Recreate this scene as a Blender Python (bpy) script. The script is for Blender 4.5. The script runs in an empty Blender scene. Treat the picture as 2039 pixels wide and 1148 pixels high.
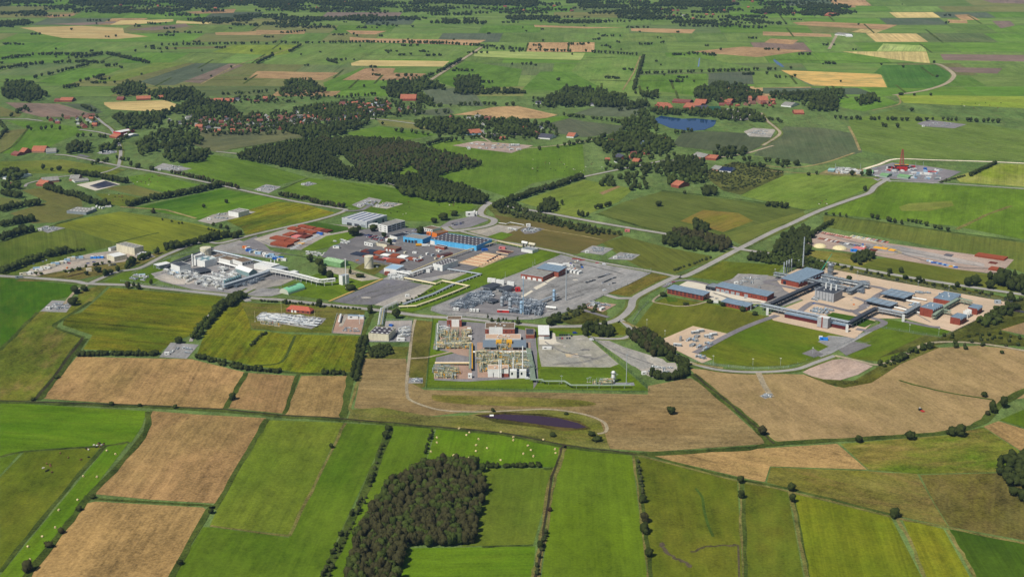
import bpy, bmesh, math, random
import numpy as np
from mathutils import Vector, Matrix, noise as mnoise
R = math.radians
sc = bpy.context.scene
col = sc.collection
# ---------------------------------------------------------------- camera
CAM_H, FPX, PITCH = 489.0, 2832.0, R(16.22)
cd = bpy.data.cameras.new('camera'); cam = bpy.data.objects.new('camera', cd); col.objects.link(cam)
cd.sensor_width = 36.0; cd.lens = 36.0 * FPX / 2039.0
cd.clip_start = 5; cd.clip_end = 40000
cam.location = (0, 0, CAM_H); cam.rotation_euler = (math.pi / 2 - PITCH, 0, 0)
sc.camera = cam
# ---------------------------------------------------------------- sky and sun
SUN_EL, SUN_AZ = R(49), math.atan2(-math.cos(R(48)), -math.sin(R(48)))   # azimuth from +Y towards +X
w = bpy.data.worlds.new('World'); sc.world = w; w.use_nodes = True
nt = w.node_tree; bg = nt.nodes['Background']
sky = nt.nodes.new('ShaderNodeTexSky'); sky.sky_type = 'NISHITA'; sky.sun_disc = False
sky.sun_elevation = SUN_EL; sky.sun_rotation = SUN_AZ; sky.altitude = 300
nt.links.new(sky.outputs[0], bg.inputs[0]); bg.inputs[1].default_value = 0.05
sd = bpy.data.lights.new('sun', 'SUN'); sun = bpy.data.objects.new('sun', sd); col.objects.link(sun)
sd.energy = 4.1; sd.angle = R(0.5); sd.color = (1.0, 0.955, 0.88)
sv = Vector((math.cos(SUN_EL) * math.sin(SUN_AZ), math.cos(SUN_EL) * math.cos(SUN_AZ), math.sin(SUN_EL)))
sun.rotation_euler = sv.to_track_quat('Z', 'Y').to_euler(); sun.location = (0, 0, 900)
sc.view_settings.view_transform = 'Standard'; sc.view_settings.look = 'None'
sc.view_settings.exposure = 0.08; sc.view_settings.gamma = 1.0
sc.render.engine = 'CYCLES'
cy = sc.cycles
cy.max_bounces = 4; cy.diffuse_bounces = 2; cy.glossy_bounces = 2; cy.transmission_bounces = 2
cy.volume_bounces = 0; cy.transparent_max_bounces = 4; cy.use_denoising = True

# ---------------------------------------------------------------- a map reference in photo pixels -> metres on the ground
_cp, _sp = math.cos(PITCH), math.sin(PITCH)
YH = 574 - FPX * math.tan(PITCH)
def P(x, y, z=0.0):
    dx, dv = (x - 1019.5) / FPX, (574 - y) / FPX
    dy = _cp + dv * _sp; dz = -_sp + dv * _cp
    t = (z - CAM_H) / dz
    return Vector((dx * t, dy * t, z))
def ppm(y): return _cp * (y - YH) / CAM_H            # photo pixels per metre at a ground row
def hm(y, px): return px / ppm(y) / 0.96              # height in metres of something px tall standing at row y
def rgb(r, g=None, b=None):
    if g is None: r, g, b = r
    f = lambda c: ((c / 255 + 0.055) / 1.055) ** 2.4 if c > 10 else c / 255 / 12.92
    return (f(r), f(g), f(b), 1.0)
# ---------------------------------------------------------------- materials
MATS = {}
def mat(name, c, rough=0.7, metal=0.0, var=0.12, scale=0.6, spec=0.3):
    """plain material with a soft procedural variation; c in photo rgb or linear if floats"""
    if name in MATS: return MATS[name]
    m = bpy.data.materials.new(name); m.use_nodes = True; n = m.node_tree.nodes; L = m.node_tree.links
    p = n['Principled BSDF']
    p.inputs['Roughness'].default_value = rough; p.inputs['Metallic'].default_value = metal
    p.inputs['Specular IOR Level'].default_value = spec
    cc = rgb(c) if max(c) > 1 else (*c, 1)
    g = n.new('ShaderNodeNewGeometry'); t = n.new('ShaderNodeTexNoise'); t.inputs['Scale'].default_value = scale
    t.inputs['Detail'].default_value = 3; L.new(g.outputs['Position'], t.inputs['Vector'])
    mr = n.new('ShaderNodeMapRange'); mr.inputs[1].default_value = .3; mr.inputs[2].default_value = .7
    mr.inputs[3].default_value = 1 - var; mr.inputs[4].default_value = 1 + var
    L.new(t.outputs[0], mr.inputs[0])
    mx = n.new('ShaderNodeVectorMath'); mx.operation = 'SCALE'; mx.inputs[0].default_value = cc[:3]
    L.new(mr.outputs[0], mx.inputs[3]); L.new(mx.outputs[0], p.inputs['Base Color'])
    MATS[name] = m; return m

def field_group():
    g = bpy.data.node_groups.new('field_texture', 'ShaderNodeTree')
    I = lambda nm, t, d=None: (lambda s: (setattr(s, 'default_value', d) if d is not None else None))(g.interface.new_socket(nm, in_out='INPUT', socket_type=t))
    for nm in ('C1', 'C2', 'C3'): I(nm, 'NodeSocketColor')
    for nm, d in (('Angle', 0.), ('Seed', 0.), ('Stripe', .1), ('Patch', .012), ('Amt3', .3), ('Fine', .15), ('Period', .12), ('Thr', .5)): I(nm, 'NodeSocketFloat', d)
    g.interface.new_socket('Color', in_out='OUTPUT', socket_type='NodeSocketColor')
    n, L = g.nodes, g.links
    gi, go = n.new('NodeGroupInput'), n.new('NodeGroupOutput')
    geo = n.new('ShaderNodeNewGeometry')
    rot = n.new('ShaderNodeVectorRotate'); rot.rotation_type = 'Z_AXIS'
    L.new(geo.outputs['Position'], rot.inputs['Vector']); L.new(gi.outputs['Angle'], rot.inputs['Angle'])
    add = n.new('ShaderNodeVectorMath'); add.operation = 'ADD'
    L.new(rot.outputs[0], add.inputs[0]); L.new(gi.outputs['Seed'], add.inputs[1])
    def nz(vec, scale, det=3, rough=.55, k=None):
        t = n.new('ShaderNodeTexNoise'); t.inputs['Detail'].default_value = det; t.inputs['Roughness'].default_value = rough
        if isinstance(scale, float): t.inputs['Scale'].default_value = scale
        else: L.new(scale, t.inputs['Scale'])
        if k:
            m = n.new('ShaderNodeVectorMath'); m.operation = 'MULTIPLY'; L.new(vec, m.inputs[0]); m.inputs[1].default_value = k; vec = m.outputs[0]
        L.new(vec, t.inputs['Vector']); return t.outputs[0]
    def mr(v, a, b, c=0., d=1.):
        m = n.new('ShaderNodeMapRange'); L.new(v, m.inputs[0])
        for i, q in enumerate((a, b, c, d), 1):
            if isinstance(q, (int, float)): m.inputs[i].default_value = q
            else: L.new(q, m.inputs[i])
        return m.outputs[0]
    def mth(op, a, b=None):
        m = n.new('ShaderNodeMath'); m.operation = op
        for i, q in enumerate((a, b)):
            if q is None: continue
            if isinstance(q, (int, float)): m.inputs[i].default_value = q
            else: L.new(q, m.inputs[i])
        return m.outputs[0]
    def mix(f, a, b):
        m = n.new('ShaderNodeMix'); m.data_type = 'RGBA'; L.new(f, m.inputs[0]); L.new(a, m.inputs[6]); L.new(b, m.inputs[7]); return m.outputs[2]
    v = add.outputs[0]
    big = nz(v, gi.outputs['Patch'], 5, .6, (1, .55, 1))
    f1 = mr(big, mth('SUBTRACT', gi.outputs['Thr'], .14), mth('ADD', gi.outputs['Thr'], .14))
    sm = nz(v, .05, 4, .65, (1, .35, 1))
    f3 = mth('MULTIPLY', mr(sm, .48, .66), gi.outputs['Amt3'])
    c = mix(f3, mix(f1, gi.outputs['C1'], gi.outputs['C2']), gi.outputs['C3'])
    st = nz(v, gi.outputs['Period'], 2, .5, (1, .015, 0))
    sv_ = mth('MULTIPLY', mth('SUBTRACT', mr(st, .35, .65), .5), gi.outputs['Stripe'])
    fn = mth('MULTIPLY', mth('SUBTRACT', mr(nz(v, .42, 4, .75), .34, .66), .5), mth('MULTIPLY', gi.outputs['Fine'], 1.5))
    md = mth('MULTIPLY', mth('SUBTRACT', mr(nz(v, .11, 3, .6, (1, .5, 1)), .3, .7), .5), gi.outputs['Fine'])
    st2 = mth('MULTIPLY', mth('SUBTRACT', mr(nz(v, .55, 1, .5, (1, .012, 0)), .35, .65), .5), mth('MULTIPLY', gi.outputs['Stripe'], .8))
    bl = mth('MULTIPLY', mth('SUBTRACT', mr(nz(v, .022, 3, .6, (1, .45, 1)), .32, .68), .5), mth('MULTIPLY', gi.outputs['Fine'], 1.0))
    ml = mth('MULTIPLY', mth('GREATER_THAN', mr(nz(v, .09, 2, .5, (1, .006, 0)), .62, .66), .5), mth('MULTIPLY', gi.outputs['Stripe'], -.5))
    tot = mth('ADD', mth('ADD', mth('ADD', mth('ADD', sv_, fn), md), mth('ADD', mth('ADD', st2, bl), ml)), 1.0)
    s = n.new('ShaderNodeVectorMath'); s.operation = 'SCALE'; L.new(c, s.inputs[0]); L.new(tot, s.inputs[3])
    L.new(s.outputs[0], go.inputs[0])
    return g
FG = field_group()
def fmat(name, c1, c2=None, c3=None, ang=0., seed=0., stripe=.12, patch=.012, amt=.3, fine=.35, per=.12, thr=.5):
    m = bpy.data.materials.new(name); m.use_nodes = True; n = m.node_tree.nodes; L = m.node_tree.links
    n.remove(n['Principled BSDF']); d = n.new('ShaderNodeBsdfDiffuse'); d.inputs['Roughness'].default_value = .5
    q = n.new('ShaderNodeGroup'); q.node_tree = FG
    c2 = c2 or c1; c3 = c3 or c2
    for k, v in dict(C1=rgb(c1), C2=rgb(c2), C3=rgb(c3), Angle=-ang, Seed=seed, Stripe=stripe, Patch=patch, Amt3=amt, Fine=fine, Period=per, Thr=thr).items():
        q.inputs[k].default_value = v
    L.new(q.outputs[0], d.inputs[0]); L.new(d.outputs[0], n['Material Output'].inputs[0])
    return m
# ---------------------------------------------------------------- mesh builder
class MB:
    def __init__(s): s.v = []; s.f = []; s.m = []; s.mats = []
    def mi(s, m):
        if m not in s.mats: s.mats.append(m)
        return s.mats.index(m)
    def add(s, vs, fs, m):
        o = len(s.v); k = s.mi(m); s.v += [tuple(q) for q in vs]
        s.f += [tuple(i + o for i in f) for f in fs]; s.m += [k] * len(fs); return s
    def box(s, x0, y0, z0, x1, y1, z1, m, top=None):
        vs = [(x0,y0,z0),(x1,y0,z0),(x1,y1,z0),(x0,y1,z0),(x0,y0,z1),(x1,y0,z1),(x1,y1,z1),(x0,y1,z1)]
        s.add(vs, [(0,3,2,1),(0,1,5,4),(1,2,6,5),(2,3,7,6),(3,0,4,7)], m)
        o = len(s.v); s.f.append((o-4, o-3, o-2, o-1)); s.m.append(s.mi(top or m)); return s
    def cyl(s, a, b, r, m, n=8, r2=None, cap=True):
        a, b = Vector(a), Vector(b); d = b - a
        if d.length < 1e-6: return s
        r2 = r if r2 is None else r2
        q = d.to_track_quat('Z', 'Y'); vs = []
        for p, rr in ((a, r), (b, r2)):
            for i in range(n):
                t = 2 * math.pi * i / n; vs.append(p + q @ Vector((rr * math.cos(t), rr * math.sin(t), 0)))
        fs = [(i, (i+1) % n, n + (i+1) % n, n + i) for i in range(n)]
        if cap: fs += [tuple(range(n-1, -1, -1)), tuple(range(n, 2*n))]
        return s.add(vs, fs, m)
    def pipe(s, pts, r, m, n=6):
        for a, b in zip(pts, pts[1:]): s.cyl(a, b, r, m, n)
        return s
    def dome(s, c, r, h, m, n=12, k=3, up=(0, 0, 1)):
        q = Vector(up).to_track_quat('Z', 'Y'); vs = []; c = Vector(c)
        for j in range(k):
            t = math.pi / 2 * j / k
            for i in range(n):
                u = 2 * math.pi * i / n; vs.append(c + q @ Vector((r*math.cos(t)*math.cos(u), r*math.cos(t)*math.sin(u), h*math.sin(t))))
        vs.append(c + q @ Vector((0, 0, h))); fs = []
        for j in range(k - 1):
            for i in range(n): fs.append((j*n+i, j*n+(i+1) % n, (j+1)*n+(i+1) % n, (j+1)*n+i))
        for i in range(n): fs.append(((k-1)*n+i, (k-1)*n+(i+1) % n, k*n))
        return s.add(vs, fs, m)
    def xf(s, M, start=0):
        s.v[start:] = [tuple(M @ Vector(q)) for q in s.v[start:]]; return s
    def mesh(s, name):
        me = bpy.data.meshes.new(name); me.from_pydata(s.v, [], s.f)
        for m in s.mats: me.materials.append(m)
        me.polygons.foreach_set('material_index', s.m); me.update(); return me
    def build(s, name, parent=None, label=None, cat=None, group=None, kind=None, loc=None, rz=0.):
        o = bpy.data.objects.new(name, s.mesh(name)); col.objects.link(o)
        if parent: o.parent = parent
        if loc is not None: o.location = loc
        if rz: o.rotation_euler = (0, 0, rz)
        return tag(o, label, cat, group, kind)
def tag(o, label=None, cat=None, group=None, kind=None):
    for k, v in (('label', label), ('category', cat), ('group', group), ('kind', kind)):
        if v: o[k] = v
    return o
def thing(name, label, cat, loc, rz=0., group=None):
    o = bpy.data.objects.new(name, None); col.objects.link(o); o.empty_display_size = 1
    o.location = loc; o.rotation_euler = (0, 0, rz); return tag(o, label, cat, group)
def dup(o, loc, rz=0., label=None, group=None, scale=None):
    c = o.copy(); col.objects.link(c); c.location = loc; c.rotation_euler = (0, 0, rz)
    if scale: c.scale = scale if hasattr(scale, '__len__') else (scale,) * 3
    if label: c['label'] = label
    if group: c['group'] = group
    for ch in o.children:
        d = ch.copy(); col.objects.link(d); d.parent = c
        for g in ch.children:
            e = g.copy(); col.objects.link(e); e.parent = d
    return c
def ang(a, b): d = P(*b) - P(*a); return math.atan2(d.y, d.x)
# ---------------------------------------------------------------- sheets on the ground
_li = [0]
def sheet(name, pts, m, layer=1, kind='structure', label=None, cat=None):
    _li[0] += 1; z = 0.07 * layer + 0.004 * (_li[0] % 17)
    w3 = [P(*p) for p in pts]; c = sum(w3, Vector()) / len(w3)
    me = bpy.data.meshes.new(name)
    me.from_pydata([(q.x - c.x, q.y - c.y, 0) for q in w3], [], [tuple(range(len(w3)))])
    if me.polygons[0].normal.z < 0: me.flip_normals()
    bm = bmesh.new(); bm.from_mesh(me); bmesh.ops.triangulate(bm, faces=bm.faces); bm.to_mesh(me); bm.free()
    me.materials.append(m); o = bpy.data.objects.new(name, me); col.objects.link(o); o.location = (c.x, c.y, z)
    return tag(o, label, cat, None, kind)
def smooth(pts, k=4):
    out = []
    n = len(pts)
    for i in range(n - 1):
        p0, p1, p2, p3 = pts[max(i-1, 0)], pts[i], pts[i+1], pts[min(i+2, n-1)]
        for j in range(k):
            t = j / k
            out.append(tuple(.5*((2*p1[a]) + (-p0[a]+p2[a])*t + (2*p0[a]-5*p1[a]+4*p2[a]-p3[a])*t*t + (-p0[a]+3*p1[a]-3*p2[a]+p3[a])*t**3) for a in (0, 1)))
    return out + [tuple(pts[-1])]
def ribbon(name, pts, wd, m, layer=2, sm=False, wob=0.):
    """a strip wd metres wide along a line; sm rounds the corners"""
    _li[0] += 1; z = 0.07 * layer + 0.004 * (_li[0] % 17)
    if sm: pts = smooth(pts, 5)
    w3 = [P(*p) for p in pts]
    if wob:
        q = []; rr = random.Random(len(pts) * 7 + int(pts[0][0]))
        for a, b in zip(w3, w3[1:]):
            k = max(1, int((b - a).length / 14))
            q += [a.lerp(b, i / k) for i in range(k)]
        w3 = q + [w3[-1]]
        w3 = [p + Vector((rr.uniform(-1, 1), rr.uniform(-1, 1), 0)) * wob for p in w3]
    o0 = w3[0].copy(); vs = []; n = len(w3); rr = random.Random(n)
    for i in range(n):
        d = (w3[min(i+1, n-1)] - w3[max(i-1, 0)]); d.z = 0; d.normalize(); s = Vector((-d.y, d.x, 0))
        k = 1.0
        if 0 < i < n-1:
            e = (w3[i+1] - w3[i]).normalized(); k = min(1.6, 1 / max(.5, abs(e.dot(d))))
        h = wd / 2 * k * (1 + (rr.uniform(-.25, .25) if wob else 0))
        vs += [w3[i] + s*h - o0, w3[i] - s*h - o0]
    fs = [(2*i, 2*i+1, 2*i+3, 2*i+2) for i in range(n-1)]
    me = bpy.data.meshes.new(name); me.from_pydata([(v.x, v.y, 0) for v in vs], [], fs)
    me.materials.append(m); o = bpy.data.objects.new(name, me); col.objects.link(o); o.location = (o0.x, o0.y, z)
    return tag(o, None, None, None, 'structure')
# ================================================================ THE GROUND
PAL = {  # style: colours + texture settings
 'G1': dict(c1=(70,110,26), c2=(88,122,38), c3=(84,108,42), stripe=.14, fine=.28, amt=.4),
 'GB': dict(c1=(66,122,22), c2=(84,132,30), c3=(96,122,44), stripe=.16, fine=.25, amt=.35),
 'G2': dict(c1=(86,112,40), c2=(100,118,50), c3=(78,98,38), stripe=.14, fine=.3, amt=.4),
 'G3': dict(c1=(84,102,32), c2=(98,106,44), c3=(70,92,30), stripe=.1, fine=.34, amt=.4),
 'GD': dict(c1=(52,92,26), c2=(64,104,32), c3=(58,84,32), stripe=.2, fine=.22, amt=.3),
 'YG': dict(c1=(104,122,32), c2=(116,128,42), c3=(92,112,34), stripe=.2, fine=.3, amt=.35),
 'YM': dict(c1=(128,126,28), c2=(84,106,26), c3=(138,116,36), stripe=.3, fine=.45, amt=.45, patch=.011, per=.2, thr=.5),
 'MZ': dict(c1=(82,98,46), c2=(94,104,52), c3=(70,86,42), stripe=.22, fine=.22, amt=.3, per=.2),
 'DK': dict(c1=(74,86,52), c2=(84,92,60), c3=(64,78,48), stripe=.16, fine=.2, amt=.3, per=.2),
 'OL': dict(c1=(112,112,60), c2=(102,106,52), c3=(124,114,70), stripe=.12, fine=.24, amt=.4),
 'BR': dict(c1=(116,98,58), c2=(100,92,50), c3=(92,96,44), stripe=.1, fine=.5, amt=.6, patch=.02),
 'RG': dict(c1=(108,104,52), c2=(86,98,44), c3=(134,112,70), stripe=.05, fine=.5, amt=.6, patch=.02),
 'RD': dict(c1=(78,86,40), c2=(96,96,50), c3=(60,72,34), stripe=0., fine=.7, amt=.7, patch=.03),
 'T':  dict(c1=(168,134,94), c2=(154,124,84), c3=(134,110,72), stripe=.16, fine=.4, amt=.42, patch=.011, per=.25, thr=.56),
 'TB': dict(c1=(150,126,92), c2=(158,134,100), c3=(126,110,74), stripe=.07, fine=.3, amt=.45, patch=.01, per=.3),
 'ST': dict(c1=(196,170,112), c2=(184,160,102), c3=(164,142,84), stripe=.3, fine=.2, amt=.3, per=.09),
 'GO': dict(c1=(206,166,94), c2=(196,158,90), c3=(120,122,62), stripe=.12, fine=.2, amt=.9, patch=.02),
 'SY': dict(c1=(150,158,78), c2=(132,148,66), c3=(120,136,60), stripe=.5, fine=.2, amt=.3, per=.05),
 'PL': dict(c1=(134,112,96), c2=(122,104,90), c3=(110,96,80), stripe=.14, fine=.25, amt=.3),
 'GV': dict(c1=(146,144,141), c2=(134,133,131), c3=(162,156,148), stripe=.08, fine=.3, amt=.4, patch=.03),
 'GW': dict(c1=(162,155,144), c2=(148,144,136), c3=(180,172,156), stripe=.04, fine=.3, amt=.5, patch=.04),
 'GR': dict(c1=(170,148,132), c2=(158,140,128), c3=(148,136,128), stripe=.06, fine=.3, amt=.5, patch=.02),
 'SD': dict(c1=(194,170,144), c2=(182,162,138), c3=(206,184,160), stripe=.03, fine=.14, amt=.3, patch=.03),
 'BK': dict(c1=(166,136,118), c2=(154,130,114), c3=(176,150,132), stripe=.03, fine=.16, amt=.4, patch=.04),
 'AS': dict(c1=(128,124,124), c2=(120,117,118), c3=(140,136,134), stripe=.12, fine=.18, amt=.4, patch=.03),
 'AD': dict(c1=(116,113,113), c2=(106,104,105), c3=(128,124,120), stripe=.06, fine=.2, amt=.4, patch=.03),
 'CC': dict(c1=(204,196,178), c2=(196,188,170), c3=(210,202,186), stripe=.02, fine=.1, amt=.3, patch=.05),
}
rndF = random.Random(5)
def F(st, pts, a=None, layer=1, name='field', **kw):
    """a field or yard: style, outline; rows follow the longest side unless a side index is given"""
    w3 = [P(*p) for p in pts]
    if a is None:
        k = max(range(len(w3)), key=lambda i: (w3[i] - w3[i-1]).length); d = w3[k] - w3[k-1]
        an = math.atan2(d.y, d.x) - math.pi / 2
    else: an = ang(*a) - math.pi / 2
    d = dict(PAL[st]); d.update(kw); j = rndF.uniform(.93, 1.07)
    if st not in ('GV','GW','SD','BK','AS','AD','CC','GR'):
        for c in ('c1', 'c2', 'c3'):
            ex = max(0, d[c][1] - d[c][0] - 22); d[c] = (d[c][0] + .22*ex, d[c][1] - .34*ex, d[c][2])
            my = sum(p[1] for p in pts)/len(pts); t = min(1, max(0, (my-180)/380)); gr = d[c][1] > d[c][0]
            g = tuple(a + (b_-a)*t for a, b_ in zip((1.12, 1.1, 1.34), (1.02, .95, .68))) if gr else tuple(a + (b_-a)*t for a, b_ in zip((1.0, 1.02, 1.05), (.91, .93, .86)))  # farther fields tinted paler and bluer: distance haze put into the colour
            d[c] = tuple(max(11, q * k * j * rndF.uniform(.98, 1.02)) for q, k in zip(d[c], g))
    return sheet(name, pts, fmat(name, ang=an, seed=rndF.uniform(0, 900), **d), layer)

# base sheet reaching past the horizon rows of the picture
gm = MB(); gm.add([(-14000, 500, 0), (14000, 500, 0), (14000, 22000, 0), (-14000, 22000, 0)], [(0, 1, 2, 3)],
   fmat('rough_ground', (88,110,56), (98,116,64), (102,110,62), stripe=.05, fine=.5, amt=.5, patch=.004))
gm.add([(-14000, -3000, 0), (14000, -3000, 0), (14000, 500, 0), (-14000, 500, 0)], [(0, 1, 2, 3)], gm.mats[0])
gm.build('ground', kind='structure')

# far country: a patchwork whose strips follow the real ones
rr = random.Random(3)
for j, y0 in enumerate((-60, -38, -22, -10, 0, 12, 24, 36, 50, 66, 84, 104, 126, 150, 172)):
    y1 = (-38, -22, -10, 0, 12, 24, 36, 50, 66, 84, 104, 126, 150, 172, 192)[j]; x = -420 + rr.uniform(0, 60)
    while x < 2460:
        wd = rr.uniform(90, 230) * (.6 + .5 * (y0 + 60) / 230); g = rr.uniform(0, 2)
        sk = lambda xx, yy: (xx + (1200 - xx) * (y1 - yy) * .0022, yy)
        st = rr.choices(['G2', 'G1', 'MZ', 'DK', 'OL', 'T', 'PL', 'ST'], [9, 6, 2, 1, 2, .6, .3, .3])[0]
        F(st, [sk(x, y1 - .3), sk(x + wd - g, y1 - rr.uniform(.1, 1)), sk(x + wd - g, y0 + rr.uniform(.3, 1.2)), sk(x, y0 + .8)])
        x += wd
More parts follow.
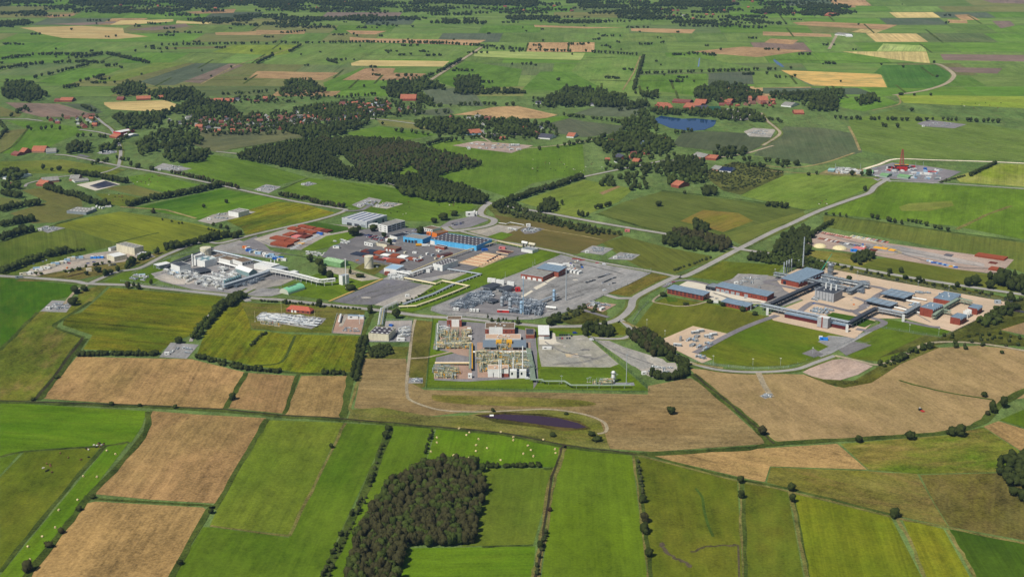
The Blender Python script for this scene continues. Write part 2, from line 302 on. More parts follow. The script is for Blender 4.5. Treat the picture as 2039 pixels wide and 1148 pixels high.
L2 = [
('T',[(84,32),(148,27),(149,31),(102,36)]),('ST',[(38,55),(77,54),(163,52),(245,56),(247,66),(296,73),(230,78),(125,76),(84,68),(66,61)]),
('PL',[(250,60),(370,47),(377,53),(306,61)]),('PL',[(97,48),(230,43),(232,46),(163,51)]),('T',[(428,65),(482,64),(520,62),(520,70),(430,70)]),
('ST',[(240,41),(345,39),(345,43),(280,48),(220,50)]),('ST',[(352,41),(420,45),(415,48),(350,47)]),('ST',[(275,20),(340,14),(338,18),(285,24)]),('T',[(370,24),(470,18),(465,26),(385,28)]),
('YG',[(423,104),(464,90),(602,90),(572,108),(548,111)]),('OL',[(324,95),(464,91),(440,97),(330,98)]),
('DK',[(278,163),(390,126),(457,127),(365,163),(347,170),(306,170)]),('OL',[(222,163),(377,125),(390,126),(278,163)]),
('PL',[(365,163),(457,127),(485,130),(398,166)]),('G3',[(178,166),(306,125),(377,125),(240,160)]),
('G1',[(76,163),(143,136),(245,136),(220,146),(160,160),(130,170)]),('PL',[(10,204),(117,207),(184,227),(153,233),(82,233),(46,224)]),
('DK',[(120,206),(180,207),(205,224),(188,227)]),('ST',[(207,204),(329,200),(372,215),(306,222),(222,218),(208,209)]),
('G1',[(12,240),(84,243),(150,252),(178,262),(130,277),(100,292),(30,305),(5,306),(55,257)]),('OL',[(0,262),(54,256),(22,292),(0,305)]),('OL',[(0,212),(44,227),(38,233),(0,232)]),
('T',[(510,60),(608,61),(606,68),(510,69)]),('T',[(696,74),(740,77),(968,80),(943,91),(892,89),(727,84),(697,83)]),
('T',[(689,61),(770,62),(747,69),(701,68)]),('G2',[(525,128),(620,89),(775,89),(683,130)]),('G2',[(722,117),(778,89),(954,96),(928,120)]),
('ST',[(699,126),(719,120),(895,122),(882,133),(700,131)]),('T',[(681,159),(727,136),(787,136),(783,145),(849,147),(826,160)]),
('T',[(495,155),(512,142),(676,145),(643,160)]),('G1',[(643,165),(720,135),(727,136),(681,160),(826,161),(800,178),(650,182)]),
('DK',[(842,179),(905,176),(949,190),(964,212),(867,207),(850,190)]),('G1',[(862,159),(928,122),(1040,138),(1030,172),(962,176),(905,174)]),
('T',[(903,229),(985,213),(1030,211),(1110,229),(1085,236),(1000,237),(935,229)]),('G1',[(688,265),(755,251),(872,268),(790,282),(722,277)]),
('OL',[(747,235),(816,240),(854,255),(872,262),(760,250)]),('DK',[(806,224),(893,214),(905,224),(880,232)]),
('SY',[(945,103),(1020,102),(1165,106),(1158,120),(1040,117),(943,112)],{'stripe':.1}),('G2',[(1137,142),(1168,106),(1275,112),(1259,183),(1200,180)]),
('G1',[(1040,178),(1076,143),(1137,143),(1205,180),(1150,182)]),('G2',[(1285,112),(1392,115),(1535,140),(1275,147)]),
('G1',[(1275,150),(1360,148),(1408,147),(1408,175),(1380,190),(1330,184),(1272,178)]),('DK',[(1411,146),(1497,143),(1502,168),(1410,172)]),
('G2',[(1497,143),(1553,141),(1620,173),(1502,175)]),('T',[(1378,103),(1479,93),(1611,101),(1519,113),(1505,114),(1420,107)]),
('T',[(1256,57),(1303,57),(1385,59),(1377,67),(1305,65),(1257,62)]),('T',[(1063,50),(1170,54),(1250,55),(1170,57),(1065,54)]),
('DK',[(1140,227),(1200,208),(1290,212),(1265,233),(1190,232)]),('DK',[(1076,245),(1132,235),(1163,242),(1247,251),(1239,263),(1163,274),(1110,266)]),
('DK',[(1340,286),(1360,262),(1420,262),(1540,268),(1530,285),(1490,303),(1420,300),(1350,292)]),('G1',[(1071,237),(1130,230),(1133,236),(1090,246)]),
('T',[(1578,45),(1621,43),(1787,50),(1761,60),(1590,50)]),('ST',[(1695,64),(1713,58),(1759,60),(1743,67)]),('T',[(1519,63),(1654,68),(1656,74),(1519,71)]),
('T',[(1522,85),(1534,77),(1590,80),(1578,89)]),('SY',[(1746,102),(1759,87),(1840,91),(1844,102)],{'per':.025,'stripe':.8}),
('ST',[(1677,103),(1845,103),(1852,126),(1825,124),(1761,116)]),('PL',[(1872,108),(2045,110),(2045,123),(1879,120)]),
('PL',[(1886,134),(1996,136),(1986,147),(1904,144)]),('GO',[(1555,140),(1754,148),(1766,174),(1621,171),(1580,153)]),
('GD',[(1740,146),(1758,130),(1863,129),(1893,146),(1886,163),(1850,176),(1768,175),(1758,150)]),('PL',[(1975,42),(2011,42),(2021,51),(1993,57)]),
('T',[(1900,30),(1927,29),(1952,40),(1914,40)]),('T',[(1886,39),(1925,41),(1927,47),(1890,46)]),('PL',[(1955,0),(2045,-4),(2045,8),(1975,6)]),('T',[(1670,10),(1700,10),(1705,15),(1672,16)]),
('DK',[(1519,175),(1708,175),(1746,189),(1519,187)]),('DK',[(1500,309),(1525,285),(1562,252),(1640,255),(1695,265),(1718,303),(1650,320),(1620,328)]),
('G1',[(1722,176),(1850,178),(1790,190),(1750,189)]),('G2',[(1690,240),(1780,218),(2045,262),(2045,320),(1790,315),(1718,300),(1695,264)]),
('YG',[(1785,190),(2045,192),(2045,216),(1800,205)]),('G1',[(1643,198),(1752,190),(1790,205),(1720,222),(1680,215)]),
('G1',[(352,316),(430,309),(505,322),(612,353),(520,378),(480,372),(375,342)]),('G1',[(614,354),(760,370),(850,387),(930,402),(952,412),(862,441),(812,440),(692,412),(560,379)]),
('G1',[(860,287),(905,277),(960,300),(1160,285),(1165,345),(1060,365),(1010,392),(960,376),(772,347),(830,325)]),('G2',[(1033,402),(1163,358),(1262,376),(1232,402),(1153,433),(1112,425)]),
('MZ',[(1188,426),(1239,403),(1318,381),(1465,398),(1604,419),(1520,450),(1480,485),(1413,469),(1321,461)]),('MZ',[(1428,469),(1600,421),(1608,438),(1512,482),(1478,487)]),
('BR',[(985,428),(1239,468),(1199,484),(1150,506),(1122,504),(1068,492),(1000,478)],{'fine':.15,'amt':.3}),
('MZ',[(1199,484),(1242,470),(1326,492),(1418,510),(1413,519),(1344,545),(1275,532),(1249,519)]),('RG',[(1212,584),(1297,543),(1341,551),(1262,592)],{'c1':(124,106,46)}),
('G3',[(1375,552),(1440,520),(1560,528),(1545,548),(1460,562)]),('G2',[(1475,390),(1540,352),(1590,345),(1700,350),(1755,358),(1740,372),(1640,412),(1604,418)]),
('G1',[(1642,425),(1762,361),(2045,378),(2045,478),(1900,450)]),('MZ',[(1640,429),(1750,440),(1900,465),(2045,484),(2045,545),(1900,500),(1800,480),(1700,462),(1640,452)]),
('YG',[(1900,352),(1992,326),(2045,328),(2045,372),(1912,363)],{'c2':(150,146,84)}),('OL',[(43,379),(100,372),(163,398),(166,430),(107,443),(65,445),(20,425),(95,402)]),
('OL',[(204,374),(265,368),(326,385),(288,393)]),('G1',[(255,352),(300,345),(398,368),(330,383),(268,368)]),('G3',[(0,322),(125,318),(250,338),(228,348),(140,346),(0,345)]),
('OL',[(0,392),(44,398),(30,412),(0,411)]),('G3',[(190,385),(250,388),(290,396),(245,412),(215,405)]),
('DK',[(373,284),(403,260),(557,258),(613,273),(457,298),(430,304)],{'c1':(104,106,62)}),('G1',[(480,302),(613,274),(700,283),(682,297),(625,297),(512,306)]),
('MZ',[(0,483),(110,448),(232,484),(225,489),(120,520),(0,556)],{'c1':(72,92,34)}),('MZ',[(110,448),(170,433),(240,421),(300,430),(400,447),(478,469),(400,480),(345,508),(285,498),(232,483)],{'c2':(128,128,40),'patch':.006,'c1':(84,98,40)}),
('GB',[(270,413),(440,376),(590,402),(550,400),(445,432),(398,438)],{'c1':(52,108,26)}),('YM',[(440,434),(550,401),(600,405),(668,424),(628,436),(520,464),(488,467),(482,455)],{'c2':(80,100,30),'thr':.55}),
('GB',[(0,553),(155,567),(140,590),(105,598),(75,622),(0,697)],{'c1':(48,104,16),'c2':(58,114,18)}),
('RG',[(75,622),(150,598),(160,580),(205,566),(215,569),(182,600),(118,640),(112,652),(167,670),(70,797),(0,798),(0,697)],{'c1':(104,112,52),'c2':(84,104,40)}),
('YM',[(219,572),(444,591),(382,667),(344,680),(316,703),(166,695),(184,667),(125,647),(128,631),(163,621),(199,591)]),
('T',[(153,710),(382,715),(487,741),(444,813),(260,805),(82,793)]),('YM',[(459,600),(480,601),(515,604),(497,640),(500,656),(575,665),(722,669),(715,713),(702,740),(600,742),(500,727),(430,711),(392,706),(408,662)]),
('RG',[(480,603),(690,607),(727,612),(722,665),(560,660),(502,654),(497,640)],{'c1':(112,104,50),'c2':(84,98,36)}),
('T',[(495,742),(587,748),(564,823),(455,812)]),('T',[(600,748),(697,748),(683,831),(568,825)]),('RG',[(738,690),(815,690),(808,713),(722,714)]),
('RG',[(824,636),(862,640),(846,770),(816,778),(815,705)],{'c1':(122,112,56)}),
('T',[(725,714),(808,714),(818,762),(845,776),(1290,785),(1290,768),(1375,752),(1400,767),(1530,883),(1300,899),(1215,893),(1195,845),(1140,822),(960,816),(860,828),(705,812)],{'c1':(160,132,96),'c2':(150,124,86)}),
('TB',[(1373,733),(1480,743),(1600,745),(1665,770),(1735,762),(1800,720),(1870,692),(1950,688),(2045,697),(2045,792),(1992,797),(1950,842),(1860,862),(1560,882),(1540,876),(1395,757)]),
('PL',[(1990,656),(2045,626),(2045,668)],{'c1':(160,128,88)}),
('GB',[(0,801),(292,818),(283,848),(262,880),(205,886),(140,890),(46,897),(0,908)],{'c1':(64,118,14)}),('G1',[(0,912),(40,901),(0,945)]),
('G3',[(48,900),(200,890),(0,1137),(0,950)]),('GB',[(216,886),(256,881),(172,991),(116,1069),(68,1125),(52,1150),(-4,1150)]),
('T',[(304,818),(395,825),(530,832),(431,1002),(300,994),(187,983),(186,977),(282,872),(292,845)]),
('T',[(172,1002),(190,998),(405,1010),(416,1018),(340,1150),(58,1150),(72,1126),(120,1068),(162,1010)]),
('G2',[(534,836),(684,841),(575,1064),(418,1046),(437,1004)]),('G1',[(690,842),(775,847),(724,960),(668,1080),(645,1150),(342,1150),(404,1049),(420,1049),(575,1070)]),
('G1',[(780,847),(865,851),(848,915),(760,1000),(690,1150),(650,1150),(735,965)]),('GB',[(870,850),(1000,863),(1118,884),(1105,930),(962,924),(850,915)]),
('G2',[(955,932),(1100,932),(1085,1000),(1062,1083),(920,1087)]),('GB',[(795,1091),(1066,1087),(1060,1150),(780,1150)]),
('G1',[(1130,888),(1258,907),(1289,1150),(1078,1150),(1098,1000),(1112,932)],{'c1':(80,112,22)}),('G3',[(1270,909),(1376,930),(1468,957),(1478,1150),(1297,1150)]),
('G3',[(1482,962),(1568,976),(1600,1150),(1486,1150)],{'c1':(86,112,38)}),('YG',[(1582,982),(1774,1030),(1836,1150),(1610,1150)]),('YG',[(1797,1034),(1878,1052),(1932,1150),(1846,1150)]),
('GD',[(1890,1053),(2045,1084),(2045,1150),(1946,1150)]),('T',[(1278,903),(1489,894),(1667,883),(1726,934),(1533,928),(1523,959),(1489,953)]),
('RG',[(1535,930),(1726,937),(1760,940),(1826,943),(1858,1000),(1888,1048),(1780,1025),(1527,960)],{'c1':(128,116,64),'c2':(106,110,50)}),
('RG',[(1674,883),(1885,866),(1958,850),(2045,908),(2045,938),(1830,943),(1730,935)],{'c1':(118,104,52),'c2':(82,106,36)}),
('BR',[(1832,945),(2045,940),(2045,1076),(1890,1048),(1860,1000)]),('T',[(1958,849),(1988,838),(2045,856),(2045,905)]),('G1',[(1990,836),(2045,812),(2045,852)]),
('G2',[(1262,655),(1320,598),(1410,603),(1500,622),(1550,640),(1400,680),(1330,672)],{'c1':(104,112,44)}),
]
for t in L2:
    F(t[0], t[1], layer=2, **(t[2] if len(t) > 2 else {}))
# marsh, patches and wet ground over the fields
F('RG',[(700,815),(760,811),(860,829),(930,827),(975,817),(1060,813),(1150,822),(1195,838),(1204,862),(1214,894),(1125,886),(1000,862),(860,848),(692,834)],layer=3,name='marsh',c1=(116,112,66),c2=(90,100,48),c3=(132,116,74))
F('RD',[(945,826),(1000,820),(1080,824),(1155,838),(1178,854),(1125,858),(1060,849),(990,842)],layer=4,name='reed_margin',c1=(96,82,44),c2=(84,86,44))
for pts in ([(860,786),(1000,789),(1150,796),(1185,806),(1100,810),(940,805),(868,798)],):
    F('RG',smooth(pts+[pts[0]],4)[:-1],layer=3,name='weed_patch',c1=(98,104,52),c2=(120,108,62))
for q in ([(1455,892),(1500,886),(1506,892),(1462,900)],):
    pass
for pts in ([(1302,1078),(1318,1074),(1332,1100),(1362,1116),(1366,1122),(1340,1118),(1318,1104)],[(1392,1082),(1420,1090),(1450,1082),(1470,1082),(1470,1088),(1430,1092),(1396,1100)]):
    pass
# mid-ground patches
F('MZ',[(1355,440),(1400,418),(1470,424),(1500,440),(1440,462)],layer=3,name='crop_patch',c1=(110,112,44),c2=(140,116,60),patch=.02)
F('G2',[(1790,412),(1810,405),(1895,400),(1900,410),(1850,420),(1795,420)],layer=3,name='crop_patch',c1=(112,112,56),c2=(96,112,44))
F('TB',[(1193,384),(1230,370),(1236,372),(1200,388)],layer=3,name='crop_patch',c1=(128,106,60))
F('RD',[(1395,345),(1460,322),(1560,340),(1560,350),(1475,388),(1440,380)],layer=3,name='scrubland')
F('RD',[(960,405),(1060,430),(1240,462),(1240,470),(985,428)],layer=3,name='scrubland')
F('RD',[(1480,500),(1560,520),(1700,545),(1960,600),(2045,625),(2045,600),(1900,570),(1700,530),(1560,500)],layer=2,name='scrubland')
F('RG',[(1615,498),(1700,505),(1750,520),(1700,545),(1590,515)],layer=3,name='scrubland',c1=(128,118,56))
F('MZ',[(1745,515),(1790,512),(1960,545),(2045,560),(2045,585),(1900,566),(1760,545),(1715,530)],layer=3,name='field')
F('RD',[(1860,640),(2045,590),(2045,640),(1990,657),(2045,675),(2045,690),(1900,680),(1800,700),(1750,712),(1850,662)],layer=3,name='scrubland')
F('RD',[(1600,745),(1650,765),(1680,772),(1735,762),(1790,726),(1870,692),(1860,688),(1790,705),(1740,735),(1700,758),(1640,755)],layer=4,name='scrubland')
F('RD',[(1093,636),(1190,600),(1210,622),(1205,640),(1150,648)],layer=3,name='scrubland')
F('G3',[(1092,652),(1240,640),(1262,665),(1180,672),(1100,672)],layer=2,name='verge')
F('RG',[(30,560),(60,545),(140,540),(240,515),(330,500),(300,520),(250,535),(200,548),(140,560)],layer=2,name='verge',c1=(122,108,62))
F('G1',[(205,562),(240,545),(340,515),(330,545),(300,568)],layer=2,name='lawn')
# dark hollows of the pasture by the lower right
dm = fmat('mud', (84,74,62),(92,88,52),(80,78,48),fine=.5)
ribbon('mud_track',[(1318,1080),(1322,1094),(1340,1108),(1362,1118),(1372,1128)],3,dm,4,True,1.2)
ribbon('mud_track',[(1374,1100),(1400,1090),(1440,1086),(1468,1085)],2.4,dm,4,True,1.2)
ribbon('mud_track',[(1470,1085),(1472,1150)],1.6,dm,4)
ribbon('mud_track',[(1385,972),(1398,990),(1402,1015),(1410,1045),(1420,1068)],2.2,fmat('worn_grass',(70,90,34),fine=.4),4,True)

# ---------------------------------------------------------------- roads and tracks
RD1 = fmat('asphalt_road',(156,152,146),(146,143,138),(166,160,150),stripe=0,fine=.16,patch=.03)
RD2 = fmat('asphalt_dark',(122,118,120),(114,110,112),(132,126,126),stripe=0,fine=.16,patch=.03)
TR1 = fmat('gravel_track',(162,150,126),(150,138,114),(150,142,112),stripe=0,fine=.35,patch=.05)
TR2 = fmat('earth_track',(150,134,92),(132,122,78),(120,110,66),stripe=0,fine=.5,patch=.05)
WR = fmat('pale_track',(216,204,180),fine=.2)
DT = fmat('ditch_bank',(60,74,28),(78,88,36),(50,60,28),stripe=0,fine=.6,patch=.05)
DB = fmat('ditch_mud',(58,52,40),(66,64,38),(48,44,34),stripe=0,fine=.5,patch=.06)
BRN = fmat('dry_bank',(118,108,62),(98,100,48),(90,92,44),stripe=0,fine=.6,patch=.06)
VG = fmat('road_verge',(86,100,42),(100,106,50),(76,88,38),stripe=0,fine=.5,patch=.04)
roads = [
 ('road',[(-10,549),(60,553),(147,560),(177,565),(265,568),(300,572),(444,587),(520,595),(559,597),(670,609),(765,619),(840,629),(929,635),(986,641),(1042,646),(1085,650),(1117,650),(1160,649),(1209,643),(1237,632),(1256,613),(1263,594),(1300,573),(1345,552),(1372,547),(1469,497),(1540,461),(1570,448),(1631,420),(1700,395),(1731,384),(1742,372),(1764,358)],9,RD1,1),
 ('road',[(177,565),(218,547),(241,540),(280,533),(330,508),(400,482),(440,484),(510,466),(632,438),(686,420),(673,415),(592,402),(510,385),(439,369),(316,344),(240,331),(143,311),(110,308)],7,RD1,1),
 ('road',[(686,420),(720,418),(745,402)],7,RD2,1),
 ('road',[(700,345),(824,377),(943,395),(982,406),(1058,419),(1109,428),(1178,441),(1265,456),(1321,465),(1420,482),(1469,495),(1520,503),(1616,517),(1672,527),(1774,546),(1876,563),(2060,590)],9,RD1,1),
 ('road',[(982,405),(1020,398),(1071,379),(1163,352),(1240,336),(1321,320),(1400,318)],7,RD1,0),
 ('road',[(975,404),(960,416),(958,428),(984,438),(970,450),(905,460),(885,452)],10,RD1,1),
 ('road',[(1347,551),(1295,540),(1183,520),(1119,504),(1071,494),(1030,486),(989,479),(908,458)],6,RD1,1),
 ('road',[(495,600),(478,586),(500,575)],8,RD1,0),
 ('track',[(827,636),(821,660),(816,703),(810,760),(811,785),(818,797),(854,811),(892,818),(960,820),(1030,817),(1096,815),(1163,825),(1198,838),(1208,850),(1205,860),(1190,864)],3.2,TR1,1),
 ('road',[(1237,637),(1262,659),(1300,680),(1341,710),(1377,723),(1428,736),(1500,741),(1580,736),(1626,721),(1662,708)],6,RD1,1),
 ('track',[(1662,708),(1708,718),(1741,726),(1764,723),(1799,708),(1838,687),(1876,681),(1952,684),(2050,700)],5,TR1,1),
 ('track',[(1510,742),(1520,765),(1536,790)],6,TR1,0),
 ('track',[(816,714),(850,712),(900,700)],3.5,TR1,0),
 ('road',[(1262,661),(1239,674),(1183,673)],6,RD1,1),('track',[(1240,640),(1290,664),(1330,700),(1345,715),(1380,724),(1440,733)],4,TR2,1),
 ('road',[(854,162),(959,94)],9,TR1,0),('road',[(1519,290),(1552,268),(1545,255),(1529,242),(1515,225)],6,TR1,1),
 ('track',[(1779,190),(1838,181),(1881,168),(1899,153),(1894,143),(1876,131),(1861,127)],11,TR1,1),('track',[(1651,98),(1666,70)],9,TR1,0),
 ('road',[(0,237),(51,237),(84,241)],7,RD1,0),('road',[(158,258),(196,263),(225,270)],7,RD1,0),
 ('track',[(1720,337),(1750,328),(1784,317),(1860,319),(1963,322),(2050,326)],7,WR,1),('road',[(1764,360),(1876,365),(2050,377)],5,RD1,0),
 ('track',[(1519,340),(1641,348),(1700,352),(1750,356)],4,TR2,0),('track',[(1519,330),(1580,334),(1640,325),(1700,305)],5,TR2,1),
 ('track',[(1000,445),(1160,470),(1200,478)],3,TR2,0),('road',[(380,680),(388,664),(430,612),(440,600),(462,594)],4,RD1,1),
 ('track',[(128,606),(145,585),(158,575),(175,568)],4,TR1,1),
 ('road',[(955,270),(1010,295),(1110,290),(1180,278)],5,TR1,1),('track',[(1380,316),(1450,312),(1490,305),(1540,290)],6,TR1,0),
 ('road',[(430,302),(470,306),(500,310),(700,345)],6,RD1,0),('road',[(190,232),(205,245),(225,262),(240,298),(236,331)],6,RD1,1),
 ('road',[(400,240),(470,247),(560,246),(640,240),(730,236),(850,250),(940,265),(1100,268)],6,RD1,1),
 ('road',[(240,331),(200,345),(120,352),(60,364),(50,372)],5,RD1,1),('track',[(390,435),(330,418),(240,412)],5,TR2,0),
 ('track',[(1736,220),(1790,208),(1786,190),(1779,190)],4,TR2,1),('track',[(1690,252),(1702,275),(1712,300)],5,TR2,0),
 ('track',[(1240,180),(1262,145),(1275,112)],4,TR2,0),('track',[(602,90),(470,130),(400,168)],5,TR2,0),
]
for nm, pts, wd, m, s in roads:
    if nm == 'road' and wd >= 6: ribbon('road_verge', pts, wd + 7, VG, 5, bool(s))
    ribbon(nm, pts, wd, m, 6, bool(s))
# field edges: ditches, banks and worn strips between fields
ed = [
 (DB,2.6,[(0,798),(150,802),(260,806),(444,815),(560,826),(680,833),(860,849),(1000,862),(1125,886),(1214,897),(1270,905)]),(DT,8,[(0,800),(150,804),(260,808),(444,817),(560,828),(680,835),(860,851),(1000,864),(1125,888),(1214,899),(1300,903),(1489,892),(1560,882),(1860,864),(1950,843),(1992,805),(2045,775)]),
 (DB,3,[(165,672),(112,745),(70,797)]),(DT,9,[(167,674),(114,747),(74,797)]),(DT,6,[(295,820),(284,872),(186,979),(168,1000),(116,1068),(52,1150)]),
 (DT,5,[(532,834),(432,1003),(416,1015),(340,1150)]),(BRN,2.8,[(687,842),(640,940),(576,1066)]),(BRN,2.5,[(576,1067),(420,1047)]),(DT,7,[(778,847),(735,960),(660,1120),(648,1150)]),
 (DT,4,[(208,888),(100,1012),(0,1138)]),(DT,4,[(0,909),(46,899),(140,892),(205,888),(258,880)]),(DT,4,[(180,985),(190,993),(400,1005),(425,1010)]),
 (DT,7,[(700,740),(690,790),(684,832)]),(DT,4,[(594,744),(578,790),(566,824)]),(DT,5,[(490,742),(468,780),(448,814)]),(DT,9,[(154,704),(316,706)]),(DT,6,[(395,707),(500,733),(620,744),(700,744)]),
 (BRN,3.2,[(1118,884),(1110,925),(1092,965),(1074,1090),(1060,1150)]),(BRN,2.6,[(1127,887),(1113,930),(1098,980),(1087,1060),(1070,1150)]),(DB,2,[(1122,886),(1100,950),(1080,1080),(1066,1150)]),
 (BRN,2.8,[(1263,907),(1275,1010),(1293,1150)]),(DT,3,[(1268,908),(1280,1010),(1298,1150)]),(BRN,3,[(1474,960),(1482,1150)]),(DT,3,[(1478,962),(1486,1150)]),
 (BRN,2.8,[(1574,978),(1590,1060),(1606,1150)]),(DT,2.5,[(1578,982),(1594,1062),(1610,1150)]),(BRN,2.8,[(1786,1030),(1815,1085),(1842,1150)]),(BRN,2.8,[(1884,1053),(1915,1100),(1940,1150)]),
 (BRN,3,[(1270,906),(1470,957),(1570,977),(1780,1030),(1888,1051),(2045,1083)]),(DT,4,[(1275,903),(1470,953),(1570,973),(1780,1026)]),(DT,9,[(1378,745),(1440,795),(1500,845),(1535,882)]),(DB,2.2,[(1382,745),(1444,797),(1504,848),(1540,883)]),
 (DT,3,[(1790,757),(1880,780),(1980,796)]),(DT,4,[(1086,934),(1104,932)]),(DT,3,[(960,1088),(1062,1085)]),(DT,3,[(588,668),(560,720),(505,727)]),(BRN,3,[(720,840),(697,812),(720,745)]),
 (DT,5,[(722,668),(735,640),(741,622)]),(DT,6,[(840,630),(856,634)]),(DT,5,[(0,697),(75,622)]),(DT,5,[(182,600),(118,640),(112,652),(167,672)]),
 (DT,7,[(1188,425),(1318,462),(1464,490)]),(DT,5,[(1318,380),(1470,397),(1604,419)]),(DT,5,[(1640,427),(1900,463),(2045,482)]),(BRN,6,[(1905,457),(1960,430),(2014,410)]),(DT,4,[(110,447),(166,431)]),
 (DT,4,[(230,484),(316,463)]),(DT,5,[(110,448),(0,483)]),(DT,5,[(457,298),(613,273)]),(DT,4,[(555,379),(612,355)]),(DT,4,[(0,306),(30,288),(56,256)]),
]
for m, wd, pts in ed: ribbon('ditch' if m is DB or m is DT else 'field_edge', pts, wd, m, 4 if m is not DB else 5, True, .8)
for k in range(60):   # far ditches and lanes of the open country
    y = rr.uniform(20, 190); x = rr.uniform(-100, 2100); ln = rr.uniform(60, 200)
    if rr.random() < .55: pts = [(x, y), (x + ln, y + rr.uniform(-2, 6))]
    else: pts = [(x, y), (x + (1200 - x) * .0022 * -18 * 1, y + 18)]
    ribbon('ditch', pts, 6, DT, 4)
# ---------------------------------------------------------------- water
def water(pts, c, label=None, rough=.06, layer=6):
    m = bpy.data.materials.new('water'); m.use_nodes = True; p = m.node_tree.nodes['Principled BSDF']
    p.inputs['Base Color'].default_value = rgb(c); p.inputs['Roughness'].default_value = rough; p.inputs['IOR'].default_value = 1.33
    b = m.node_tree.nodes.new('ShaderNodeBump'); t = m.node_tree.nodes.new('ShaderNodeTexNoise'); g = m.node_tree.nodes.new('ShaderNodeNewGeometry')
    t.inputs['Scale'].default_value = .25; b.inputs['Strength'].default_value = .05; m.node_tree.links.new(g.outputs['Position'], t.inputs[0])
    m.node_tree.links.new(t.outputs[0], b.inputs['Height']); m.node_tree.links.new(b.outputs[0], p.inputs['Normal'])
    return sheet('water', pts, m, layer)
water([(1301,242),(1305,236),(1316,231),(1336,234),(1359,237),(1385,236),(1405,238),(1426,240),(1424,247),(1420,252),(1402,259),(1380,261),(1364,260),(1334,255),(1318,248)],(26,62,112))
water([(958,828),(1000,825),(1060,827),(1110,832),(1150,842),(1168,851),(1150,853),(1110,850),(1066,844),(1010,836),(975,832)],(62,40,54),rough=.25)
water([(1541,118),(1546,121),(1556,128),(1562,134),(1557,134),(1548,129),(1540,122)],(70,100,140))
water([(1981,612),(2010,614),(2040,620),(2040,623),(2000,618)],(70,60,66))
water([(1392,116),(1394,116),(1392,133),(1389,134)],(120,140,170))
# ================================================================ TREES AND BUSHES
def leafmat(name, a, b, hue=0.):
    m = bpy.data.materials.new(name); m.use_nodes = True; n = m.node_tree.nodes; L = m.node_tree.links
    n.remove(n['Principled BSDF']); d = n.new('ShaderNodeBsdfDiffuse'); g = n.new('ShaderNodeNewGeometry')
    t = n.new('ShaderNodeTexNoise'); t.inputs['Scale'].default_value = .11; t.inputs['Detail'].default_value = 6; t.inputs['Roughness'].default_value = .7
    L.new(g.outputs['Position'], t.inputs['Vector'])
    mr = n.new('ShaderNodeMapRange'); mr.inputs[1].default_value = .34; mr.inputs[2].default_value = .66; L.new(t.outputs[0], mr.inputs[0])
    mx = n.new('ShaderNodeMix'); mx.data_type = 'RGBA'; mx.inputs[6].default_value = (*a, 1); mx.inputs[7].default_value = (*b, 1)
    L.new(mr.outputs[0], mx.inputs[0]); L.new(mx.outputs[2], d.inputs[0]); L.new(d.outputs[0], n['Material Output'].inputs[0]); return m
LF = {'d': leafmat('leaf_dark', (.026,.036,.010), (.058,.072,.018)), 'b': leafmat('leaf_brown', (.050,.045,.020), (.062,.062,.022)),
      'm': leafmat('leaf_mid', (.038,.056,.012), (.075,.096,.022)), 's': leafmat('leaf_scrub', (.034,.050,.016), (.075,.080,.030)),
      'r': leafmat('leaf_copper', (.050,.018,.014), (.045,.035,.02))}
BARK = mat('bark', (.09,.07,.05))
ICO = {}
for lv in (1, 2, 3):
    bm = bmesh.new(); bmesh.ops.create_icosphere(bm, subdivisions=lv, radius=1)
    ICO[lv] = (np.array([v.co[:] for v in bm.verts]), np.array([[v.index for v in f.verts] for f in bm.faces])); bm.free()
def crown_geo(rg, lobes, lv, leaves, shape='round'):
    """a crown about 1 wide and 1 tall standing on z=0: lumpy lobes with loose leaf clumps round them"""
    V, T = ICO[lv]; vs, fs, off = [], [], 0
    for i in range(lobes):
        if shape == 'tall': c = np.array([rg.normal(0, .1), rg.normal(0, .1), rg.uniform(.25, .78)]); r = np.array([.27, .27, .24]) * rg.uniform(.8, 1.15)
        elif shape == 'cone': z = rg.uniform(.1, .9); c = np.array([rg.normal(0, .06), rg.normal(0, .06), z]); r = np.array([.36*(1.05-z)+.05, .36*(1.05-z)+.05, .2])
        elif i == 0: c = np.array([0, 0, .52]); r = np.array([.38, .38, .40])
        else:
            a = rg.uniform(0, 6.28); q = rg.uniform(.12, .27); z = rg.uniform(.3, .74); c = np.array([q*math.cos(a), q*math.sin(a), z]); r = np.array([.2, .2, .19]) * rg.uniform(.75, 1.2)
        ph = rg.uniform(0, 6, 3); bump = 1 + .13*np.sin(V*5.1 + ph).sum(1) + rg.normal(0, .05, len(V))
        v = c + V * r * bump[:, None]; v[:, 2] = np.maximum(v[:, 2], .06)
        vs.append(v); fs.append(T + off); off += len(v)
    base = np.concatenate(vs)
    if leaves:
        idx = rg.integers(0, len(base), leaves); ctr = base[idx]; nrm = ctr - np.array([0, 0, .45]); nrm /= np.linalg.norm(nrm, axis=1)[:, None] + 1e-6
        ctr = ctr + nrm * rg.uniform(-.01, .045, (leaves, 1))
        a = rg.normal(0, 1, (leaves, 3)); a /= np.linalg.norm(a, axis=1)[:, None]; b = np.cross(a, rg.normal(0, 1, (leaves, 3))); b /= np.linalg.norm(b, axis=1)[:, None]
        s = rg.uniform(.035, .08, (leaves, 1))
        tri = np.stack([ctr + a*s, ctr + b*s, ctr - (a+b)*s*.7], 1).reshape(-1, 3)
        vs.append(tri); fs.append(np.arange(leaves*3).reshape(-1, 3) + off)
    return np.concatenate(vs), np.concatenate(fs)
